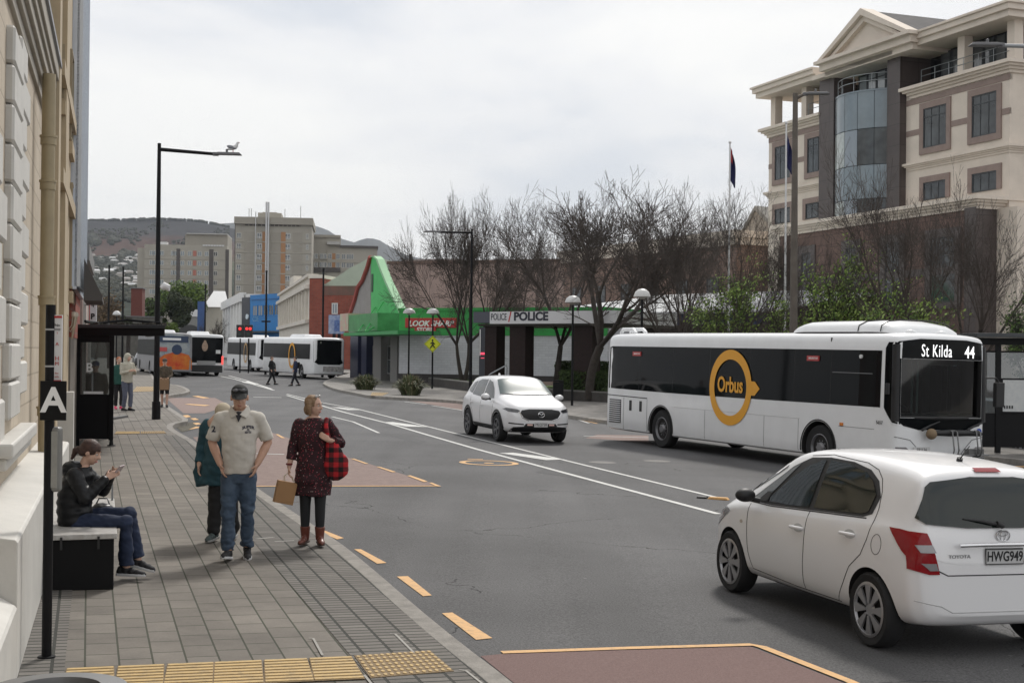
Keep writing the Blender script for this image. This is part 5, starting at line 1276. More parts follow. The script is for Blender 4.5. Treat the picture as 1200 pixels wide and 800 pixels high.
b = B(); fbox(b, F11, tb0, F11.len, F11.uv(305, 390)[1], F11.uv(305, 388)[1], 1.5, 2); b.build('verandah', M('verandah_dark', (.05, .07, .09), .7), r11)
text_on(F11, r11, 299.5, 374, 'CDE', 1.1, M('pale_blue_letter', (.2, .42, .62), .5), .03, sx=.9)
b = B(); q = F11.uv(290, 371, .05); b.lathe([(.4, -.08), (.4, .08)], 10, (q[0], -.1 * F11.sy, q[1]), 'Y'); b.build('round_sign', M('lit_sign_white', (.7, .8, .85), .4), r11)
# white pilastered building, white hip roofed hall, blue panel, arch shed
F12 = Facade(XY(262, 262), XY(285, 214)); zt12 = F12.uv(284, 345)[1]
r12 = F12.root('white_building', 'white painted building with slim pilasters left of the blue shop', 'building')
WH = M('white_render', (.78, .78, .76), .8, var=.05, vscale=.5)
b = B(); fbox(b, F12, 0, F12.len, -1, zt12, 0, 14); b.build('wall', WH, r12)
b = B(); fbox(b, F12, -.5, F12.len, zt12 - 1.2, zt12 + .2, .6, 1); b.build('cornice', WH, r12)
for k in range(7):
    t = F12.len * (k + .5) / 7; b = B(); fbox(b, F12, t - .8, t + .8, 2, zt12 - 1.2, .4, .5); b.build('pilaster', WH, r12)
F13 = Facade(XY(239.5, 299), XY(266, 300)); zt13 = F13.uv(250, 363)[1]; ztt = F13.uv(255, 345)[1]
r13 = F13.root('hip_roofed_hall', 'cream hall with a white hipped roof beyond the white building', 'building')
b = B(); fbox(b, F13, 0, F13.len, -1, zt13 + .6, 0, 20); b.build('wall', M('cream_render', (.46, .43, .37), .85, var=.06, vscale=.4), r13)
b = B(); z_ = zt13 + .6; e_ = F13.len; yy = F13.sy
b.add([(-.4, -.4 * yy, z_), (e_ + .4, -.4 * yy, z_), (e_ + .4, 20 * yy, z_), (-.4, 20 * yy, z_), (e_ * .38, 6 * yy, ztt + 1), (e_ * .9, 6 * yy, ztt + 1)], [(0, 1, 5, 4), (1, 2, 5), (2, 3, 4, 5), (3, 0, 4)]); b.build('roof', M('white_roof', (.62, .62, .62), .6), r13)
F14 = Facade(XY(231, 239.8), XY(240, 240)); t0, t1, za, zb2 = F14.rect(231, 353, 239.5, 392)
o = F14.root('blue_hoarding', 'tall narrow blue panel wall beside the hipped hall', 'building'); b = B(); fbox(b, F14, 0, F14.len, -1, zb2, 0, 2); b.build('panel', M('denim_blue_panel', (.045, .10, .26), .6, var=.2, vscale=.6), o)
F15 = Facade(XY(207, 269), XY(233, 270)); zt15 = F15.uv(215, 366)[1]
r15 = F15.root('grey_shed', 'grey shed with a white roof edge and an arched roof in front', 'building')
b = B(); fbox(b, F15, 0, F15.len, -1, zt15 - .8, 0, 20); b.build('wall', M('shed_grey', (.25, .25, .24), .8, var=.1), r15)
b = B(); fbox(b, F15, -.3, F15.len + .3, zt15 - .8, zt15 + .6, .3, 20.6); b.build('roof', M('white_roof'), r15)
b = B(); c_ = F15.uv(222, 392); rr = F15.uv(233, 380)[0] - F15.uv(222, 380)[0]
P = [(c_[0] + rr * 1.2 * math.cos(a), -8 * yy, max(0, c_[1]) + rr * 1.0 * math.sin(a)) for a in [math.pi * k / 14 for k in range(15)]]
b.slab(P, (0, 7.5 * yy, 0)); b.build('arched_roof', M('arch_dark', (.07, .07, .07), .6), r15)
F16 = Facade(XY(153, 229.8), XY(166, 230)); r16 = F16.root('brick_block', 'small dark red brick block at the foot of the hill', 'building')
b = B(); fbox(b, F16, 0, F16.len, -1, F16.uv(160, 338)[1], 0, 3); b.build('wall', M('dull_red_brick', (.14, .045, .035), .9, var=.1), r16); b = B(); fbox(b, F16, -.2, F16.len + .2, F16.uv(160, 338)[1], F16.uv(160, 337)[1], .2, 3.4); b.build('coping', M('verandah_grey'), r16)
F17 = Facade(XY(104, 215), XY(190, 222)); r17 = F17.root('stone_wall', 'low grey wall running across the end of the street', 'wall')
b = B(); fbox(b, F17, 0, F17.len, -1, F17.uv(150, 371)[1], 0, 1); b.build('wall', M('grey_stone_wall', (.13, .125, .11), .9, var=.25, vscale=1), r17); b = B(); fbox(b, F17, 0, F17.len, F17.uv(150, 371)[1], F17.uv(150, 370)[1], .2, 1.4); b.build('coping', M('verandah_grey'), r17)

# ================================================================== hospital blocks
CON = M('hospital_concrete', (.37, .345, .295), .85, var=.08, vscale=.15); COND = M('hospital_panel', (.32, .295, .25), .85, var=.06, vscale=.2); OCH = M('ochre_panel', (.38, .20, .10), .8); SLT = M('slate_concrete', (.10, .09, .085), .9)
WFR = M('hospital_window_frame', (.52, .51, .47), .6); WGL = M('hospital_glass', (.10, .115, .125), .1, spec=.9); PINKP = M('coral_panel', (.42, .16, .12), .7)
Fh = Facade(XY(274.5, 470), XY(364, 473)); 
rh = Fh.root('hospital_tower', 'tall concrete hospital block with ochre vertical panels and rooftop plant', 'building')
hz = lambda y: Fh.uv(320, y)[1]; ht = lambda x: Fh.uv(x, 320)[0]
b = B(); fbox(b, Fh, 0, Fh.len, -5, hz(258), 0, 30); b.build('wall', CON, rh)
b = B(); fbox(b, Fh, -.25, -.02, -5, hz(263.5), -.2, 29.5); b.build('side_wall', SLT, rh)  # thin skin colouring the tower's left side darker than its front
b = B(); fbox(b, Fh, -.4, Fh.len + .4, hz(263.2), hz(255), 1.2, 31.5); b.build('parapet', COND, rh)
b = B(); fbox(b, Fh, ht(285), ht(352), hz(265), hz(263.4), .1, 1); b.build('louvre_strip', SLT, rh)
for k in range(14): 
    t = ht(286) + (ht(351) - ht(286)) * k / 13; b = B(); fbox(b, Fh, t - .15, t + .15, hz(265.1), hz(263.3), .25, .3); b.build('louvre_post', CON, rh)
b = B(); fbox(b, Fh, ht(300), ht(328), hz(255), hz(247.5), -6, 12); fbox(b, Fh, ht(305), ht(322), hz(247.5), hz(246), -8, 8); b.build('plant_room', CON, rh)
for x in (289.8, 292.5, 332.3, 351): 
    b = B(); b.tube([(ht(x), 5 * Fh.sy, hz(254)), (ht(x), 5 * Fh.sy, hz(243 if x != 351 else 239))], .12, 5); b.build('mast', M('mast_grey', (.3, .3, .3), .6), rh)
b = B()
for x in (311.8, 314.3): b.tube([(ht(x), -1.8 * Fh.sy, -4), (ht(x), -1.8 * Fh.sy, hz(237.5))], .32, 8)
b.build('twin_flue', M('flue_steel', (.5, .5, .5), .35, .4), rh, smooth=50)
b = B(); b.tube([(ht(299.3), -1.5 * Fh.sy, -4), (ht(299.3), -1.5 * Fh.sy, hz(249))], .18, 6); b.build('drain_pipe', M('flue_steel'), rh, smooth=50)
ys = [276.5 + 12.35 * k for k in range(8)]
for k, y in enumerate(ys):
    zc_ = hz(y)
    b = B(); fbox(b, Fh, 0, Fh.len, zc_ - 2.3, zc_ - 1.9, .18, .3); b.build('floor_band', CON, rh)
    for (x0, x1) in ((285.5, 297.5), (316.5, 327.8), (342.5, 354)):
        b = B(); fbox(b, Fh, ht(x0), ht(x1), zc_ - 1.85, zc_ + 1.3, .1, .2); b.build('wall_panel', COND, rh)
    for (x0, x1) in ((307, 311.2), (328.8, 334.3)):
        b = B(); fbox(b, Fh, ht(x0), ht(x1), zc_ - 1.9, zc_ + 1.4, .14, .2); b.build('ochre_panel', OCH, rh)
    for x, w9 in ((279.5, 1.6), (303.6, 1.8), (336.8, 1.8), (359.8, .9)):
        add_window(Fh, rh, ht(x), zc_, w9, 1.9, (FRW if x in (303.6, 336.8) else WFR, WGL), 2, [.3], .18, .1, key='h')
Fg = Facade(XY(168, 552), XY(265, 556)); rg = Fg.root('hospital_wing', 'long lower concrete hospital wing with rows of pale windows left of the tower', 'building')
gz_ = lambda y: Fg.uv(215, y)[1]; gt = lambda x: Fg.uv(x, 320)[0]
b = B(); fbox(b, Fg, 0, Fg.len, -5, gz_(287), 0, 25); fbox(b, Fg, -3, 0, -5, gz_(291), -2, 20); b.build('wall', CON, rg)
b = B(); fbox(b, Fg, gt(216), Fg.len, gz_(287), gz_(274), -1.5, 22); b.build('plant_storey', COND, rg); b = B(); fbox(b, Fg, gt(218), Fg.len, gz_(274), gz_(272.8), -.5, 24); b.build('roof_slab', M('pale_slab', (.45, .44, .42), .8), rg)
b = B(); fbox(b, Fg, gt(186), gt(194), gz_(286.5), gz_(283), -4, 4); b.build('roof_unit', M('white_roof'), rg)
for x0, x1 in ((206.5, 211), (245, 250), (264, 268)):
    b = B(); fbox(b, Fg, gt(x0), gt(x1), -5, gz_(291.5), .15, .5); b.build('dark_pier', SLT, rg)
for k in range(5):
    y = 297 + 11.3 * k; zc_ = gz_(y)
    b = B(); fbox(b, Fg, 0, Fg.len, zc_ - 2.4, zc_ - 2., .15, .3); b.build('floor_band', CON, rg)
    if k < 4: b = B(); fbox(b, Fg, gt(226), gt(230), zc_ - 1, zc_ + 1.2, .06, .2); b.build('coral_panel', PINKP, rg)
    for x in (177.5, 182, 189.5, 202.5, 204.8, 213.5, 222.2, 233.8, 242, 252.3):
        add_window(Fg, rg, gt(x), zc_, 1.7, 2.0, (WFR, GLD if x > 250 else M('hospital_pale_glass', (.16, .20, .22), .1, spec=.9)), 2, 1, .2, .08, key='g')
for k in range(8):
    b = B(); t = gt(238.5 + k * 3.2); fbox(b, Fg, t - .45, t + .45, gz_(288), gz_(286.3), .3, 1); b.build('roof_vent_block', M('white_roof'), rg)
Fk = Facade(XY(363, 500), XY(441, 503)); rk = Fk.root('hospital_annex', 'stepped concrete hospital annex behind the green roof right of the tower', 'building')
kz = lambda y: Fk.uv(390, y)[1]; kt = lambda x: Fk.uv(x, 310)[0]
b = B(); fbox(b, Fk, 0, kt(399), -5, kz(278), 0, 20); fbox(b, Fk, kt(383), Fk.len, -5, kz(290), .4, 20); b.build('wall', CON, rk)
b = B(); fbox(b, Fk, kt(383), kt(398), kz(287), kz(283.5), 2, 5); b.build('white_canopy', M('pale_slab'), rk)
b = B(); fbox(b, Fk, kt(398), kt(443), kz(290), kz(287.5), 1.2, 20); b.build('roof_slab', SLT, rk); b = B(); fbox(b, Fk, -.2, kt(399), kz(278.5), kz(275.5), .6, 20); b.build('parapet', COND, rk)
for y in (300.5, 310.5):
    b = B(); fbox(b, Fk, 0, Fk.len, kz(y) - 2.2, kz(y) - 1.9, .6, .3); b.build('floor_band', CON, rk)
    for i, x in enumerate((366.5, 370, 377, 380.5, 386.5, 396, 402.5, 408, 412)):
        add_window(Fk, rk, kt(x), kz(y), 1.5, 2, (WFR, WGL), 2, 1, .18, .45, key='k')
    b = B(); fbox(b, Fk, kt(389), kt(393), kz(y) - 1.1, kz(y) + 1.1, .46, .2); b.build('ochre_panel', OCH, rk)
b = B(); fbox(b, Fk, 0, kt(399), kz(319), kz(313.5), .8, 1); b.build('dark_base_band', SLT, rk)
# ================================================================== hills
def hill_mat(name, bands, nscale, rough=.95):
    m = bpy.data.materials.new(name); m.use_nodes = True; nt = m.node_tree; b = nt.nodes['Principled BSDF']; N = nt.nodes.new; L = nt.links.new
    g = N('ShaderNodeNewGeometry'); sp = N('ShaderNodeSeparateXYZ'); L(g.outputs['Position'], sp.inputs[0])
    n = N('ShaderNodeTexNoise'); n.inputs['Scale'].default_value = nscale; n.inputs['Detail'].default_value = 9; n.inputs['Roughness'].default_value = .65; L(g.outputs['Position'], n.inputs[0])
    ma = N('ShaderNodeMath'); ma.operation = 'MULTIPLY_ADD'; ma.inputs[1].default_value = 110; L(n.outputs[0], ma.inputs[0]); L(sp.outputs['Z'], ma.inputs[2])
    mr = N('ShaderNodeMapRange'); mr.inputs['From Min'].default_value = 55; mr.inputs['From Max'].default_value = 375; L(ma.outputs[0], mr.inputs[0])
    r = N('ShaderNodeValToRGB'); el = r.color_ramp.elements
    for i, (p, c) in enumerate(bands):
        e = el[i] if i < 2 else el.new(p)
        e.position = p; e.color = (*c, 1)
    L(mr.outputs[0], r.inputs[0])
    n2 = N('ShaderNodeTexNoise'); n2.inputs['Scale'].default_value = nscale * 9; n2.inputs['Detail'].default_value = 6; L(g.outputs['Position'], n2.inputs[0])
    mr2 = N('ShaderNodeMapRange'); mr2.inputs['From Min'].default_value = .3; mr2.inputs['From Max'].default_value = .7; mr2.inputs['To Min'].default_value = .55; mr2.inputs['To Max'].default_value = 1.45; L(n2.outputs[0], mr2.inputs[0])
    vm = N('ShaderNodeVectorMath'); vm.operation = 'SCALE'; L(r.outputs[0], vm.inputs[0]); L(mr2.outputs[0], vm.inputs['Scale']); L(vm.outputs[0], b.inputs['Base Color']); b.inputs['Roughness'].default_value = rough; b.inputs['Specular IOR Level'].default_value = .1
    return m
HILL = hill_mat('hillside', [(0, (.016, .022, .013)), (.33, (.022, .03, .016)), (.4, (.055, .062, .03)), (.47, (.05, .054, .028)), (.52, (.06, .030, .021)), (.68, (.05, .026, .020)), (.76, (.015, .014, .016)), (1., (.012, .012, .014))], .004)
ridge = [(-700, 300), (-300, 285), (-50, 262), (60, 259), (100, 259.5), (140, 258.5), (180, 257.5), (200, 257.8), (235, 260), (265, 266), (300, 275), (340, 285), (380, 297), (440, 315), (520, 345)]
def hillmesh(name, ridge, x0, x1, nx, ny, ybot, Y0, Y1, mat, bump_, p=1.0):
    vs = []; rd = random.Random(3)
    for j in range(ny + 1):
        v = j / ny
        for i in range(nx + 1):
            px = x0 + (x1 - x0) * i / nx; top = interp(ridge, px); py = ybot + (top - ybot) * v; Y = Y0 + (Y1 - Y0) * v ** p
            P = D(px, py, Y); nn = noise.fractal(Vector((P.x * .004, P.y * .0025, 0)), 1, 2, 6) * bump_ * (v * .8 + .15 if v < 1 else .25)
            P.z += nn; vs.append(P)
    n = nx + 1; P0 = [Vector((v.x * 1.15, v.y * 1.15, -60)) for v in vs[-n:]]
    fs = [(j * n + i, j * n + i + 1, (j + 1) * n + i + 1, (j + 1) * n + i) for j in range(ny) for i in range(nx)]
    base = len(vs); vs += P0; fs += [(ny * n + i, ny * n + i + 1, base + i + 1, base + i) for i in range(nx)]
    b = B(); b.add(vs, fs); o = b.build(name, mat, smooth=80, fixn=False); 
    if o.data.polygons[0].normal.z < 0: o.data.flip_normals()
    return tag(o, kind='structure')
hill = hillmesh('hills', ridge, -700, 520, 150, 40, 392, 560, 3300, HILL, 26, 1.3)
FARM = M('far_mountain', (.012, .015, .015), .95, col2=(.022, .025, .022), vscale=.002)
hillmesh('hills', [(250, 262), (330, 258), (365, 264), (385, 270), (400, 279), (415, 283.5), (425, 280), (434, 278), (445, 281), (460, 290), (478, 300), (520, 308), (700, 330)], 250, 700, 60, 10, 395, 4200, 6200, FARM, 25)
hb_ = bvh_of(hill)
def on_hill(px, py):
    d = ray(px, py).normalized(); h = hb_.ray_cast(CAM, d); return h[0]
# houses on the hillside
rd = random.Random(11)
def hill_house(wd, dp, hh, rc, first=None):
    o = thing('hill_house', 'small pale house with a light gabled roof among trees on the hillside', 'house', group='houses on the hillside')
    b = B(); b.b2(-wd / 2, wd / 2, -dp / 2, dp / 2, -4, hh); b.build('wall', M('house_wall_%d' % rc, [(.55, .54, .5), (.42, .38, .33), (.6, .6, .6)][rc], .8), o)
    b = B(); z = hh; b.add([(-wd / 2 - .4, -dp / 2 - .5, z), (wd / 2 + .4, -dp / 2 - .5, z), (wd / 2 + .4, dp / 2 + .5, z), (-wd / 2 - .4, dp / 2 + .5, z), (-wd / 2 + .5, 0, z + 2.6), (wd / 2 - .5, 0, z + 2.6)], [(0, 1, 5, 4), (2, 3, 4, 5), (0, 4, 3), (1, 2, 5)])
    b.build('roof', M('house_roof_%d' % rc, [(.50, .50, .50), (.26, .24, .23), (.38, .36, .35)][rc], .6), o)
    return o
protos = [hill_house(14, 9, 5, 0), hill_house(11, 9, 6, 1), hill_house(18, 9, 4, 2)]
used = set()
spots = [(132, 304.5), (139, 303), (146, 305), (151, 304), (158, 306), (110, 308), (134, 308), (144, 311), (150, 308), (106, 313), (113, 316), (125, 317), (133, 318.5), (136, 317), (144, 312), (149, 322), (152, 323), (159, 326.5), (127, 321), (148, 331), (149, 335), (155, 337), (160, 335), (162, 329), (111, 321), (119, 304), (155, 301), (160, 301), (141, 325), (165, 322), (120, 330), (108, 302)]
for i, (x, y) in enumerate(spots):
    p = on_hill(x, y)
    if p is None: continue
    k = i % 3; a = rd.uniform(-.6, .6)
    if k not in used: o = protos[k]; used.add(k); o.location = p; o.rotation_euler = (0, 0, a)
    else: o = dup(protos[k], p, a)
    sc = rd.uniform(.55, .85); o.scale = (sc, sc, sc)
# woodland stuff on the slopes and ridge
def leafblob(b, c, r, rd_, n=6):
    b.ball(c, (r * rd_.uniform(.8, 1.3), r * rd_.uniform(.8, 1.3), r * rd_.uniform(.7, 1.1)), 6, 4)
b = B()
for k in range(4200):
    px = rd.uniform(100, 268); py = 300 + 55 * rd.random() if k < 3500 else rd.uniform(262, 300)
    if k >= 3500 and noise.noise(Vector((px * .03, py * .06, 0))) < .12: continue
    p = on_hill(px, py)
    if p is not None: leafblob(b, p + Vector((0, 0, 1.5)), rd.uniform(1.2, 2.6) * (p.y / 1100) ** .6, rd)
for k in range(260):
    px = rd.uniform(60, 268); p = D(px, interp(ridge, px), 3290); leafblob(b, p + Vector((0, 0, 2)), rd.uniform(2, 5), rd)
for (cx, cy, rr_) in ((132, 283, 4), (107, 281, 4), (112, 286, 4), (150, 300, 5), (143, 302, 4), (118, 309, 4)):
    for k in range(30):
        p = on_hill(cx + rd.gauss(0, rr_ * .5), cy + rd.gauss(0, rr_ * .35))
        if p is not None: leafblob(b, p + Vector((0, 0, 3)), rd.uniform(4, 7), rd)
tag(b.build('woodland', M('distant_tree_green', (.022, .027, .018), .95, col2=(.05, .05, .03), vscale=.03), fixn=False), 'dark trees scattered over the hillside between the houses', 'woodland', kind='stuff')

# ================================================================== heritage building at the left edge
FL = Facade((bl(3).x, bl(3).y), (bl(18.8).x, bl(18.8).y), .2)
rl = FL.root('heritage_building', 'cream stone heritage building with white painted quoins and plinth at the left edge', 'building')
STONE = brick_mat('cream_masonry', (.45, .385, .30), (.50, .43, .34), (.36, .305, .235), .62, .3, .012, plane='XZ', bump=.35, dirt=.1)
PNT = M('white_masonry_paint', (.55, .535, .50), .6, var=.07, vscale=2.5, bump=.12, bscale=25)
SET = .35
te = FL.uv(50, 300, -SET)[0]
b = B(); fbox(b, FL, 0, te, 0, 12, -SET, 3); b.build('wall', STONE, rl)
tq = FL.uv(20, 720)[0]
def plin(nm, t0, t1, zf_, zt_, out=0.):
    prof = [(.0 - out, -.3), (-out, zf_), (-out + .015, zf_ + .02), (SET + .02, zt_), (SET + .02, -.3)]
    b = B(); b.slab([(t0, p[0] * FL.sy, p[1]) for p in prof], (t1 - t0, 0, 0)); return b.build(nm, PNT, rl, bevel=.008)
zpf, zpt = FL.uv(20, 638)[1], FL.uv(46, 515, -SET)[1]
plin('plinth', tq, te + .12, zpf, zpt); plin('low_plinth', 0, tq - .01, FL.uv(20, 712)[1], FL.uv(20, 712)[1] + .25, .0)
print('plinth', zpf, zpt, 'te', te, 'tq', tq)
# quoin stacks
def quoins(xa, xm, xb, y0, y1, step, out=.075):
    ta, tm, tb_ = (FL.uv(x, 300, -SET + out)[0] for x in (xa, xm, xb)); z0 = FL.uv((xa + xb) / 2, y1, -SET)[1]; z1 = FL.uv((xa + xb) / 2, y0, -SET)[1]
    z = z0; k = 0
    while z < z1:
        e_ = tb_ if k % 2 == 0 else tm; b = B(); fbox(b, FL, ta, tm - .01, z, z + step - .02, -SET + out, out + .02); b.build('quoin_block', PNT, rl, bevel=.022, segs=1)
        b = B(); fbox(b, FL, tm, tb_ if k % 2 == 0 else tm + (tb_ - tm) * .62, z + step * .5, z + step * 1.5 - .02, -SET + out * .75, out * .75 + .02); b.build('quoin_block', PNT, rl, bevel=.022, segs=1)
        z += step; k += 1
quoins(15, 26, 36, 85, 478, .34); quoins(-30, -5, 11, 215, 560, .42)
zs = FL.uv(30, 500, -SET)[1]; t0, t1 = FL.uv(13, 500, -SET + .15)[0], FL.uv(41, 500, -SET + .15)[0]
b = B(); fbox(b, FL, t0, t1, zs - .02, zs + .10, -SET + .17, .17); fbox(b, FL, t0 + .04, t1 - .04, zs - .12, zs - .02, -SET + .12, .12); b.build('sill', PNT, rl, bevel=.02)
t0 = FL.uv(-45, 500, -SET)[0]; zs2 = FL.uv(5, 570, -SET)[1]
# big cornice
OC = -.17
zc = 5.3; tce = te; print('cornice z', zc, tce)
CSH = M('cornice_stone', (.36, .33, .28), .8, var=.1, vscale=3)
b = B()
for o_, z0, z1 in ((OC, .22, .42), (OC - .03, .12, .22), (OC - .06, .0, .12), (OC - .10, -.10, 0), (-.31, -.22, -.10)):
    fbox(b, FL, 0, tce, zc + z0, zc + z1, o_, o_ + SET + .1)
b.build('cornice', CSH, rl, bevel=.01)
b = B(); fbox(b, FL, 0, tce + .02, zc + .42, zc + .48, OC + .03, OC + SET + .2); b.build('cornice_flashing', M('lead_flashing', (.30, .31, .33), .5, .3), rl)
# downpipe
PIPE = M('tan_pipe_paint', (.33, .27, .165), .5, var=.08, vscale=4)
tp, _ = FL.uv(55, 300, -.2); zt_ = zc
b = B(); b.tube([(tp, .2 * FL.sy, 0), (tp, .2 * FL.sy, 5.25)], .075, 16)
for y in (160, 215, 353, 480):
    z = FL.uv(55, y, -.2)[1]; b.tube([(tp, .2 * FL.sy, z - .05), (tp, .2 * FL.sy, z + .05)], .088, 16); b.tube([(tp, .2 * FL.sy, z + .035), (tp, .2 * FL.sy, z + .06)], .098, 16)
b.build('downpipe', PIPE, rl, smooth=40)
# second, tan building
P1_ = bl(18.85); P2_ = bl(24.2); FM = Facade((P1_.x, P1_.y), (P2_.x, P2_.y), .2)
rm = FM.root('tan_building', 'narrow tan rendered building between the stone building and the metal clad one', 'building')
TAN = M('tan_render', (.42, .34, .23), .7, var=.08, vscale=2)
b = B(); fbox(b, FM, -.1, FM.len, -.1, 11, -.24, 3); b.build('wall', TAN, rm)
for x0, x1 in ((63.5, 66), (72.5, 76)):
    t0, t1 = FM.uv(x0, 300, -.2)[0], FM.uv(x1, 300, -.2)[0]; b = B(); fbox(b, FM, t0, t1, 0, 10.5, -.16, .2); b.build('pilaster', TAN, rm)
for (x0, x1, y0, y1) in ((66.5, 71, 240, 350), (66.5, 71, 60, 125), (76.5, 79, 60, 170), (77, 79.5, 215, 340)):
    t0, t1, z0, z1 = FM.rect(x0, y0, x1, y1, -.3); add_window(FM, rm, (t0 + t1) / 2, (z0 + z1) / 2, max(.3, t1 - t0), z1 - z0, (M('tan_frame', (.3, .25, .17), .6), M('blue_window', (.10, .17, .26), .1, spec=1.)), 1, 2, .05, -.22)
    b = B(); fbox(b, FM, t0 - .1, t1 + .15, z0 - .25, z0 - .05, -.17, .2); b.build('sill', TAN, rm)
for y in (185, 30): z = FM.uv(70, y, -.1)[1]; b = B(); fbox(b, FM, 0, FM.len, z, z + .22, -.15, .3); b.build('string_course', TAN, rm)
b = B(); fbox(b, FM, -.1, .25, -.1, 1.5, .02, .5); b.build('base_block', M('white_masonry_paint'), rm)
# metal clad building
P1_ = bl(24.3); P2_ = bl(29.6); FN = Facade((P1_.x, P1_.y), (P2_.x, P2_.y), .2)
rn = FN.root('metal_clad_building', 'tall modern building clad in grey metal panels with red brick below its awning', 'building')
MTL = M('grey_metal_panel', (.55, .58, .63), .35, .4, var=.1, vscale=1.2)
za_ = FN.uv(88, 338, .0)[1]
b = B(); fbox(b, FN, 0, FN.len, za_ + .2, 14, -.12, 4); b.build('upper_wall', MTL, rn)
for k in range(9):
    t = FN.len * k / 8.5; b = B(); fbox(b, FN, t, t + .05, za_ + .25, 14, -.06, .1); b.build('metal_rib', M('metal_rib_grey', (.5, .53, .57), .25, .7), rn)
b = B(); fbox(b, FN, 0, FN.len, 2.3, za_ + .2, -.2, 4); b.build('lower_wall', RBR, rn); b = B(); fbox(b, FN, 0, FN.len, -.1, 2.3, -.21, 4); b.build('shopfront', M('taupe_shopfront', (.16, .14, .12), .6), rn)
b = B(); b.slab([(0, -.32 * FN.sy, za_ - .0), (0, -.32 * FN.sy, za_ + .08), (0, 0, za_ + .75), (0, 0, za_)], (2.6, 0, 0)); b.build('awning', M('dark_awning', (.07, .065, .065), .6), rn)
# far pink building
P1_ = bl(29.7); P2_ = bl(36.); FO = Facade((P1_.x, P1_.y), (P2_.x, P2_.y), .2)
ro_ = FO.root('pink_building', 'small pinkish two storey building beyond the metal clad one', 'building'); zt_ = FO.uv(99, 262)[1]
b = B(); fbox(b, FO, 0, FO.len, -.1, zt_, -.15, 5); b.build('wall', M('pink_render', (.44, .33, .29), .85, var=.08), ro_)
b = B(); fbox(b, FO, 0, FO.len, zt_ - .3, zt_ + .05, -.02, 5.2); b.build('parapet', M('verandah_grey'), ro_)
b = B(); fbox(b, FO, .4, .9, 0, zt_ - .4, -.08, .3); b.build('pilaster', M('white_masonry_paint'), ro_); b = B(); fbox(b, FO, FO.len - .9, FO.len - .4, 0, zt_ - .4, -.08, .3); b.build('pilaster', M('white_masonry_paint'), ro_)
# lantern with loose cables fixed on the tan building
Pc = D(82.5, 374, 24.4)
ob = thing('cable_box', 'cream cone shaped cable box with looped wires beside the stop sign', 'utility box', Pc); ob.scale = (1.85, 1.85, 1.85)
b = B(); b.box((0, 0, .045), (.125, .12, .05)); b.build('cover', M('cream_plastic', (.52, .46, .37), .5), ob, bevel=.015)
b = B(); b.add([(-.055, -.05, .02), (.055, -.05, .02), (.055, .05, .02), (-.055, .05, .02), (-.018, -.02, -.19), (.018, -.02, -.19), (.018, .02, -.19), (-.018, .02, -.19)], [(0, 1, 2, 3), (7, 6, 5, 4), (0, 4, 5, 1), (1, 5, 6, 2), (2, 6, 7, 3), (3, 7, 4, 0)]); b.build('body', M('tan_plastic', (.30, .24, .16), .6), ob)
for k, (a_, d_) in enumerate(((-.07, .09), (-.045, .11), (-.02, .12))):
    b = B(); b.tube([(a_, -.07, .03), (a_ + .015, -.085, -.05 - .01 * k), (a_ + .05, -.09, -d_), (a_ + .085, -.085, -.06), (a_ + .09, -.07, .02)], .004, 5); b.build('wire', M('cream_plastic'), ob, smooth=60)
b = B(); b.box((-.02, .02, -.45), (.02, .02, .52)); b.build('bracket', M('tan_plastic'), ob)
# ================================================================== distant buses
def far_bus(name, label, dirv, corner, which, L_=11.6, extra=None, front_glass=True, mat=None, logo=True):
    """dirv = travel direction; corner = ground point of the named corner"""
    root, bv, body = make_bus(name, label, 'bus', L_, 2.5, 3.0, (2.9, 9.2), mat=mat)
    for v in 'LR':
        patch('window_band', bv, [(.3, 1.42), (.3, 2.5), (L_ - .6, 2.5), (L_ - .6, 1.42)], v, .03, M('far_bus_glass', (.006, .007, .008), .35, spec=.12), root, step=.3, smooth=False)
        for xw in (2.2, 4.2, 6.2, 8.2): seam('window_seam', bv, [(xw, 1.44), (xw, 2.48)], v, M('window_mullion_grey', (.12, .12, .12), .5), root, r=.02, step=.3)
    patch('windscreen', bv, [(-1.15, 1.25), (-1.15, 2.7), (-.8, 2.8), (.8, 2.8), (1.15, 2.7), (1.15, 1.25), (.8, 1.05), (-.8, 1.05)], 'F', .01, GLB, root, step=.3)
    b = B(); b.box((6.5, 0, 3.08), (3.4, 1.5, .26), taper=.85); b.build('air_conditioning_pod', BUSW, root, bevel=.06)
    if extra: extra(root, bv, L_)
    d = Vector(dirv).normalized(); ang = math.atan2(d.y, d.x); sd_ = Vector((-d.y, d.x, 0))
    off = {'FR': (L_, -1.25), 'FL': (L_, 1.25), 'RR': (0, -1.25), 'RL': (0, 1.25)}[which]
    P = corner - d * off[0] - sd_ * off[1]; tilt_place(root, P, ang); return root
def gp(px, Y):
    """ground point under pixel column px at depth Y"""
    x = (px - 600) / 1600 * Y; return Vector((x, Y, gz(x)))
def ex_c(root, bv, L_):
    flat_ring('logo_ring', root, -1.30, 7.2, 1.62, .78, .95, .58, .75, ORA, n=32)
    b = B()
    for y in (-.5, .3): b.box((L_ - .02, y, 2.62), (.05, .42, .12))
    b.build('destination_display', M('dim_led_display', (.2, .2, .18), .5), root)
    for s in (1, -1):
        b = B()
        for k in range(3): b.ball((L_ - .12, s * (1.02 - .03 * k), .55 + .18 * k), (.06, .09, .07), 8, 6)
        b.build('headlight', GLD, root, smooth=60)
    b = B(); b.box((L_ + .03, .3, .75), (.05, 1.5, .35)); b.build('bumper_grime', M('grimy_bumper', (.35, .34, .33), .8, var=.5, vscale=6), root)
    b = B(); b.box((L_ - .2, 0, 1.3), (.3, 1.2, .3)); b.build('dashboard', M('pale_dash', (.25, .35, .33), .6), root)
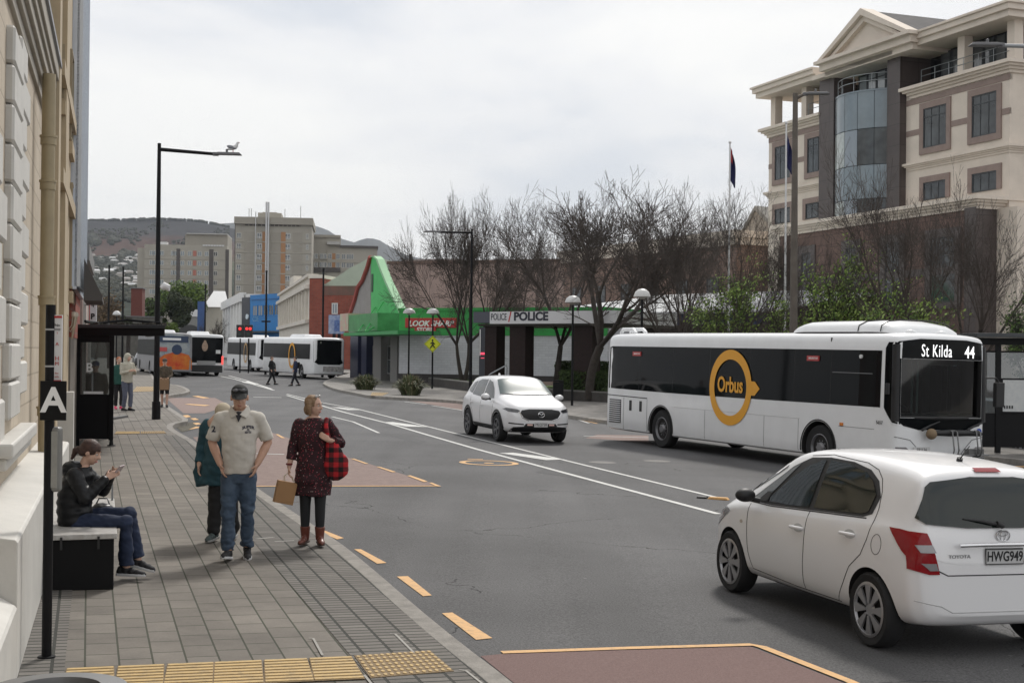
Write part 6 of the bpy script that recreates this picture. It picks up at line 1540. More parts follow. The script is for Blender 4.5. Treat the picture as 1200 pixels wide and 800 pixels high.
far_bus('city_bus', 'white city bus at the centre left behind the two pedestrians crossing', (5.3, -10, 0), gp(366, 97), 'FR', extra=ex_c)
def ex_d(root, bv, L_):
    flat_ring('logo_ring', root, -1.30, 7.6, 1.6, .7, .9, .52, .72, M('faded_amber', (.55, .33, .12), .5), n=32)
far_bus('city_bus', 'white city bus queued behind the larger white bus by the traffic lights', (4.8, -10.5, 0), gp(301, 118), 'FR', extra=ex_d)
def ex_k(root, bv, L_):
    patch('rear_window', bv, [(-1.12, .95), (-1.15, 2.75), (1.15, 2.75), (1.12, .95)], 'B', .01, GLB, root, step=.5)
    b = B(); b.box((-.02, 0, .52), (.06, 2.3, .5)); b.build('rear_bumper', M('dark_bumper', (.03, .03, .03), .6), root)
    for s in (1, -1):
        b = B(); b.box((-.03, s * 1.14, 1.15), (.08, .14, .6)); b.build('tail_light', M('tail_lamp_lit', (.6, .05, .05), .4, emit=(1, .12, .1), estr=.9), root, bevel=.02)
    b = B(); b.box((-.04, 0, .95), (.04, 1.3, .28)); b.build('rear_plate', M('grille_grey', (.35, .35, .35), .6), root)
    b = B(); b.ball((-.03, .12, 2.1), (.03, .22, .34), 10, 8); b.ball((-.03, .12, 2.42), (.03, .1, .13), 10, 8); b.build('advert_figure', M('advert_skin', (.42, .30, .22), .7, var=.3, vscale=9), root)
    b = B(); b.box((-.03, -.82, 1.75), (.03, .32, .26)); b.build('notice_sticker', M('white_sticker'), root)
far_bus('city_bus', 'bus seen from behind with a black rear panel and lit tail lamps', (-3.2, 9.5, 0), gp(220.5, 97), 'RL', extra=ex_k)
def ex_t(root, bv, L_):
    mts = [M('advert_sky', (.16, .20, .26), .5, col2=(.42, .44, .42), vscale=1.7), M('advert_flame', (.50, .035, .008), .5, col2=(.60, .22, .02), vscale=1.6)]
    patch('advert_panel', bv, [(-1.2, 1.35), (-1.2, 2.9), (1.2, 2.9), (1.2, 1.35)], 'B', .008, mts[0], root, step=.5)
    patch('advert_panel', bv, [(-1.22, .5), (-1.22, 1.1), (-1.0, 1.5), (-.2, 1.72), (.6, 1.5), (1.0, 1.2), (1.0, .5)], 'B', .014, mts[1], root, step=.3)
    b = B(); b.box((-.02, .0, 2.55), (.05, 1.9, .42)); b.build('rear_window', M('advert_navy', (.02, .04, .09), .3), root)
    b = B(); b.box((-.05, .15, 2.55), (.02, 1.2, .16)); b.build('advert_caption', M('white_lettering'), root)
    b = B(); b.lathe([(.34, -.03), (.34, .0)], 24, (0, -.2, 1.85), 'X'); b.build('advert_circle', M('advert_navy'), root)
    b = B(); b.box((-.03, .75, 1.85), (.02, .6, .28)); b.build('advert_word', M('advert_red', (.5, .08, .08), .5), root)
far_bus('tour_bus', 'bus with a colourful flame and sky advert on its rear at the left kerb', (-3.6, 9.3, 0), gp(181, 92), 'RL', extra=ex_t, mat=M('grey_bus_paint', (.24, .24, .25), .5, var=.15, vscale=1))

# ================================================================== street lamps and poles
def pole_tube(nm, root_, z0, z1, r0, r1, mat, n=12):
    b = B(); b.tube([(0, 0, z0), (0, 0, z1)], [r0, r1], n); return b.build(nm, mat, root_, smooth=50)
def street_lamp(px, Y, h, arm, label, r0=.085, armdir=(1, 0), tilt=.06, flat=True, mat=None, name='street_lamp', head=True):
    p = gp(px, Y); p.z += KH if p.x > -60 else 0; o = thing(name, label, 'street lamp', p); m = mat or BLKM
    pole_tube('pole', o, -.1, h, r0, r0 * .55, m)
    b = B(); b.tube([(0, 0, 0), (0, 0, .5)], [r0 * 1.35, r0 * 1.3], 12); b.build('base_sleeve', m, o, smooth=40)
    d = Vector((armdir[0], armdir[1], 0)).normalized()
    if arm:
        e = d * arm; b = B(); b.tube([(0, 0, h - .17), tuple(e + Vector((0, 0, h - .17 + tilt * arm)))], [.055, .045], 8); b.build('arm', m, o, smooth=50)
        if head:
            b = B(); rz = math.atan2(d.y, d.x); rm_ = Matrix.Rotation(rz, 3, 'Z')
            c = e + d * .38 + Vector((0, 0, h - .15 + tilt * arm)); b.box(c, (.75, .26, .07), rot=rm_, taper=.8); b.box(e + d * .02 + Vector((0, 0, h - .17 + tilt * arm)), (.16, .12, .1), rot=rm_); b.tube([c + Vector((0, 0, .03)) - d * .05, c + Vector((0, 0, .13)) - d * .05], .035, 8)
            b.build('luminaire', M('luminaire_grey', (.12, .12, .125), .5), o, bevel=.012)
    return o
L1 = street_lamp(184.0, 38.6, 7.8, 1.55, 'tall black street lamp with a gull on its head by the left kerb', .09, (1, .12), -.06)
b = B(); b.tube([(0, 0, 3.72), (.15, -.02, 3.74)], .02, 6); b.tube([(.12, -.02, 3.70), (.2, -.02, 3.76), (.3, -.03, 3.72), (.33, -.03, 3.62)], [.08, .12, .10, .03], 10); b.build('low_luminaire', M('white_shade', (.6, .6, .6), .5), L1, smooth=60)
# gull
Pg = D(273.5, 181.0, 38.9); g = thing('gull', 'white and grey gull perched on the end of the tall left street lamp', 'bird', Vector((Pg.x, L1.location.y + .25, L1.location.z + 7.8 - .15 - .093 + .036)))
b = B(); b.tube([(-.20, 0, .07), (-.12, 0, .10), (-.02, 0, .13), (.06, 0, .16), (.10, 0, .20), (.115, 0, .245), (.125, 0, .28), (.15, 0, .285), (.17, 0, .28)], [.012, .035, .062, .065, .05, .034, .036, .03, .012], 12); b.build('body', M('gull_white', (.62, .62, .61), .8), g, smooth=80)
b = B(); b.ball((-.04, .035, .15), (.14, .035, .05), 10, 8, Matrix.Rotation(.25, 3, 'Y')); b.build('wing', M('gull_grey', (.22, .23, .25), .8), g, smooth=80); b = B(); b.ball((-.04, -.035, .15), (.14, .035, .05), 10, 8, Matrix.Rotation(.25, 3, 'Y')); b.build('wing', M('gull_grey'), g, smooth=80)
b = B(); b.tube([(.165, 0, .282), (.205, 0, .27)], [.012, .003], 6); b.build('beak', M('gull_red', (.4, .05, .03), .5), g)
for s in (1, -1): b = B(); b.tube([(.0, s * .025, .10), (.0, s * .025, .0)], .006, 5); b.build('leg', M('gull_red'), g)
street_lamp(551.8, 63.6, 7.87, 1.5, 'black street lamp with its arm to the left behind the white SUV', .085, (-1, 0), .01)
street_lamp(929.8, 42, 10.4, .28, 'tall brown and grey street lamp behind the big bus', .14, (1, -.1), .5, mat=M('weathered_brown_pole', (.10, .085, .07), .7, var=.2))
L4 = street_lamp(1240, 31.5, 9.75, 1.35, 'street lamp whose head reaches in at the top right', .12, (-1, 0), .02, mat=M('galvanised_grey', (.3, .31, .32), .5, .5))
for px, Y, h, lb in ((127, 110, 8.3, 'far black lamp pole left of its neighbour beyond the bus shelter'), (143.5, 112, 8.3, 'far black lamp pole, right of its neighbour beyond the bus shelter'), (240, 142, 8.3, 'far lamp pole in front of the blue panel wall'), (311.5, 108, 8.1, 'far lamp pole in front of the bright blue shop'), (378.2, 104, 8.2, 'lamp pole in front of the red brick wall')):
    p = gp(px, Y); o = thing('lamp_pole', lb, 'street lamp', p); pole_tube('pole', o, -.1, h, .10, .07, BLKM, 8); b = B(); b.tube([(0, 0, h), (0, 0, h + .12)], .09, 8); b.build('cap', BLKM, o)
    if px == 311.5: b = B(); b.box((0, 0, 4.2), (.7, .1, .12)); b.build('bracket', BLKM, o)
def globe_lamp(px, Y, ytop, label, r=.36):
    p = gp(px, Y); p.z += KH; h = D(px, ytop, Y).z - p.z; o = thing('globe_lamp', label, 'street lamp', p, group='dome topped lamps on the right pavement')
    pole_tube('pole', o, 0, h - .3, .055, .045, BLKM)
    b = B(); b.lathe([(.001, .30), (r * .45, .27), (r * .8, .18), (r, .03), (r, 0), (r * .92, 0)], 24, (0, 0, h - .3)); b.build('shade', M('lamp_dome_white', (.55, .55, .54), .4), o, smooth=50)
    b = B(); b.lathe([(.05, -.10), (r * .5, -.03), (r * .75, .02), (.001, .05)], 20, (0, 0, h - .3)); b.build('diffuser', M('lamp_diffuser', (.35, .34, .32), .4), o, smooth=50)
    return o
globe_lamp(479.2, 78, 361, 'dome topped lamp left of the pedestrian sign lamp'); sg = globe_lamp(507, 76, 361, 'dome topped lamp carrying the yellow pedestrian sign'); globe_lamp(671, 57, 346, 'dome topped lamp in front of the right police column', .34); globe_lamp(752, 49.5, 338, 'dome topped lamp just above the rear of the big bus', .31)
o = globe_lamp(136.5, 100, 364, 'small far dome lamp between the poles beyond the bus shelter', .3)
# pedestrian sign
p = D(507, 403, 75.6); ps = thing('pedestrian_sign', 'fluorescent yellow diamond sign with a black walking figure', 'sign', p, math.pi * 0)
b = B(); s_ = .47; b.slab([(0, -.10, -s_), (s_, -.10, 0), (0, -.10, s_), (-s_, -.10, 0)], (0, .02, 0)); b.build('plate', M('fluorescent_yellow', (.62, .66, .02), .5), ps)
b = B(); b.ball((0, -.115, .21), (.055, .01, .055), 10, 6)
for P_ in ([(0, .14), (.02, -.04)], [(.01, -.03), (.12, -.22)], [(.01, -.03), (-.06, -.13), (-.13, -.22)], [(0, .10), (.12, .0)], [(0, .1), (-.11, .02)]): b.tube([(x, -.115, z) for x, z in P_], .032, 6)
b.build('walking_figure', INK, ps)
b = B(); P_ = [(0, -s_ + .05), (s_ - .05, 0), (0, s_ - .05), (-s_ + .05, 0), (0, -s_ + .05)]; b.tube([(x, -.112, z) for x, z in P_], .009, 4); b.build('border', INK, ps)
# traffic signals
for px, lab in ((281.5, 'left of the two red traffic signals above the queued white bus'), (291.5, 'right of the two red traffic signals above the queued white bus')):
    p = gp(px, 112); o = thing('traffic_light', lab, 'traffic light', p, group='red traffic signals'); h = D(px, 388, 112).z - p.z
    pole_tube('pole', o, 0, h - .6, .06, .06, BLKM, 8); b = B(); b.box((0, 0, h), (.62, .25, 1.05)); b.build('housing', BLKP, o, bevel=.03)
    for dx in (-.14, .14) if px > 285 else (0,):
        b = B(); b.lathe([(.13, -.16), (.001, -.17)], 14, (dx, 0, h + .2), 'Y'); b.build('red_lens', M('lit_red_lens', (.6, .02, .02), .4, emit=(1, .05, .05), estr=.8), o)
    b = B(); b.lathe([(.13, -.15), (.001, -.155)], 14, (0, 0, h - .25), 'Y'); b.build('green_lens', M('dark_lens', (.01, .03, .02), .3), o)
# flags
def flag(px, Y, ytop, lab, fy0, fy1, w_, mats):
    p = gp(px, Y); p.z += KH; h = D(px, ytop, Y).z - p.z; o = thing('flagpole', lab, 'flagpole', p); pole_tube('pole', o, 0, h, .06, .035, M('white_pole', (.6, .6, .6), .4)); b = B(); b.ball((0, 0, h), .07, 8, 6); b.build('finial', M('white_pole'), o)
    z1 = D(px, fy0, Y).z - p.z; z0 = D(px, fy1, Y).z - p.z; b = B(); n = 14; k_ = 12; vs = []
    for j in range(n + 1):
        z = z1 + (z0 - z1) * j / n; sp = w_ * (.25 + .75 * math.sin(math.pi * min(1, (j / n) * .62 + .08)))
        for i in range(k_ + 1): u = i / k_; vs.append((.04 + sp * u, .10 * math.sin(u * 9 + j * .5) * u, z - u * .35))
    b.m = 0; N_ = k_ + 1
    fs = [(j * N_ + i, j * N_ + i + 1, (j + 1) * N_ + i + 1, (j + 1) * N_ + i) for j in range(n) for i in range(k_)]
    b.add(vs, fs); b.mi = [1 if (f // k_) < 6 and (f % k_) < 5 else 0 for f in range(len(fs))]
    f_ = b.build('flag', mats, o, smooth=80)
NAVY = M('flag_navy', (.01, .012, .06), .9); 
flag(853.5, 62, 167, 'bare white flagpole with a furled navy and red flag above the trees', 172, 212, .24, [NAVY, M('flag_red', (.3, .03, .03), .9)])
flag(919.5, 60, 144, 'white flagpole with a limp navy flag in front of the office building', 158, 196, .26, [NAVY, M('flag_navy2', (.015, .02, .09), .9)])

# ================================================================== planter, bench, bin, rail on the right pavement
WALLP = M('dark_planter_stone', (.055, .05, .046), .85, var=.2, vscale=3, bump=.3)
pw = [G(*q, KH) for q in ((502, 452.5), (552, 459.5), (600, 464.5), (660, 470.5), (715, 473.5), (860, 482), (1010, 492))]
pt = thing('planter_wall', 'long low dark stone planter wall along the right pavement behind the SUV', 'planter', pw[0]); b = B(); bb = B()
Q = offset_line(pw, .3)
if Q[2].y < pw[2].y: Q = offset_line(pw, -.3)
for i in range(len(pw) - 1):
    a, c, d_, e_ = pw[i] - pw[0], pw[i + 1] - pw[0], Q[i + 1] - pw[0], Q[i] - pw[0]
    b.slab([a, c, d_, e_], (0, 0, .48)); bb.slab([a + Vector((0, -.03, .481)), c + Vector((0, -.03, .481)), d_ + Vector((0, .03, .481)), e_ + Vector((0, .03, .481))], (0, 0, .06))
b.build('wall', WALLP, pt); bb.build('coping', M('planter_coping', (.14, .135, .125), .8, var=.15), pt)
b = B(); a = pw[0] - pw[0]; b.slab([(0, 0, 0), (2.5, 9, 0), (2.7, 9, 0), (.3, .1, 0)], (0, 0, .48)); b.build('end_wall', WALLP, pt)
lawn = [q + Vector((0, 0, .42)) for q in Q] + [Vector((p.x * 1.02 + 1.2, p.y + 9, p.z + .42)) for p in reversed(Q)]
sheet('planter_soil', lawn, M('lawn_green', (.06, .10, .025), .95, col2=(.10, .15, .04), vscale=2.5, detail=8), world=True)
rd = random.Random(5); b = B()
for k in range(7000):
    t = rd.random() * (len(Q) - 1.001); i = int(t); p = Q[i].lerp(Q[i + 1], t - i) + Vector((rd.uniform(0, 1), rd.random() ** 1.5 * 6, .42)); h = rd.uniform(.04, .10); a = rd.uniform(0, 3.1); dx, dy = .012 * math.cos(a), .012 * math.sin(a)
    b.add([p + Vector((-dx, -dy, 0)), p + Vector((dx, dy, 0)), p + Vector((rd.uniform(-.03, .03), rd.uniform(-.03, .03), h))], [(0, 1, 2)])
tag(b.build('lawn_grass', M('grass_blade', (.07, .12, .025), .9), fixn=False), 'short green grass in the long planter under the bare trees', 'grass', kind='stuff')
# hedge
def leafmass(b, rd_, n, fn, size, squash=1.):
    for _ in range(n):
        p = fn(rd_); s = size * rd_.uniform(.6, 1.3); a = Vector((rd_.gauss(0, 1), rd_.gauss(0, 1), rd_.gauss(0, 1))).normalized(); c = a.orthogonal().normalized() * s; d_ = a.cross(c).normalized() * s * .55
        p = Vector(p); b.add([p - c, p + d_, p + c, p - d_], [(0, 1, 2, 3)])
HEDG = M('hedge_leaf', (.022, .042, .012), .8, col2=(.06, .095, .02), vscale=6)
def hedge(x0, x1, y0, y1, Y, label):
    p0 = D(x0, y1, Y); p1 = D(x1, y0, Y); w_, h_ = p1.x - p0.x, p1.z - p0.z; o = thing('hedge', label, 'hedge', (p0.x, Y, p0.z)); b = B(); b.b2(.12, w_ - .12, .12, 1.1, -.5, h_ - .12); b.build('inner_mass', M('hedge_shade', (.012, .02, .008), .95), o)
    r2 = random.Random(int(x0)); b = B()
    def f(r):
        q = r.random()
        if q < .55: return (r.uniform(0, w_), r.uniform(-.05, .08) + .05 * math.sin(r.random() * 6), r.uniform(-.2, h_))
        if q < .9: return (r.uniform(0, w_), r.uniform(0, 1.2), h_ + r.uniform(-.1, .07))
        return (r.choice([0, w_]) + r.uniform(-.06, .06), r.uniform(0, 1.2), r.uniform(-.2, h_))
    leafmass(b, r2, int(2600 * max(1, w_ / 2)), f, .055); b.build('leaves', HEDG, o, fixn=False)
hedge(657, 712, 436, 457, 63.5, 'clipped dark green hedge, front row left of the big bus'); hedge(652, 716, 425, 438, 66.5, 'clipped green hedge, back row left of the big bus')
# bin
p = G(654, 471, KH + .0); o = thing('litter_bin', 'black square litter bin at the front of the planter by the hedge', 'bin', p)
b = B(); b.box((0, 0, .45), (.46, .46, .9), taper=1.04); b.build('body', BLKM, o, bevel=.03); b = B(); b.box((0, 0, .95), (.5, .5, .07)); b.build('lid', BLKM, o, bevel=.02)
# handrail
p = D(583, 448, 64); o = thing('handrail', 'sloping steel handrail by the steps below the police canopy', 'handrail', p)
q = lambda x, y, Y=64: D(x, y, Y) - p
for dY in (0, 1.2):
    b = B(); b.tube([q(571, 450, 64 + dY), q(571, 442, 64 + dY), q(575, 438, 64 + dY), q(594, 427.5, 64 + dY), q(594, 434, 64 + dY), q(593, 444, 64 + dY)], .035, 8); b.build('rail', M('rail_steel'), o, smooth=60)
# pale bench
p = D(612, 450, 65); o = thing('park_bench', 'pale pinkish concrete bench behind the SUV roof', 'bench', p); w_ = D(658, 450, 65).x - p.x
b = B(); b.b2(0, w_, 0, .45, -.05, .12); b.build('seat', M('pinkish_concrete', (.36, .27, .23), .8), o, bevel=.02)
for x in (.2, w_ - .3): b = B(); b.b2(x, x + .12, .05, .4, -.7, -.05); b.build('leg', WALLP, o)
# sign totem near police
p = D(564.5, 440, 62); o = thing('police_totem', 'slim dark totem with glowing red and pale marks beside the canopy column', 'sign', p); b = B(); b.box((0, .1, .9), (.26, .1, 2.6)); b.build('panel', M('totem_dark', (.03, .035, .045), .4), o)
b = B(); b.box((.03, .04, 1.0), (.18, .02, .1)); b.build('red_light', M('red_led', (.6, .05, .08), .4, emit=(1, .08, .15), estr=.9), o); b = B(); b.box((.03, .04, .8), (.16, .02, .03)); b.build('red_light', M('red_led'), o); b = B(); b.box((-.09, .04, 1.5), (.04, .02, 1.2)); b.build('pale_strip', M('white_sticker'), o)
# small post
p = G(672, 469, KH + .0); o = thing('sign_post', 'thin black post with a small round tag beside the hedge', 'post', p); pole_tube('pole', o, 0, 1.45, .025, .025, BLKM, 6); b = B(); b.lathe([(.06, -.03), (.06, .0)], 10, (0, -.01, 1.2), 'Y'); b.build('tag', M('white_sticker'), o)
# flax clumps
def flax(px, py, wpx, hpx, label, n=420, seed=1):
    p = G(px, py, KH); o = thing('flax_plant', label, 'plant', p); s = mpp(p.y); W_, H_ = wpx * s / 2, hpx * s; r2 = random.Random(seed)
    b = B()
    for k in range(n):
        a = r2.uniform(0, 2 * math.pi); r_ = r2.random(); rr = W_ * (.3 + .75 * r_); base = Vector((math.cos(a) * W_ * .45 * r2.random(), math.sin(a) * W_ * .3 * r2.random(), 0)); h = H_ * (1.1 - .55 * r_ + r2.uniform(-.15, .1))
        tip = Vector((math.cos(a) * rr, math.sin(a) * rr * .7, h * r2.uniform(.75, 1))); midp = base.lerp(tip, .5) + Vector((0, 0, h * .28)); wv = Vector((-math.sin(a), math.cos(a), 0)) * .022
        pts = [base, base.lerp(midp, .6) + Vector((0, 0, .03)), midp, midp.lerp(tip, .6) + Vector((0, 0, .02)), tip - Vector((0, 0, H_ * .12 * r_))]
        vs = []; 
        for i, q_ in enumerate(pts): ww = wv * (1, 1.1, 1, .7, .1)[i]; vs += [q_ - ww, q_ + ww]
        b.m = r2.choice([0, 0, 1, 2]); b.add(vs, [(2 * i, 2 * i + 1, 2 * i + 3, 2 * i + 2) for i in range(4)])
    b.build('leaves', [M('flax_green', (.07, .09, .035), .6), M('flax_olive', (.12, .13, .06), .6), M('flax_dry', (.20, .17, .10), .7)], o, fixn=False)
flax(481, 463, 52, 24, 'dark green flax clump on the right kerb, nearer one', seed=1, n=600); flax(428, 456.5, 48, 18, 'straw flecked flax clump on the corner by the green shop', seed=2, n=500)

# ================================================================== bus shelters
SHB = M('shelter_black', (.007, .007, .008), .5, spec=.2)
# left shelter
p = G(89, 520, KH); p = Vector((gp(88, 28.1).x, 28.1, gz(gp(88, 28.1).x) + KH)); o = thing('bus_shelter', 'black framed glass bus shelter on the left pavement with a letter B', 'bus shelter', p, 0)
def lx(px, Y=28.1): return (px - 600) / 1600 * Y - p.x
def lz(py, Y=28.1, px=110): return D(px, py, Y).z - p.z
ax = Vector((-.31, .95, 0)).normalized()     # along the street
def sh(nm, x0, x1, z0, z1, y0, y1, mat, bev=.004):
    """box with its depth running along the street direction"""
    b = B(); v = [(x0, 0, z0), (x1, 0, z0), (x1, 0, z1), (x0, 0, z1)]; v = [Vector(q) + ax * (y0 / ax.y) for q in v]; b.slab(v, ax * ((y1 - y0) / ax.y)); return b.build(nm, mat, o, bevel=bev)
zt0, zt1 = lz(393), lz(383)
sh('roof_beam', lx(88), lx(193), zt0, zt1, 0, .12, SHB); sh('roof', lx(88), lx(193), zt1 - .02, zt1 + .05, -.05, 4.2, M('shelter_roof_glass', (.04, .045, .05), .25)); sh('roof_beam', lx(184), lx(190), zt0 + .02, zt1 - .02, .12, 4.2, SHB)
sh('post', lx(88), lx(94.5), 0, zt0, 0, .12, SHB); sh('post', lx(128.5), lx(134), .12, zt0, 0, .12, SHB); sh('lower_panel', lx(94.5), lx(128.5), .14, lz(462), .03, .09, SHB); sh('top_panel', lx(94.5), lx(128.5), lz(401), zt0, .03, .09, SHB)
sh('glass_pane', lx(94.5), lx(128.5), lz(462), lz(401), .05, .06, clear_glass('shelter_glass', (.55, .58, .58), .5), 0)
sh('glass_pane', lx(88) - .01, lx(88.6), .5, zt0, .12, 4.1, clear_glass('shelter_glass'), 0); sh('post', lx(88), lx(92), 0, zt0, 4.0, 4.1, SHB)
b = B(); b.tube([(lx(131), .05, 0), (lx(131), .05, .14)], [.05, .03], 8); b.lathe([(.09, 0), (.08, .02), (.03, .03)], 14, (lx(131), .05, 0)); b.build('foot', SHB, o)
put_text('bay_letter', 'B', o, (lx(104.5), .04, lz(431)), (1, 0, 0), (0, 0, 1), .26, M('white_lettering'), .002, bold=.002)
b = B(); b.b2(lx(98), lx(121), .035, .045, lz(461.5), lz(458.5)); b.build('notice_edge', M('white_sticker'), o)
b = B(); b.b2(lx(107.5), lx(109), .03, .045, lz(458), lz(437)); b.build('push_handle', M('rail_steel'), o)
rd = random.Random(4); b = B()
for k in range(40): b.box((lx(rd.uniform(95, 188)), rd.uniform(0, .9), zt1 + .06 + rd.random() * .03), (rd.uniform(.02, .2), .05, rd.uniform(.02, .05)), rz=rd.uniform(0, 3))
tag(b.build('roof_debris', M('dead_leaves', (.06, .055, .045), .9, var=.4), o, fixn=False), kind='stuff')
b = B(); b.tube([(lx(100), .3, zt1 + .06), (lx(140), .5, zt1 + .16), (lx(183), .3, zt1 + .10)], .025, 6); b.tube([(lx(96), .2, zt1 + .12), (lx(96), 2., zt1 + .08)], .03, 6); b.build('roof_brace', SHB, o)
# inside seat
b = B(); b.b2(lx(90), lx(97), .6, 3.4, .42, .47); b.build('seat', M('shelter_seat', (.1, .1, .1), .5), o)
# right shelter
p = G(1147, 531, KH); o = thing('bus_shelter', 'black bus shelter with a route map at the right edge behind the bus', 'bus shelter', p)
Y_ = p.y; wx = lambda px: (px - 600) / 1600 * Y_ - p.x; wz = lambda py: D(1175, py, Y_).z - p.z
def sb(nm, x0, x1, z0, z1, y0, y1, mat, bev=.006): b = B(); b.b2(wx(x0), wx(x1), y0, y1, wz(z1), wz(z0)); return b.build(nm, mat, o, bevel=bev)
sb('roof', 1140, 1290, 390.5, 395, -.3, 1.7, M('shelter_roof_glass')); sb('roof_beam', 1140, 1290, 396, 404, 0, .15, SHB)
for x0, x1 in ((1140, 1144), (1168, 1174), (1276, 1282)): sb('post', x0, x1, 404, 531, .02, .12, SHB)
sb('crossbar', 1144, 1276, 411, 413, .04, .09, SHB); sb('lower_panel', 1144, 1276, 484, 524, .05, .09, SHB); sb('glass_pane', 1144, 1276, 413, 484, .06, .07, clear_glass('shelter_glass'), 0)
sb('map_frame', 1174, 1230, 443, 484.5, .03, .05, SHB); sb('route_map', 1176, 1228, 445, 482, .01, .028, M('map_paper', (.46, .48, .49), .6, col2=(.58, .59, .58), vscale=7, detail=9), 0)
for k in range(4): sb('map_symbol', 1177 + 3 * k, 1178.6 + 3 * k, 475, 478.5, .0, .009, INK, 0)
sb('seat', 1190, 1270, 500, 503, .3, .7, SHB); sb('end_panel', 1140, 1141, 410, 528, .15, 1.5, clear_glass('shelter_glass'), 0)
# silver car beyond the right shelter
def far_car(label, px, Y, ang, m, sc=1.):
    o = thing('parked_car', label, 'car'); T = dict(w=[(-2.2, .7), (-2, .85), (0, .9), (1.8, .87), (2.2, .65)], zb=[(-2.2, .35), (0, .2), (2.2, .35)], zt=[(-2.2, .95), (-1.9, 1.05), (-1.5, 1.32), (-.8, 1.44), (.2, 1.44), (.9, 1.12), (1.1, .98), (1.9, .85), (2.2, .6)], belt=[(-2.2, .95), (0, .92), (1.2, .88), (2.2, .6)], wr=[(-2.2, .55), (-1, .6), (.3, .6), (1.2, .72), (2.2, .5)])
    bd, bv = loft_body('body', car_sections(T, [-2.2, -2.1, -1.9, -1.5, -1.1, -.8, -.3, .2, .55, .9, 1.1, 1.5, 1.9, 2.1, 2.2]), [m, DARKIN], o, [(-1.3, .31), (1.35, .31)], .36, .36, inner=.84)
    for v in 'LR': patch('window', bv, [(.78, .98), (.2, 1.34), (-.8, 1.36), (-1.5, 1.15), (-1.4, 1.0)], v, .008, GLS, o)
    patch('windscreen', bv, [(.35, -.58), (.35, .58), (.98, .66), (.98, -.66)], 'T', .008, GLS, o); patch('rear_window', bv, [(-1.05, -.55), (-1.05, .55), (-1.7, .55), (-1.7, -.55)], 'T', .008, GLS, o)
    for s in (1, -1):
        b = B(); b.ball((.75, s * .98, 1.0), (.08, .11, .07), 10, 8); b.build('door_mirror', m, o, smooth=80)
        for x in (-1.3, 1.35): wheel(o, x, s * .78, .315, .2, .21, 'alloy', s)
    tilt_place(o, gp(px, Y) + Vector((0, 0, KH)), ang, sc); return o
far_car('silver car parked beyond the right bus shelter, seen through its glass', 1182, 37.5, math.atan2(-1, .42), M('silver_car_paint', (.33, .35, .38), .3, .5, coat=.5), 1.0)
far_car('dark car parked far down the left kerb seen through the shelter', 168, 118, math.atan2(.95, -.3), M('dark_car_paint', (.05, .05, .055), .3, coat=.5))

# ================================================================== bus stop pole
p = G(54.5, 770, KH); o = thing('bus_stop_pole', 'black bus stop pole with a white letter A plate and timetable at the near left', 'bus stop', p)
Y_ = p.y; wx = lambda px: (px - 600) / 1600 * Y_ - p.x; wz = lambda py: D(60, py, Y_).z - p.z
b = B(); b.tube([(0, 0, 0), (0, 0, wz(357))], .033, 16); b.build('pole', BLKM, o, smooth=50)
b = B(); b.lathe([(.06, 0), (.058, .012), (.034, .014)], 16, (0, 0, 0)); b.build('base_plate', BLKM, o)
for y in (386, 429): b = B(); b.tube([(0, 0, wz(y) - .006), (0, 0, wz(y) + .006)], .0345, 16); b.build('band', M('band_grey', (.35, .35, .35), .4), o)
b = B(); b.b2(wx(50.5), wx(81), -.05, -.035, wz(492), wz(446)); b.build('sign_plate', BLKM, o, bevel=.003)
put_text('plate_letter', 'A', o, (wx(66.5), -.0525, wz(469.5)), (1, 0, 0), (0, 0, 1), .235, M('white_lettering'), .0015, sx=1.05, bold=.006)
b = B(); b.b2(wx(62.5), wx(73), -.01, .01, wz(448), wz(369)); b.build('timetable_board', M('board_white', (.62, .62, .63), .5), o, bevel=.002)
b = B(); b.b2(wx(62.5), wx(73), -.013, -.0105, wz(372.5), wz(370)); b.b2(wx(62.5), wx(73), -.013, -.0105, wz(447), wz(445)); b.build('red_band', M('sign_red'), o)
for k, (y, h, c) in enumerate(((381, .022, INK), (385.5, .02, INK), (390, .022, SIGNR), (403, .028, SIGNR), (420, .035, SIGNR), (426, .03, SIGNR), (437, .014, SIGNR), (441, .014, SIGNR))):
    put_text('board_lettering', ('No', 'stop', 'i', 'A', 'H', 'M', 'bus', 'only')[k], o, (wx(67.7), -.0125, wz(y)), (1, 0, 0), (0, 0, 1), h * 1.2, c, .0008)
b = B(); b.b2(wx(57), wx(72), -.02, .07, wz(576), wz(500)); b.build('timetable_case', M('case_grey', (.20, .20, .19), .35, .3), o, bevel=.022, segs=4)
b = B(); b.b2(wx(58.5), wx(70), -.024, -.021, wz(571), wz(505)); b.build('case_window', M('case_paper', (.28, .28, .26), .3, var=.1, vscale=20), o)
# parking sign on the far building
p = D(109, 368, 30); o = thing('parking_sign', 'white parking sign board with a red top on the far left wall', 'sign', p)
s_ = 30 / 1600; b = B(); b.b2(-4.2 * s_, 4.2 * s_, -.02, .02, -17 * s_, 18 * s_); b.build('plate', M('board_white'), o); b = B(); b.b2(-4.2 * s_, 4.2 * s_, -.026, -.021, 16 * s_, 18 * s_); b.b2(-4.2 * s_, -3.4 * s_, -.026, -.021, -17 * s_, 16 * s_); b.build('red_edge', M('sign_red'), o)
put_text('sign_lettering', 'P', o, (0, -.025, -3 * s_), (1, 0, 0), (0, 0, 1), .17, INK, .002, bold=.006); put_text('sign_lettering', '4', o, (0, -.025, 10 * s_), (1, 0, 0), (0, 0, 1), .14, INK, .002); b = B(); b.lathe([(.055, -.028), (.055, -.022)], 14, (0, 0, -12 * s_), 'Y'); b.build('round_mark', INK, o)
b = B(); b.box((-.12, 0, .2), (.12, .03, .03)); b.build('bracket', M('rail_steel'), o)
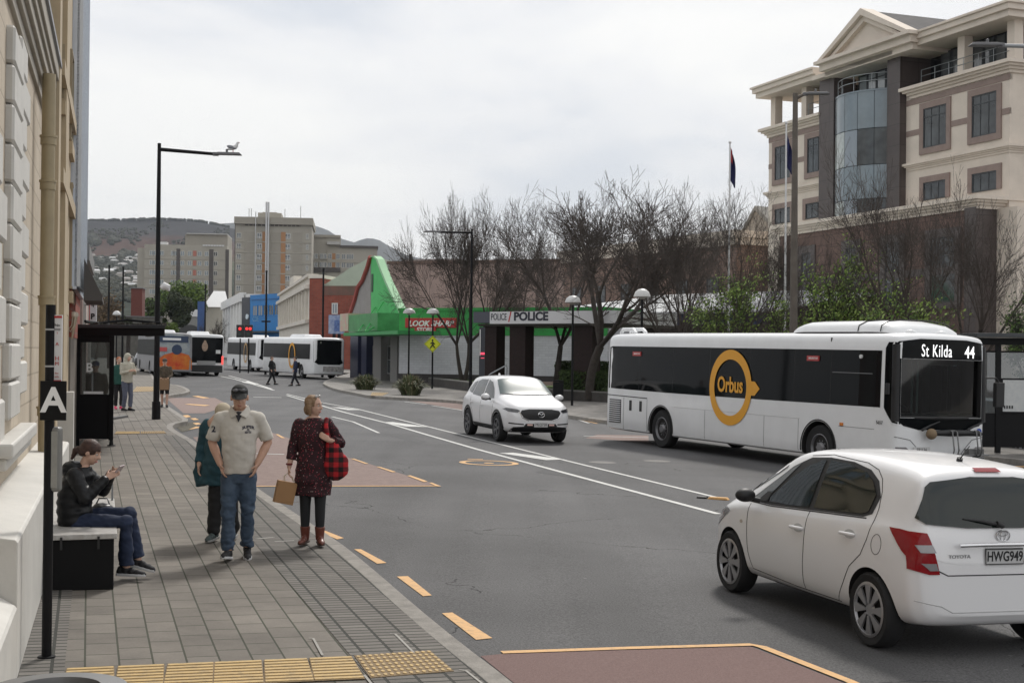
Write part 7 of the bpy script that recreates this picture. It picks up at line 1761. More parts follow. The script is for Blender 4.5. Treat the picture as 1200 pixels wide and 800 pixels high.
# bench
p = G(133, 690, KH); o = thing('bench', 'black boxed bench with a pale stone slab top by the heritage wall', 'bench', p, math.atan(.30))
wd_, ln = .56, 2.9
b = B(); b.b2(-wd_, 0, 0, ln, .0, .44); b.build('base', M('bench_black', (.007, .007, .0075), .6, spec=.15), o, bevel=.006)
for k in range(6):
    y0 = -.02 + k * (ln + .04) / 6; b = B(); b.b2(-wd_ - .02, .025, y0, y0 + (ln + .04) / 6 - .012, .443, .49); b.build('seat_slab', M('pale_stone_top', (.33, .31, .29), .45, col2=(.45, .44, .42), vscale=18, bump=.3), o, bevel=.006)
b = B(); b.tube([(-.32, ln * .93, .49), (-.32, ln * .93, .74), (.0, ln * .93, .74), (.0, ln * .93, .49)], .012, 8); b.build('armrest', M('rail_steel'), o, smooth=50)
for x in (-.45, -.14): b = B(); b.b2(x, x + .02, -.035, -.021, .36, .47); b.build('clip', BLKP, o)
# litter bin rim at the bottom left corner
p = D(66, 806, 4.78); o = thing('litter_bin', 'round grey metal litter bin whose top shows at the bottom left corner', 'bin', (p.x, p.y, gz(p.x) + KH)); h = p.z - gz(p.x) - KH
b = B(); b.lathe([(.22, 0), (.23, .02), (.23, h - .08), (.245, h - .06), (.25, h - .02), (.24, h), (.15, h + .005), (.145, h - .05), (.14, h - .3)], 48, cap=False); b.build('body', M('bin_grey_metal', (.22, .22, .22), .4, .6), o, smooth=40)
b = B(); b.lathe([(.14, h - .3), (.001, h - .3)], 32, cap=False); b.build('liner', DARKIN, o); b = B(); b.lathe([(.008, h + .004), (.006, h + .02), (.001, h + .022)], 10, (.17, -.05, 0)); b.build('screw', M('bolt_brass', (.4, .25, .1), .4, .8), o)
# raised amber and black traffic separator near the hatchback nose
p = G(842, 585); o = thing('traffic_separator', 'small raised amber and black lane separator in front of the hatchback', 'road marker', p, R(-25)); b = B(); b.m = 0; b.box((0, 0, .02), (.36, .12, .04), taper=.8); b.m = 1; b.box((-.28, .02, .02), (.16, .14, .03)); b.build('block', [ORP, BLKP], o, bevel=.01)
# ================================================================== trees
BARK = M('bare_bark', (.024, .019, .016), .9, col2=(.05, .041, .034), vscale=5, bump=.5, bscale=30); TWIG = M('bare_twigs', (.062, .050, .043), .9)
def perp(d, r_):
    a = Vector((r_.gauss(0, 1), r_.gauss(0, 1), r_.gauss(0, 1))); a -= d * a.dot(d); return a.normalized()
def grow(bs, p, d, L_, r, lev, maxlev, rn_, cfg):
    """bs = (trunk builder, crown builder)"""
    n = 4 if lev < 3 else 3; pts = [p.copy()]; rads = [r]; dd = d.copy(); q = p.copy(); bend = perp(dd, rn_) * cfg['bend']
    r1 = max(.008, r * (.80 if lev < 2 else .62))
    for k in range(n):
        dd = (dd + bend * .25 + perp(dd, rn_) * cfg['wob'] + Vector((0, 0, cfg['up'] * (.6 if lev else .1)))).normalized(); q = q + dd * (L_ / n); pts.append(q.copy()); rads.append(r + (r1 - r) * (k + 1) / n)
    b = bs[0] if lev < 2 else bs[1]
    b.tube(pts, rads, 9 if lev == 0 else 7 if lev == 1 else 5 if lev == 2 else 3, cap=lev == 0)
    if lev >= maxlev: return
    nch = cfg['fork'][min(lev, len(cfg['fork']) - 1)]
    az0 = rn_.uniform(0, 6.28); a0 = dd.orthogonal().normalized(); b0 = dd.cross(a0)
    for c in range(nch):
        az = az0 + 2 * math.pi * c / nch + rn_.uniform(-.5, .5); sp = cfg['spread'][min(lev, len(cfg['spread']) - 1)] * rn_.uniform(.6, 1.3)
        nd = (dd * math.cos(sp) + (a0 * math.cos(az) + b0 * math.sin(az)) * math.sin(sp)).normalized()
        lead = c == 0 and lev > 0
        if lead: nd = (dd * .93 + nd * .25).normalized()
        grow(bs, q, nd, L_ * cfg['len'][min(lev, len(cfg['len']) - 1)] * rn_.uniform(.8, 1.15), max(.008, r1 * (.88 if lead else .68)), lev + 1, maxlev, rn_, cfg)
    # side shoots
    if lev >= 1:
        for s_ in range(cfg['side'][min(lev, len(cfg['side']) - 1)]):
            t = rn_.uniform(.25, .95) * n; i = int(min(n - 1, t)); pp = pts[i].lerp(pts[i + 1], t - i); ddir = (pts[i + 1] - pts[i]).normalized(); sp = rn_.uniform(.5, 1.0)
            nd = (ddir * math.cos(sp) + perp(ddir, rn_) * math.sin(sp)).normalized()
            grow(bs, pp, nd, L_ * rn_.uniform(.35, .6), max(.007, rads[i] * .34), max(lev + 1, maxlev - 2), maxlev, rn_, cfg)
def bare_tree(px, Y, ytop, label, seed, spreadpx, trunk=2.2, r=.17, maxlev=6, lean=(0, 0), stems=1, name='bare_tree', zadd=.5, cfg=None, leaves=None, bark=None, base=None):
    p = gp(px, Y); p.z += KH + zadd; H_ = D(px, ytop, Y).z - p.z
    o = thing(name, label, 'tree', p, group=None); rn_ = random.Random(seed)
    c = dict(bend=.32, wob=.05, up=.06, fork=[4, 3, 3, 2, 2, 2], spread=[.55, .42, .42, .45, .5], len=[1.15, .78, .72, .70, .66], side=[0, 3, 4, 4, 3, 1])
    c.update(cfg or {})
    bs = (B(), B())
    for k in range(stems):
        d0 = Vector((lean[0] + (rn_.uniform(-.25, .25) if stems > 1 else 0) + (.3 * (k * 2 - stems + 1) if stems > 1 else 0), lean[1] + rn_.uniform(-.1, .1), 1)).normalized()
        grow(bs, Vector((0, 0, -.3)), d0, trunk, r * (1 if stems == 1 else .8), 0, maxlev, rn_, c)
    # scale to measured height and spread
    vs = bs[1].v; zmax = max(v[2] for v in vs); xs_ = sorted(v[0] for v in vs); w_ = xs_[int(len(xs_) * .99)] - xs_[int(len(xs_) * .01)]; tw = spreadpx * mpp(Y)
    kz, kx = H_ / zmax, tw / w_
    for b in bs: b.v = [(v[0] * (1 + (kx - 1) * min(1, max(0, (v[2]) / (trunk * 1.2)))), v[1] * (1 + (kx - 1) * min(1, max(0, v[2] / (trunk * 1.2)))), v[2] * kz) for v in b.v]
    bs[0].build('trunk', bark or BARK, o, smooth=60, fixn=False); cr = bs[1].build('crown', TWIG, o, fixn=False)
    if leaves:
        n, size, mats, lo = leaves; b = B(); V = [v for v in bs[1].v if v[2] > lo * H_]
        for k in range(n):
            v = Vector(V[rn_.randrange(len(V))]); 
            b.m = 0; cnt = 4
            for _ in range(cnt):
                q = v + Vector((rn_.gauss(0, size * 1.6), rn_.gauss(0, size * 1.6), rn_.gauss(0, size * 1.3))); a = Vector((rn_.gauss(0, 1), rn_.gauss(0, 1), rn_.gauss(0, .7))).normalized(); cc = a.orthogonal().normalized() * size * rn_.uniform(.6, 1.2); dd = a.cross(cc).normalized() * cc.length * .5
                b.m = rn_.randrange(len(mats)); b.add([q - cc, q + dd, q + cc, q - dd], [(0, 1, 2, 3)])
        b.build('leaves', mats, o, fixn=False)
    return o
LF1 = M('spring_leaf', (.17, .26, .045), .7); LF2 = M('spring_leaf_dark', (.09, .16, .03), .7); LF3 = M('spring_leaf_pale', (.26, .35, .09), .7)
vase = dict(fork=[4, 3, 3, 3, 2, 2], spread=[.6, .42, .40, .42, .48], up=.07)
bare_tree(543, 77.5, 212, 'twin trunked bare tree left of the street lamp by the green store', 12, 138, trunk=1.9, r=.17, stems=2, cfg=dict(fork=[4, 3, 3, 3, 2, 2], spread=[.7, .48, .42, .42, .45], up=.05), maxlev=6)
bare_tree(566, 74, 225, 'slimmer bare tree behind the street lamp and police column', 4, 105, trunk=2.4, r=.15, cfg=vase, maxlev=5)
bare_tree(652, 66, 203, 'bare tree left of the two in front of the police canopy', 31, 150, trunk=2.6, r=.17, cfg=vase)
bare_tree(691, 61.5, 198, 'thick trunked bare tree between the dome lamps left of the big bus', 8, 190, trunk=2.3, r=.20, cfg=vase)
bare_tree(775, 55, 214, 'bare tree rising behind the rear half of the big bus', 17, 150, trunk=2.2, r=.17, cfg=vase, maxlev=6)
bare_tree(850, 64, 206, 'slender bare tree around the flagpole left of the office building', 23, 120, trunk=2.6, r=.15, cfg=vase)
bare_tree(905, 66, 250, 'small bare tree in front of the beige gabled building', 41, 75, trunk=2.2, r=.12, cfg=vase, maxlev=5)
up = dict(fork=[4, 3, 3, 2, 2, 2], spread=[.42, .32, .32, .34, .4], up=.13, wob=.07)
bare_tree(1083, 45, 140, 'tall bare tree with upswept branches in front of the curved glass bay', 19, 150, trunk=2.8, r=.17, cfg=up, lean=(-.22, 0))
bare_tree(1128, 43, 178, 'bare tree with branches sweeping right over the bus shelter', 6, 165, trunk=2.4, r=.17, cfg=dict(up, spread=[.6, .38, .34, .34, .4]), lean=(.12, 0))
bare_tree(960, 60, 262, 'thin bare sapling between the brown lamp post and the office base', 3, 60, trunk=2.0, r=.09, cfg=up, maxlev=5)
lf = [LF1, LF2, LF3]
bare_tree(872, 50, 292, 'young tree with sparse pale green leaves above the middle of the big bus', 51, 80, trunk=1.6, r=.07, cfg=vase, maxlev=5, name='leafy_tree', leaves=(650, .065, lf, .35))
bare_tree(975, 47, 262, 'young tree in fresh green leaf left of the tall bare tree', 52, 95, trunk=1.6, r=.08, cfg=up, maxlev=5, name='leafy_tree', leaves=(1000, .065, lf, .25))
bare_tree(1035, 44, 318, 'low bushy green tree just above the front of the big bus', 53, 105, trunk=1.2, r=.07, cfg=vase, maxlev=5, name='leafy_tree', leaves=(1100, .065, lf, .15))
bare_tree(935, 49, 335, 'low green leafy tree behind the brown lamp post', 54, 80, trunk=1.2, r=.06, cfg=vase, maxlev=5, name='leafy_tree', leaves=(850, .06, lf, .15))
bare_tree(1205, 40, 318, 'dark feathery tree at the right edge above the bus shelter', 55, 75, trunk=1.3, r=.08, cfg=vase, maxlev=5, name='leafy_tree', leaves=(1200, .05, [LF2, M('conifer_green', (.03, .05, .02), .8)], .1))
bare_tree(815, 58, 210, 'bare tree directly behind the amber logo of the big bus', 77, 120, trunk=2.3, r=.14, cfg=vase, maxlev=6)
bare_tree(612, 72, 216, 'bare tree between the street lamp and the large police lettering', 78, 110, trunk=2.4, r=.14, cfg=vase, maxlev=6)
# crowns with volume for the far trees
def round_tree(px, Y, x0, x1, y0, y1, label, mats, seed, n=4200, size=.22, name='round_tree', lumps=9):
    p = gp(px, Y); o = thing(name, label, 'tree', p); rn_ = random.Random(seed); s = mpp(Y); cx = ((x0 + x1) / 2 - px) * s; W_ = (x1 - x0) * s / 2; zt, zb = D(px, y0, Y).z - p.z, D(px, y1, Y).z - p.z
    b = B(); b.tube([(0, 0, -.5), (.1, 0, zb + .5), (cx * .5, 0, (zb + zt) / 2)], [.35, .28, .12], 8); 
    for k in range(5): a = k * 1.26; b.tube([(0, 0, zb), (cx * .5 + W_ * .5 * math.cos(a), W_ * .5 * math.sin(a), (zb + zt) / 2)], [.15, .05], 5)
    b.build('trunk', BARK, o, smooth=60)
    L_ = [(Vector((cx + rn_.uniform(-.6, .6) * W_, rn_.uniform(-.6, .6) * W_, zb + (zt - zb) * rn_.uniform(.25, .78))), W_ * rn_.uniform(.32, .52)) for _ in range(lumps)] + [(Vector((cx, 0, (zb + zt) / 2)), min(W_, (zt - zb) / 2) * .8)]
    b = B()
    for k in range(n):
        c_, r_ = L_[rn_.randrange(len(L_))]; d = Vector((rn_.gauss(0, 1), rn_.gauss(0, 1), rn_.gauss(0, 1))).normalized(); q = c_ + d * r_ * rn_.uniform(.65, 1.08)
        q.z = min(q.z, zt + .1); a = (d + Vector((rn_.gauss(0, .6), rn_.gauss(0, .6), rn_.gauss(0, .6)))).normalized(); cc = a.orthogonal().normalized() * size * rn_.uniform(.6, 1.3); dd = a.cross(cc).normalized() * cc.length * .7
        b.m = rn_.randrange(len(mats)); b.add([q - cc, q + dd, q + cc, q - dd], [(0, 1, 2, 3)])
    b.build('crown', mats, o, fixn=False); return o
round_tree(212, 292, 184, 242, 327, 372, 'large light green tree in front of the hospital wing', [M('fresh_green', (.10, .15, .025), .8), M('mid_green', (.06, .10, .02), .8)], 2, n=5500, size=.32, lumps=12)
round_tree(206, 250, 192, 229, 338, 388, 'dark rounded tree in front of the light green one', [M('deep_green', (.028, .04, .018), .85), M('deep_green2', (.045, .055, .022), .85)], 3, n=5500, size=.26, lumps=12)
round_tree(184, 248, 166, 200, 347, 392, 'mid green tree just right of the lamp pole by the shelter roof', [M('mid_green'), M('deep_green2')], 5, n=3200, size=.25)
round_tree(201, 200, 190, 210, 376, 394, 'small bright green bush above the colourful bus', [M('fresh_green')], 6, n=1800, size=.14, name='green_bush')
bare_tree(128, 190, 335, 'brown leafless tree at the foot of the hillside', 61, 50, trunk=3, r=.2, cfg=vase, maxlev=5, zadd=0, leaves=(500, .25, [M('dead_brown_leaf', (.13, .09, .05), .9)], .1))
bare_tree(112, 170, 340, 'brown leafless tree beside the parking sign', 62, 36, trunk=3, r=.18, cfg=vase, maxlev=5, zadd=0, leaves=(300, .22, [M('dead_brown_leaf')], .1))
bare_tree(250, 205, 366, 'small leafless bush in front of the hipped hall', 63, 30, trunk=.8, r=.1, cfg=dict(vase, spread=[1.0, .5, .45]), maxlev=5, zadd=0, name='bare_bush')
round_tree(150, 195, 140, 158, 366, 392, 'low dark shrub by the stone wall at the street end', [M('deep_green2')], 9, n=900, size=.16, name='green_bush')
# ================================================================== people
SKIN = M('skin', (.46, .27, .19), .55, var=.06, vscale=12); SKIN2 = M('skin_pale', (.52, .33, .25), .55, var=.06, vscale=12)
V3 = Vector
def ell_loft(b, rings, n=28, cap=True):
    """rings: (centre, rx, ry[, tilt normal]) horizontal ellipses, rx along x (front-back), ry along y"""
    vs = []
    for rg in rings:
        c, rx, ry = V3(rg[0]), rg[1], rg[2]; nrm = V3(rg[3]).normalized() if len(rg) > 3 else V3((0, 0, 1)); q = V3((0, 0, 1)).rotation_difference(nrm)
        for k in range(n): a = 2 * math.pi * k / n; vs.append(c + q @ V3((rx * math.cos(a), ry * math.sin(a), 0)))
    fs = [(i * n + k, i * n + (k + 1) % n, (i + 1) * n + (k + 1) % n, (i + 1) * n + k) for i in range(len(rings) - 1) for k in range(n)]
    if cap: fs += [list(range(n - 1, -1, -1)), [(len(rings) - 1) * n + k for k in range(n)]]
    b.add(vs, fs)
def limb(b, pts, rad, n=14, ends=(True, True)):
    pts = [V3(p) for p in pts]; b.tube(pts, rad, n)
    for i in range(len(pts)):
        if (i == 0 and not ends[0]) or (i == len(pts) - 1 and not ends[1]): continue
        b.ball(pts[i], rad[i] * .995, 12, 8)
def remesh(b, name, mats, parent, vox, smooth=2, wr=0., wscale=9., fold=None, seed=0.):
    o = b.build(name, mats, parent, fixn=False)
    md = o.modifiers.new('r', 'REMESH'); md.mode = 'VOXEL'; md.voxel_size = vox
    md = o.modifiers.new('s', 'SMOOTH'); md.factor = .5; md.iterations = smooth
    apply_mods(o); me = o.data
    if not me.materials:
        for m in (mats if isinstance(mats, (list, tuple)) else [mats]): me.materials.append(m)
    if wr:
        ns = [v.normal.copy() for v in me.vertices]
        for v, nn in zip(me.vertices, ns):
            p = v.co * wscale + V3((seed, 0, 0)); a = noise.noise(V3((p.x, p.y, p.z * 1.6))) + .5 * noise.noise(V3((p.x * 2.3 + p.z, p.y * 2.3, p.z * 3.1)))
            v.co += nn * a * wr * (fold(v.co) if fold else 1)
    for p in me.polygons: p.use_smooth = True
    return o
def hand(b, wrist, d, palm_n, side, curl=.5, k=1.):
    """palm and five curled fingers; d = direction of the hand, palm_n = palm normal (the way fingers curl), side = thumb side direction"""
    d = V3(d).normalized(); pn = V3(palm_n); pn = (pn - d * pn.dot(d)).normalized(); s = V3(side); s = (s - d * s.dot(d) - pn * s.dot(pn)).normalized(); w_ = V3(wrist)
    c = w_ + d * .05 * k
    for t in (-.027, -.009, .009, .027): limb(b, [w_ + s * t * .6 * k, c + s * t * k + d * .035 * k], [.016 * k, .014 * k], 8)
    for i, (t, L_) in enumerate(((.030, .068), (.010, .076), (-.010, .070), (-.029, .055))):
        p = w_ + d * .085 * k + s * t * k; dd = d.copy(); pts = [p]
        for j, f in enumerate((.42, .32, .26)):
            a = curl * (.5 + .5 * j); dd = (dd * math.cos(a) + pn * math.sin(a)).normalized(); p = p + dd * L_ * f * k; pts.append(p)
        limb(b, pts, [.0095 * k, .009 * k, .0085 * k, .0072 * k], 8)
    p = w_ + d * .025 * k + s * .028 * k; limb(b, [p, p + (d * .5 + s * .7 + pn * .25) * .035 * k, p + (d * .95 + s * .75 + pn * .5) * .055 * k], [.013 * k, .0105 * k, .0085 * k], 8)
def head(b, c, fwd, k=1., upv=(0, 0, 1)):
    """skin of the head: skull, jaw, nose, ears, brow. c = centre, fwd = facing"""
    f = V3(fwd).normalized(); u = V3(upv); u = (u - f * u.dot(f)).normalized(); l = u.cross(f); c = V3(c); m = Matrix((f, l, u)).transposed()
    P = lambda x, y, z: c + m @ V3((x, y, z)) * k
    b.ball(P(-.012, 0, .025), (.093 * k, .073 * k, .092 * k), 20, 14, m); b.ball(P(.022, 0, -.035), (.068 * k, .058 * k, .078 * k), 18, 12, m); b.ball(P(.048, 0, -.085), (.032 * k, .032 * k, .024 * k), 12, 8, m)
    limb(b, [P(.082, 0, .022), P(.103, 0, -.012), P(.106, 0, -.020)], [.010 * k, .0135 * k, .014 * k], 10)
    for s in (1, -1):
        b.ball(P(.092, s * .012, -.021), .010 * k, 8, 6); b.ball(P(-.005, s * .076, -.004), (.022 * k, .010 * k, .032 * k), 10, 8, m); b.ball(P(.060, s * .032, -.025), (.022 * k, .020 * k, .020 * k), 10, 8, m); limb(b, [P(.078, s * .012, .034), P(.066, s * .045, .033)], [.010 * k, .010 * k], 8)
    b.ball(P(.082, 0, -.056), (.014 * k, .024 * k, .009 * k), 10, 6, m); b.ball(P(.080, 0, -.068), (.013 * k, .021 * k, .008 * k), 10, 6, m)
    return P, m
def face(P, m, par, k=1., lips=(.35, .13, .10), brow=(.05, .035, .025)):
    for s in (1, -1):
        b = B(); b.ball(P(.0745, s * .031, .010), .0100 * k, 10, 8); b.build('eye', M('eye_white', (.55, .53, .5), .3), par, smooth=80)
        b = B(); b.ball(P(.0815, s * .031, .009), .0055 * k, 8, 6); b.build('iris', M('iris_dark', (.02, .015, .01), .2), par)
        b = B(); b.tube([P(.086, s * .015, .036), P(.083, s * .034, .040), P(.070, s * .050, .034)], [.0035 * k, .004 * k, .002 * k], 6); b.build('eyebrow', M('brow_%d' % int(brow[0] * 1000), brow, .9), par)
    b = B(); b.tube([P(.080, -.022, -.061), P(.0935, -.008, -.0585), P(.0945, 0, -.060), P(.0935, .008, -.0585), P(.080, .022, -.061)], [.002 * k, .0055 * k, .005 * k, .0055 * k, .002 * k], 6); b.build('lips', M('lip_%d' % int(lips[0] * 1000), lips, .5), par, smooth=80)
def project_on(me, bvh, d, off):
    d = V3(d).normalized()
    for v in me.vertices:
        h = bvh.ray_cast(v.co - d * 2, d)
        if h[0] is not None: v.co = h[0] - d * off
def shoe(par, ankle, toe_dir, mats, L_=.28, nm='shoe', h=.075, boot=0., k=1.):
    t = V3(toe_dir); pitch = t.z; t2 = t.normalized(); s = V3((0, 0, 1)).cross(t2).normalized(); u = t2.cross(s); a = V3(ankle); m = Matrix((t2, s, u)).transposed()
    b = B(); c = a + u * (-.045)
    T = lambda x, y, z: c + m @ V3((x * k, y * k, z * k))
    ell = [(-.075, .030, .034, 0), (-.06, .036, .05, 0), (0, .038, .052, 0), (.06, .043, .042, 0), (.12, .046, .033, 0), (.165, .040, .026, 0), (.195, .020, .016, 0)]
    for (x, w_, hh, z) in ell: b.ball(T(x, 0, hh - .030), (w_ * .95 * k, w_ * k, hh * k), 12, 8, m)
    b.tube([T(-.01, 0, .01), T(0.0, 0, .06 + boot)], [.042 * k, .044 * k] if not boot else [.050 * k, .066 * k], 14)
    remesh(b, nm, mats[0], par, .009, 2)
    b = B(); out = [(-.10, .02), (-.09, .035), (-.03, .037), (.04, .042), (.11, .047), (.16, .042), (.20, .022), (.208, 0)]
    poly = [(x, y) for x, y in out] + [(x, -y) for x, y in reversed(out[:-1])]
    vs = [T(x, y, -.036) for x, y in poly] + [T(x, y, -.010) for x, y in poly]; n = len(poly)
    b.add(vs, [list(range(n - 1, -1, -1)), list(range(n, 2 * n))] + [(i, (i + 1) % n, n + (i + 1) % n, n + i) for i in range(n)]); b.build('sole', mats[1], par, smooth=50, bevel=.004)

# ---------------------------------------------------------------- man in cream polo shirt walking towards the camera
def standing_torso(b, z0=.86, sh=.19, belly=0., lean=0., k=1., chest=.115, hip=.165, neck=True):
    ell_loft(b, [((0, 0, z0), .10, hip * .9), ((.0, 0, z0 + .08), .115, hip), ((belly * .5, 0, z0 + .2), .115 + belly * .5, hip * .95), ((belly * .5 + lean * .3, 0, z0 + .34), chest + .005, hip * 1.02), ((lean * .6, 0, z0 + .46), chest, sh * .95), ((lean * .8, 0, z0 + .55), .095, sh * .92), ((lean * .9, 0, z0 + .60), .07, sh * .62), ((lean, 0, z0 + .64), .055, .065)])
p = G(279, 654, KH); man = thing('person', 'man in a cream polo shirt, black cap and blue jeans, hands in his pockets', 'person', p, R(-84))
PJ = dict(shz=1.50)
b = B(); standing_torso(b, .90, .205, .02); limb(b, [(0, 0, 1.50), (.012, 0, 1.60)], [.064, .062]); P_, m_ = head(b, (.035, 0, 1.692), (1, .07, -.14), 1.12)
arms = {1: [(0, .205, 1.475), (-.05, .292, 1.22), (.075, .195, 1.00)], -1: [(0, -.205, 1.475), (-.05, -.288, 1.22), (.075, -.19, 1.00)]}
for s, a in arms.items(): limb(b, [a[0], V3(a[0]).lerp(V3(a[1]), .5), a[1], V3(a[1]).lerp(V3(a[2]), .3), a[2]], [.060, .056, .047, .049, .033], 16)
for s in (1, -1): hand(b, arms[s][2], (.25, -s * .30, -.9), (0, -s, 0), (1, 0, .2), .3, 1.05)
for s, kn, an in ((1, (.05, .095, .50), (-.10, .085, .13)), (-1, (.10, -.10, .50), (.13, -.09, .10))): limb(b, [(0, s * .09, .93), kn, an], [.08, .058, .042])
remesh(b, 'body', SKIN, man, .009, 2)
face(P_, m_, man, 1.12)
POLO = M('cream_polo_cotton', (.52, .49, .44), .9, var=.05, vscale=6)
b = B(); ell_loft(b, [((.0, 0, .895), .136, .184), ((.0, 0, .96), .138, .182), ((.012, 0, 1.08), .142, .172), ((.018, 0, 1.20), .143, .176), ((.012, 0, 1.32), .140, .198), ((0, 0, 1.42), .128, .213), ((0, 0, 1.485), .108, .195), ((0, 0, 1.53), .085, .125), ((.0, 0, 1.558), .070, .078)])
for s in (1, -1): b.tube([(0, s * .185, 1.475), (-.02, s * .245, 1.37), (-.042, s * .285, 1.245)], [.074, .071, .073], 18); b.ball((0, s * .195, 1.468), .080, 16, 10); b.ball((0, s * .13, 1.505), (.07, .09, .055), 14, 10)
shirt = remesh(b, 'polo_shirt', POLO, man, .010, 3, .010, 8., lambda c: 1 if c.z < 1.4 else .4); sbv = bvh_of(shirt)
b = B(); 
for s in (1, -1):
    b.slab([(.105, s * .012, 1.505), (.055, s * .070, 1.575), (-.02, s * .09, 1.60), (.015, s * .115, 1.54), (.115, s * .075, 1.475)], (.012, 0, .014))
b.tube([(.0, .082, 1.58), (-.05, .06, 1.60), (-.072, 0, 1.605), (-.05, -.06, 1.60), (.0, -.082, 1.58)], .017, 8); b.build('collar', POLO, man, smooth=50)
b = B(); b.slab([(.098, -.032, 1.515), (.098, .032, 1.515), (.118, 0, 1.44)], (.02, 0, 0)); b.ball((.07, 0, 1.51), (.045, .055, .04), 12, 8); b.build('undershirt', M('charcoal_tee', (.03, .03, .035), .9), man, smooth=60)
CH = M('print_navy', (.02, .022, .045), .8)
for txt, z, sz, yy in (('SUPER', 1.39, .042, .10), ('DRY', 1.357, .032, .10), ('surf co', 1.334, .022, .10)):
    if txt == 'DRY': txt = '_/|\\_'
    me = text_mesh(txt, sz, .0, 'CENTER', 1.05, .0015); me.transform(Matrix(((0, 0, 1, .5), (1, 0, 0, yy), (0, 1, 0, z), (0, 0, 0, 1)))); 
    for v in me.vertices:
        if txt == 'SUPER': v.co.z -= (v.co.y - yy) ** 2 * 4
    project_on(me, sbv, (-1, 0, 0), .003); link('chest_print', me, man, CH)
me = text_mesh('2', .09, .0, 'CENTER', 1, .003); me.transform(Matrix(((0, 0, 1, .5), (1, 0, 0, -.265), (0, 1, 0, 1.36), (0, 0, 0, 1)))); project_on(me, sbv, (-1, 0, 0), .003); link('sleeve_number', me, man, CH)
JEAN = M('blue_denim', (.024, .044, .080), .85, col2=(.065, .095, .135), vscale=3.2, detail=6)
b = B(); ell_loft(b, [((0, 0, .80), .115, .17), ((0, 0, .88), .125, .178), ((0, 0, .97), .122, .17)])
for s, kn, an in ((1, (.055, .095, .50), (-.09, .085, .10)), (-1, (.10, -.10, .50), (.135, -.09, .07))):
    h_ = V3((0, s * .088, .86)); kn, an = V3(kn), V3(an); limb(b, [h_, h_.lerp(kn, .5), kn, kn.lerp(an, .5), an.lerp(kn, .08)], [.102, .094, .074, .070, .066], 18, (True, False))
remesh(b, 'jeans', JEAN, man, .010, 2, .016, 10., lambda c: .5 + 1.1 * math.exp(-((c.z - .5) / .12) ** 2) + 1.2 * math.exp(-((c.z - .15) / .12) ** 2))
b = B(); b.tube([(.0, .10, .955), (.11, .08, .955), (.125, 0, .95), (.11, -.08, .955), (0, -.10, .955)], .012, 6); b.build('belt', INK, man)
for s, an, td in ((1, (-.10, .085, .095), (.95, .12, -.12)), (-1, (.135, -.09, .095), (.97, -.14, .16))):
    shoe(man, an, td, (M('black_trainer', (.015, .015, .017), .7), M('white_sole', (.5, .5, .5), .6)))
# cap with a peak and sunglasses resting on it
CAPM = M('black_cap', (.012, .013, .013), .85)
b = B(); b.ball(P_(-.012, 0, .055), (.108, .090, .078), 18, 12, m_); b.ball(P_(.0, 0, .036), (.108, .090, .035), 18, 8, m_); remesh(b, 'cap', CAPM, man, .008, 2)
b = B(); pk = []; 
for k in range(9): a = -1.15 + 2.3 * k / 8; pk.append(P_(.075 + .095 * math.cos(a * .9), .078 * math.sin(a), .030 - .02 * math.cos(a)))
base_ = [P_(.055, .07, .045), P_(.088, .045, .05), P_(.097, 0, .052), P_(.088, -.045, .05), P_(.055, -.07, .045)]
n_ = len(pk); b.slab(pk + base_, m_ @ V3((0, 0, .005))); b.build('cap_peak', CAPM, man)
b = B(); 
for s in (1, -1): b.ball(P_(.100, s * .034, .088), (.010, .028, .018), 10, 8, m_)
b.tube([P_(.095, -.065, .09), P_(.104, 0, .095), P_(.095, .065, .09)], .004, 6); b.build('sunglasses', M('smoked_lens', (.10, .10, .11), .1, spec=1.), man, smooth=60)
b = B(); b.ball(P_(-.035, 0, .0), (.075, .079, .06), 14, 10, m_); b.build('hair', M('short_brown_hair', (.06, .045, .035), .9), man, smooth=80)
man.scale = (.965, .965, .965)

# ---------------------------------------------------------------- woman in the spotted dress
def dots_mat():
    m = bpy.data.materials.new('spotted_fabric'); m.use_nodes = True; nt = m.node_tree; bs = nt.nodes['Principled BSDF']; N = nt.nodes.new; L = nt.links.new
    tc = N('ShaderNodeTexCoord'); vo = N('ShaderNodeTexVoronoi'); vo.inputs['Scale'].default_value = 46; L(tc.outputs['Object'], vo.inputs['Vector'])
    lt = N('ShaderNodeMath'); lt.operation = 'LESS_THAN'; lt.inputs[1].default_value = .27; L(vo.outputs['Distance'], lt.inputs[0])
    sx = N('ShaderNodeSeparateColor'); L(vo.outputs['Color'], sx.inputs[0]); cr = N('ShaderNodeValToRGB'); cr.color_ramp.interpolation = 'CONSTANT'; e = cr.color_ramp.elements
    e[0].position = 0; e[0].color = (.26, .02, .035, 1); e[1].position = .45; e[1].color = (.36, .08, .10, 1); x = e.new(.62); x.color = (.34, .24, .23, 1); x = e.new(.74); x.color = (.03, .006, .01, 1)
    L(sx.outputs[0], cr.inputs[0]); mx = N('ShaderNodeMix'); mx.data_type = 'RGBA'; L(lt.outputs[0], mx.inputs['Factor']); mx.inputs[6].default_value = (.022, .004, .007, 1); L(cr.outputs[0], mx.inputs[7]); L(mx.outputs[2], bs.inputs['Base Color']); bs.inputs['Roughness'].default_value = .85
    return m
SPOT = dots_mat()
p = G(366, 639, KH); wo = thing('person', 'woman in a dark red spotted dress with black tights and red ankle boots', 'person', p, R(-84))
b = B(); standing_torso(b, .84, .175, 0, hip=.155, chest=.105); limb(b, [(0, 0, 1.42), (.008, 0, 1.52)], [.044, .044]); hf = V3((.45, .85, -.10)); P_, m_ = head(b, (.018, .005, 1.60), hf, .98)
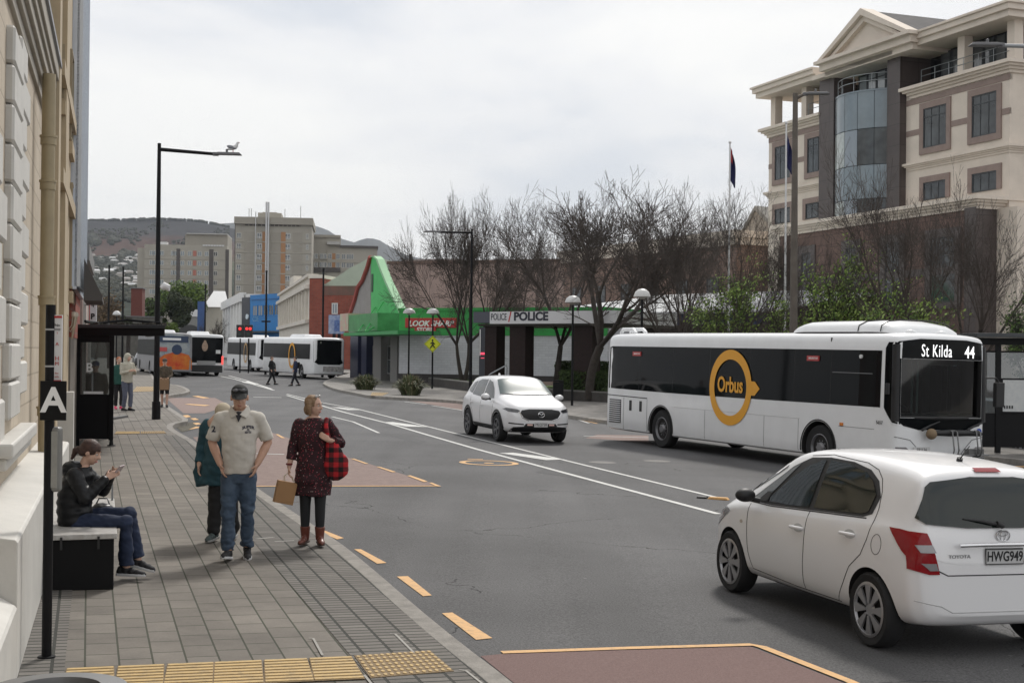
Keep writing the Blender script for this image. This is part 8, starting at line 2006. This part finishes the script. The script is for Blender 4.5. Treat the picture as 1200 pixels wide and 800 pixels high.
aR = [(0, -.175, 1.375), (-.03, -.235, 1.12), (.03, -.27, .90)]; aL = [(0, .175, 1.375), (-.02, .31, 1.17), (.135, .175, 1.215)]
for a in (aR, aL): limb(b, [a[0], V3(a[0]).lerp(V3(a[1]), .5), a[1], V3(a[1]).lerp(V3(a[2]), .35), a[2]], [.050, .046, .038, .039, .027], 16)
hand(b, aR[2], (.12, -.02, -1), (0, 1, 0), (1, 0, 0), .85, .93); hand(b, aL[2], (.15, -.75, .55), (-1, -.2, 0), (0, .3, 1), .9, .93)
for s in (1, -1): limb(b, [(0, s * .085, .88), (.02 + s * .02, s * .085, .46), (.0 + s * .03, s * .085, .12)], [.08, .052, .036])
remesh(b, 'body', SKIN2, wo, .009, 2); face(P_, m_, wo, .98, (.42, .12, .12))
b = B(); ell_loft(b, [((0, 0, .575), .145, .205), ((0, 0, .70), .148, .208), ((0, 0, .86), .145, .200), ((0, 0, .98), .130, .185), ((0, 0, 1.08), .120, .165), ((.006, 0, 1.20), .130, .172), ((.01, 0, 1.28), .128, .178), ((0, 0, 1.36), .112, .190), ((0, 0, 1.42), .090, .145), ((0, 0, 1.465), .066, .072)]); b.ball((0, .16, 1.395), .068, 12, 8); b.ball((0, -.16, 1.395), .068, 12, 8)
b.tube([aR[0], V3(aR[0]).lerp(V3(aR[1]), .5), aR[1], V3(aR[1]).lerp(V3(aR[2]), .62)], [.066, .064, .058, .056], 16); b.ball(aR[0], .066, 12, 8); b.ball(aR[1], .058, 12, 8)
b.tube([aL[0], V3(aL[0]).lerp(V3(aL[1]), .5), aL[1], V3(aL[1]).lerp(V3(aL[2]), .62)], [.066, .064, .060, .056], 16); b.ball(aL[0], .066, 12, 8); b.ball(aL[1], .060, 12, 8)
remesh(b, 'dress', SPOT, wo, .010, 3, .013, 7., lambda c: 1.5 if c.z < .9 else .8, 3.)
TIGHT = M('black_tights', (.012, .013, .015), .8); b = B()
for s in (1, -1): limb(b, [(0, s * .082, .80), (.02 + s * .02, s * .085, .46), (.01 + s * .03, s * .085, .30), (.0 + s * .03, s * .085, .12)], [.088, .062, .056, .042], 16)
remesh(b, 'tights', TIGHT, wo, .009, 2)
BOOT = M('red_brown_leather', (.13, .032, .018), .45, coat=.2)
for s in (1, -1): shoe(wo, (s * .03, s * .085, .105), (.96, s * .22 - .05, .0), (BOOT, M('boot_sole', (.05, .02, .012), .6)), boot=.12, k=.92, nm='ankle_boot')
HAIRW = M('brown_bob_hair', (.16, .095, .05), .7, col2=(.26, .17, .10), vscale=30); b = B()
b.ball(P_(-.030, 0, .038), (.094, .090, .088), 18, 12, m_); 
for s in (1, -1): limb(b, [P_(-.03, s * .078, .04), P_(-.012, s * .088, -.03), P_(.0, s * .080, -.095)], [.035, .032, .020])
b.ball(P_(-.065, 0, -.045), (.055, .082, .075), 16, 10, m_); remesh(b, 'hair', HAIRW, wo, .008, 2, .004, 30.)
b = B()
for s in (1, -1): b.ball(P_(.038, s * .036, .115), (.012, .028, .018), 10, 8, m_)
b.tube([P_(.035, -.065, .11), P_(.042, 0, .12), P_(.035, .065, .11)], .004, 6); b.build('sunglasses', M('pale_smoked_lens', (.35, .34, .33), .1, spec=1.), wo, smooth=60)
b = B(); b.ball(P_(.0, -.086, -.05), .009, 8, 6); b.ball(P_(.0, -.088, -.072), .011, 8, 6); b.build('earring', M('pearl', (.6, .55, .5), .3), wo, smooth=60)
b = B(); b.tube([V3(aR[2]) + V3((.028 * math.cos(a), .028 * math.sin(a), .035)) for a in [k * math.pi / 8 for k in range(17)]], .012, 6); b.build('watch_strap', M('red_strap', (.16, .02, .02), .6), wo, smooth=60)
wo.scale = (.955, .955, .955)
# things she carries stay top level
hR = wo.matrix_world @ V3((0, 0, 0)); wo_m = Matrix.Translation(p) @ Matrix.Rotation(R(-84), 4, 'Z') @ Matrix.Scale(.955, 4)
hp = wo_m @ V3((.045, -.275, .82))
pb = thing('paper_bag', 'brown paper carrier bag held in the right hand of the woman in the spotted dress', 'bag', hp, R(-84 + 14))
KRAFT = M('kraft_paper', (.33, .185, .085), .8, var=.06, vscale=4); b = B(); b.slab([(-.05, -.10, -.32), (.05, -.10, -.32), (.05, .11, -.32), (-.05, .11, -.32)], (0, 0, .24)); o = b.build('bag_body', KRAFT, pb, bevel=.004)
o.rotation_euler = (R(-12), 0, 0)
b = B(); b.slab([(.0515, -.099, -.30), (.0515, .109, -.30), (.0515, .109, -.298), (.0515, -.099, -.298)], (.001, 0, 0)); b.build('fold_crease', M('kraft_dark', (.22, .12, .05), .8), pb)
for x in (.04, -.04): b = B(); b.tube([(x, -.06 + .018, -.085), (x * .6, -.045, -.02), (0, -.01, .012), (x * .6, .03, -.02), (x, .06, -.085)], .0045, 6); b.build('handle', M('paper_twine', (.55, .48, .38), .8), pb, smooth=60)
# tartan shoulder bag
def tartan():
    m = bpy.data.materials.new('red_black_check'); m.use_nodes = True; nt = m.node_tree; bs = nt.nodes['Principled BSDF']; N = nt.nodes.new; L = nt.links.new
    tc = N('ShaderNodeTexCoord'); sp = N('ShaderNodeSeparateXYZ'); L(tc.outputs['Object'], sp.inputs[0]); fs = []
    for ax_ in ('Y', 'Z'):
        a = N('ShaderNodeMath'); a.operation = 'MULTIPLY'; a.inputs[1].default_value = 9.5; L(sp.outputs[ax_], a.inputs[0]); f = N('ShaderNodeMath'); f.operation = 'FRACT'; L(a.outputs[0], f.inputs[0]); g = N('ShaderNodeMath'); g.operation = 'GREATER_THAN'; g.inputs[1].default_value = .5; L(f.outputs[0], g.inputs[0]); fs.append(g)
    ad = N('ShaderNodeMath'); ad.operation = 'ADD'; L(fs[0].outputs[0], ad.inputs[0]); L(fs[1].outputs[0], ad.inputs[1]); dv = N('ShaderNodeMath'); dv.operation = 'DIVIDE'; dv.inputs[1].default_value = 2; L(ad.outputs[0], dv.inputs[0])
    cr = N('ShaderNodeValToRGB'); cr.color_ramp.interpolation = 'CONSTANT'; e = cr.color_ramp.elements; e[0].color = (.42, .012, .018, 1); e[1].position = .75; e[1].color = (.008, .006, .007, 1); x = e.new(.25); x.color = (.13, .008, .012, 1); L(dv.outputs[0], cr.inputs[0]); L(cr.outputs[0], bs.inputs['Base Color']); bs.inputs['Roughness'].default_value = .9
    return m
TART = tartan(); sp_ = wo_m @ V3((.06, .235, 1.02)); sbg = thing('shoulder_bag', 'red and black checked cloth bag on the shoulder of the woman in the spotted dress', 'bag', sp_, R(-84))
b = B(); b.ball((.02, .03, -.10), (.075, .135, .16), 16, 12); b.ball((.02, .0, .03), (.06, .10, .14), 14, 10); b.ball((.02, -.03, .12), (.045, .06, .10), 12, 8); remesh(b, 'bag_body', TART, sbg, .011, 2, .012, 9.)
b = B(); b.tube([(.03, -.04, .16), (.055, -.075, .26), (.05, -.09, .34), (.0, -.085, .405), (-.06, -.07, .34)], [.028, .026, .026, .026, .02], 10); b.build('strap', TART, sbg, smooth=60)

# ---------------------------------------------------------------- person almost hidden behind the man
p = G(262, 633, KH); ph = thing('person', 'person in a teal jacket partly hidden behind the man in the polo shirt', 'person', p, R(-96))
b = B(); standing_torso(b, .78, .18, 0, .1); limb(b, [(.09, 0, 1.32), (.11, 0, 1.38)], [.05, .05]); P_, m_ = head(b, (.14, .02, 1.395), (1, .05, -.35), .95)
aR = [(.05, -.18, 1.28), (-.02, -.26, 1.06), (.05, -.27, .84)]; aL = [(.05, .18, 1.28), (-.02, .25, 1.06), (.08, .2, .86)]
for a in (aR, aL): limb(b, a, [.05, .042, .03])
hand(b, aR[2], (.1, 0, -1), (0, 1, 0), (1, 0, 0), .5, .9); hand(b, aL[2], (.3, 0, -1), (0, -1, 0), (1, 0, 0), .5, .9)
for s in (1, -1): limb(b, [(0, s * .08, .82), (.04, s * .085, .44), (s * -.1, s * .08, .11)], [.08, .055, .036])
remesh(b, 'body', SKIN2, ph, .012, 2); face(P_, m_, ph, .95)
TEALJ = M('teal_jacket', (.012, .055, .075), .75, var=.15, vscale=5)
b = B(); ell_loft(b, [((-.02, -.05, .62), .15, .25), ((-.01, -.04, .80), .165, .24), ((.0, -.02, 1.0), .155, .21), ((.04, 0, 1.15), .145, .2), ((.06, 0, 1.26), .12, .19), ((.085, 0, 1.33), .08, .10)])
for a in (aR, aL): b.tube([a[0], a[1], V3(a[1]).lerp(V3(a[2]), .9)], [.075, .068, .055], 14); b.ball(a[0], .075, 12, 8); b.ball(a[1], .068, 12, 8)
b.tube([(-.02, -.25, .95), (-.02, -.29, .75), (-.01, -.27, .60)], [.05, .075, .05], 12)
remesh(b, 'jacket', TEALJ, ph, .012, 3, .022, 6.)
b = B()
for s in (1, -1): limb(b, [(0, s * .08, .80), (.04, s * .085, .44), (s * -.1, s * .08, .13)], [.105, .082, .07])
remesh(b, 'trousers', M('black_trousers', (.010, .010, .011), .85), ph, .012, 2, .012, 8.)
for s in (1, -1): shoe(ph, (s * -.1, s * .08, .10), (.95, s * .1, -.05), (M('grey_green_trainer', (.05, .07, .07), .7), M('grey_sole', (.25, .25, .24), .6)), k=.93)
b = B(); b.ball(P_(-.02, 0, .045), (.105, .09, .09), 14, 10, m_); b.ball(P_(-.05, 0, -.03), (.07, .085, .08), 14, 10, m_); remesh(b, 'sun_hat', M('beige_knit_hat', (.42, .36, .27), .9), ph, .01, 2)

# ---------------------------------------------------------------- seated woman
p = D(93, 628, 12.55); zg = gz(p.x) + KH; seat = zg + .49; sw = thing('person', 'seated woman in a black puffer jacket and dark jeans looking down at a phone', 'person', (p.x, p.y, zg), 0)
# local +x is towards the road (image right)
b = B(); ell_loft(b, [((-.02, 0, .50), .13, .17), ((-.03, 0, .60), .125, .165), ((-.05, 0, .75), .12, .15), ((-.03, 0, .90), .12, .165), ((.0, 0, 1.0), .10, .165), ((.03, 0, 1.06), .06, .09)])
limb(b, [(.03, 0, 1.05), (.065, 0, 1.13)], [.05, .05]); P_, m_ = head(b, (.10, 0, 1.195), (1, -.08, -.42), .98, (0.42, 0, 1))
aR = [(.0, -.165, .985), (.12, -.215, .78), (.285, -.10, .96)]; aL = [(.0, .165, .985), (.16, .20, .82), (.30, .02, 1.0)]
for a in (aR, aL): limb(b, [a[0], a[1], V3(a[1]).lerp(V3(a[2]), .4), a[2]], [.05, .042, .040, .026], 14)
hand(b, aR[2], (.75, .35, .45), (.2, .9, 0), (-.2, .2, 1), .7, .92); hand(b, aL[2], (.7, -.4, .2), (.2, -.9, 0), (-.2, -.2, 1), .7, .92)
lgR = [(0, -.09, .52), (.48, -.13, .545), (.49, -.13, .12)]; lgL = [(0, .09, .54), (.47, .03, .61), (.55, .05, .17)]
for a in (lgR, lgL): limb(b, a, [.09, .058, .04])
remesh(b, 'body', SKIN2, sw, .009, 2); face(P_, m_, sw, .98, (.42, .16, .14), (.10, .05, .03))
PUFF = M('black_puffer_nylon', (.006, .0065, .008), .42, spec=.3)
b = B(); rg = []
for k in range(15):
    t = k / 14; z = .46 + t * .60; x = interp([(.46, -.03), (.75, -.055), (.95, -.02), (1.06, .02)], z); rx = interp([(.46, .165), (.6, .165), (.8, .155), (.95, .15), (1.02, .11), (1.06, .08)], z); ry = interp([(.46, .20), (.6, .20), (.85, .19), (.97, .19), (1.03, .14), (1.06, .09)], z)
    pf = .0 if k % 2 else .014; rg.append(((x, 0, z), rx - .007 + pf, ry - .007 + pf))
ell_loft(b, rg)
def puff_sleeve(a, e=.88):
    A = [V3(a[0]), V3(a[1]), V3(a[1]).lerp(V3(a[2]), e)]
    for (u, v_), r0, r1 in (((A[0], A[1]), .082, .072), ((A[1], A[2]), .072, .050)):
        for k in range(5): t = k / 4; b.ball(u.lerp(v_, t), (r0 + (r1 - r0) * t) * 1.0, 12, 8)
        b.tube([u, v_], [r0 * .93, r1 * .93], 14)
puff_sleeve(aR); puff_sleeve(aL); b.ball((-.06, 0, 1.06), (.11, .11, .055), 14, 8); b.ball((-.10, 0, 1.02), (.09, .12, .06), 14, 8)
remesh(b, 'puffer_jacket', PUFF, sw, .010, 2, .004, 14.)
b = B()
for a in (lgR, lgL): a = [V3(q) for q in a]; limb(b, [a[0], a[0].lerp(a[1], .6), a[1], a[1].lerp(a[2], .45), a[1].lerp(a[2], .96)], [.105, .086, .074, .066, .072], 16, (True, False))
b.ball((-.02, 0, .53), (.13, .17, .08), 16, 10); remesh(b, 'jeans', M('dark_navy_denim', (.008, .015, .038), .85, col2=(.014, .025, .06), vscale=6), sw, .010, 2, .010, 10.)
for a, td in ((lgR, (1, -.05, -.02)), (lgL, (1, -.05, -.25))): shoe(sw, V3(a[2]) + V3((0, 0, -.005)), td, (M('black_trainer'), M('white_sole')), k=.93)
HR = M('auburn_hair', (.028, .012, .009), .6, col2=(.06, .025, .016), vscale=25); b = B(); b.ball(P_(-.018, 0, .040), (.101, .085, .088), 18, 12, m_); b.ball(P_(-.035, 0, .01), (.085, .086, .07), 14, 10, m_); b.ball(P_(-.07, 0, -.01), (.05, .068, .06), 14, 10, m_); limb(b, [P_(-.11, 0, .0), P_(-.145, 0, -.04), P_(-.15, 0, -.13)], [.026, .034, .014]); remesh(b, 'hair', HR, sw, .008, 2, .003, 30.)
sw_m = Matrix.Translation((p.x, p.y, zg))
sw.scale = (.955, .955, .955); sw_m = sw_m @ Matrix.Scale(.955, 4)
ph_ = thing('phone', 'small phone held in both hands of the seated woman', 'phone', sw_m @ V3((.395, -.045, 1.045)), 0); b = B(); b.box((0, 0, 0), (.012, .15, .075), rot=Matrix.Rotation(R(35), 3, 'Y')); b.build('case', M('pale_phone', (.38, .30, .30), .3), ph_, bevel=.004); b = B(); b.box((-.006, 0, .004), (.003, .13, .062), rot=Matrix.Rotation(R(35), 3, 'Y')); b.build('screen', GLD, ph_)
hbg = thing('handbag', 'small black handbag on the bench beside the seated woman', 'bag', sw_m @ V3((.13, .30, .49)), 0); b = B(); b.ball((0, 0, .09), (.12, .09, .09), 14, 10); b.b2(-.1, .1, -.07, .07, 0, .09); o = remesh(b, 'bag_body', M('black_leather', (.012, .012, .013), .4), hbg, .012, 2, .01, 9.)
b = B(); b.tube([(-.07, 0, .15), (-.04, .02, .22), (.04, .02, .22), (.07, 0, .15)], .008, 6); b.build('handle', M('black_leather'), hbg, smooth=60)

# ---------------------------------------------------------------- distant walkers (smaller in the picture)
def walker(px, Y, label, h, ang, coat, legs, shoes_, hairc, stride=.16, coatlen=.80, arms_=None, hood=False, bare=False, cap=None, zadd=0., vox=.018, extra=None, headf=None):
    p = gp(px, Y); p.z += zadd; o = thing('person', label, 'person', p, ang); k = h / 1.75
    b = B(); standing_torso(b, .88, .185, 0); limb(b, [(0, 0, 1.48), (.01, 0, 1.56)], [.055, .055]); P_, m_ = head(b, (.025, 0, 1.645), headf or (1, 0, -.15), 1.0)
    A = arms_ or [[(0, -.19, 1.43), (-.06, -.24, 1.17), (.06, -.24, .93)], [(0, .19, 1.43), (.02, .24, 1.17), (.14, .22, .95)]]
    for i, a in enumerate(A): limb(b, a, [.05, .042, .03]); d = (V3(a[2]) - V3(a[1])).normalized(); hand(b, a[2], d, (.2, 1 if i == 0 else -1, .1), (1, 0, .3), .5, .95)
    Lg = [[(0, s * .09, .90), (.05 + s * stride * .3, s * .09, .49), (s * stride, s * .08, .12)] for s in (1, -1)]
    for a in Lg: limb(b, a, [.085, .055, .038])
    remesh(b, 'body', SKIN2, o, vox * .7, 2); face(P_, m_, o, 1.)
    b = B(); ell_loft(b, [((0, 0, coatlen), .135, .19), ((0, 0, .98), .135, .185), ((0, 0, 1.2), .135, .19), ((0, 0, 1.36), .13, .205), ((0, 0, 1.45), .10, .18), ((0, 0, 1.51), .07, .085)])
    for a in A: b.tube([a[0], a[1], V3(a[1]).lerp(V3(a[2]), .9)], [.07, .062, .048], 12); b.ball(a[0], .07, 10, 8); b.ball(a[1], .062, 10, 8)
    if hood: b.ball(P_(-.02, 0, .02), (.115, .10, .125), 14, 10, m_); b.ball(P_(-.03, 0, -.09), (.09, .10, .06), 12, 8, m_)
    remesh(b, 'coat' if coatlen < .75 else 'jacket', coat, o, vox * .8, 2, .010, 7.)
    if hood: b = B(); b.ball(P_(.075, 0, -.015), (.03, .055, .07), 12, 8, m_); b.build('face_opening', SKIN2, o, smooth=80)
    b = B()
    for a in Lg:
        a = [V3(q) for q in a]; limb(b, [a[0], a[1]] + ([] if bare else [a[1].lerp(a[2], .95)]), [.10, .072] + ([] if bare else [.062]), 12, (True, False))
    remesh(b, 'shorts' if bare else 'trousers', legs, o, vox * .8, 2, .008, 8.)
    for a, s in zip(Lg, (1, -1)): shoe(o, V3(a[2]) + V3((0, 0, -.02)), (1, s * .1, 0), (shoes_, shoes_))
    b = B(); b.ball(P_(-.025, 0, .04), (.096, .082, .085), 14, 10, m_); b.ball(P_(-.06, 0, -.02), (.05, .07, .06), 12, 8, m_)
    if not hood: b.build('hair', hairc, o, smooth=80)
    if cap:
        b = B(); b.ball(P_(-.01, 0, .06), (.105, .09, .075), 14, 10, m_); b.ball(P_(.10, 0, .045), (.07, .065, .012), 12, 6, m_); b.build('cap', cap, o, smooth=60)
    if extra: extra(o, P_)
    o.scale = (k, k, k); return o
BLKC = M('black_wool', (.010, .010, .012), .9); DKH = M('dark_hair', (.03, .02, .015), .8); NVC = M('navy_jacket', (.012, .02, .055), .85)
walker(318.5, 80, 'pedestrian in a long black coat crossing the road in front of the white bus', 1.66, R(-10), BLKC, BLKC, BLKC, M('grey_brown_hair', (.12, .08, .06), .8), .22, .62)
def backpack(o, P_): b = B(); b.box((-.19, 0, 1.24), (.14, .28, .38)); b.build('backpack', BLKC, o, bevel=.04)
walker(346.5, 79, 'pedestrian in a navy jacket crossing the road right of the one in the black coat', 1.70, R(200), NVC, M('dark_trousers', (.015, .015, .022), .9), BLKC, DKH, .24, .84, extra=backpack)
ph1 = [[(0, -.19, 1.43), (.05, -.24, 1.17), (.28, -.10, 1.24)], [(0, .19, 1.43), (.05, .24, 1.17), (.28, .08, 1.24)]]
walker(149.5, 42.4, 'person in a cream hooded top and grey jeans standing by the bus shelter', 1.78, R(-38), M('cream_hoodie', (.42, .40, .33), .9, var=.06), M('grey_blue_jeans', (.09, .10, .14), .85), BLKC, DKH, .06, .88, ph1, hood=True, zadd=KH)
walker(139.5, 43.5, 'red haired person in a dark green jacket, black leggings and pink shoes', 1.66, R(-60), M('dark_green_jacket', (.012, .07, .055), .8), BLKC, M('pink_shoe', (.60, .03, .12), .6), M('ginger_hair', (.30, .09, .03), .7), .05, .84, zadd=KH)
def bagx(o, P_): b = B(); b.box((.30, -.02, .86), (.14, .34, .42)); b.build('paper_sack', M('kraft_tan', (.26, .16, .09), .85), o, bevel=.02)
walker(193.5, 45.6, 'person in shorts holding a brown sack beside the left lamp post', 1.62, R(-75), M('brown_camo', (.045, .035, .025), .9, col2=(.12, .09, .06), vscale=14), BLKC, BLKC, M('ginger_hair'), .10, .84, [[(0, -.19, 1.43), (.04, -.24, 1.17), (.27, -.13, 1.06)], [(0, .19, 1.43), (.04, .24, 1.17), (.27, .11, 1.06)]], bare=True, cap=M('brown_cap', (.06, .045, .035), .9), zadd=KH, extra=bagx)
walker(112.5, 30.2, 'person in a brown jacket and blue cap standing behind the glass of the left shelter', 1.70, R(-80), M('drab_brown_jacket', (.07, .058, .042), .85), M('dark_trousers'), BLKC, DKH, .05, .82, cap=M('blue_cap', (.03, .05, .16), .8), zadd=KH)
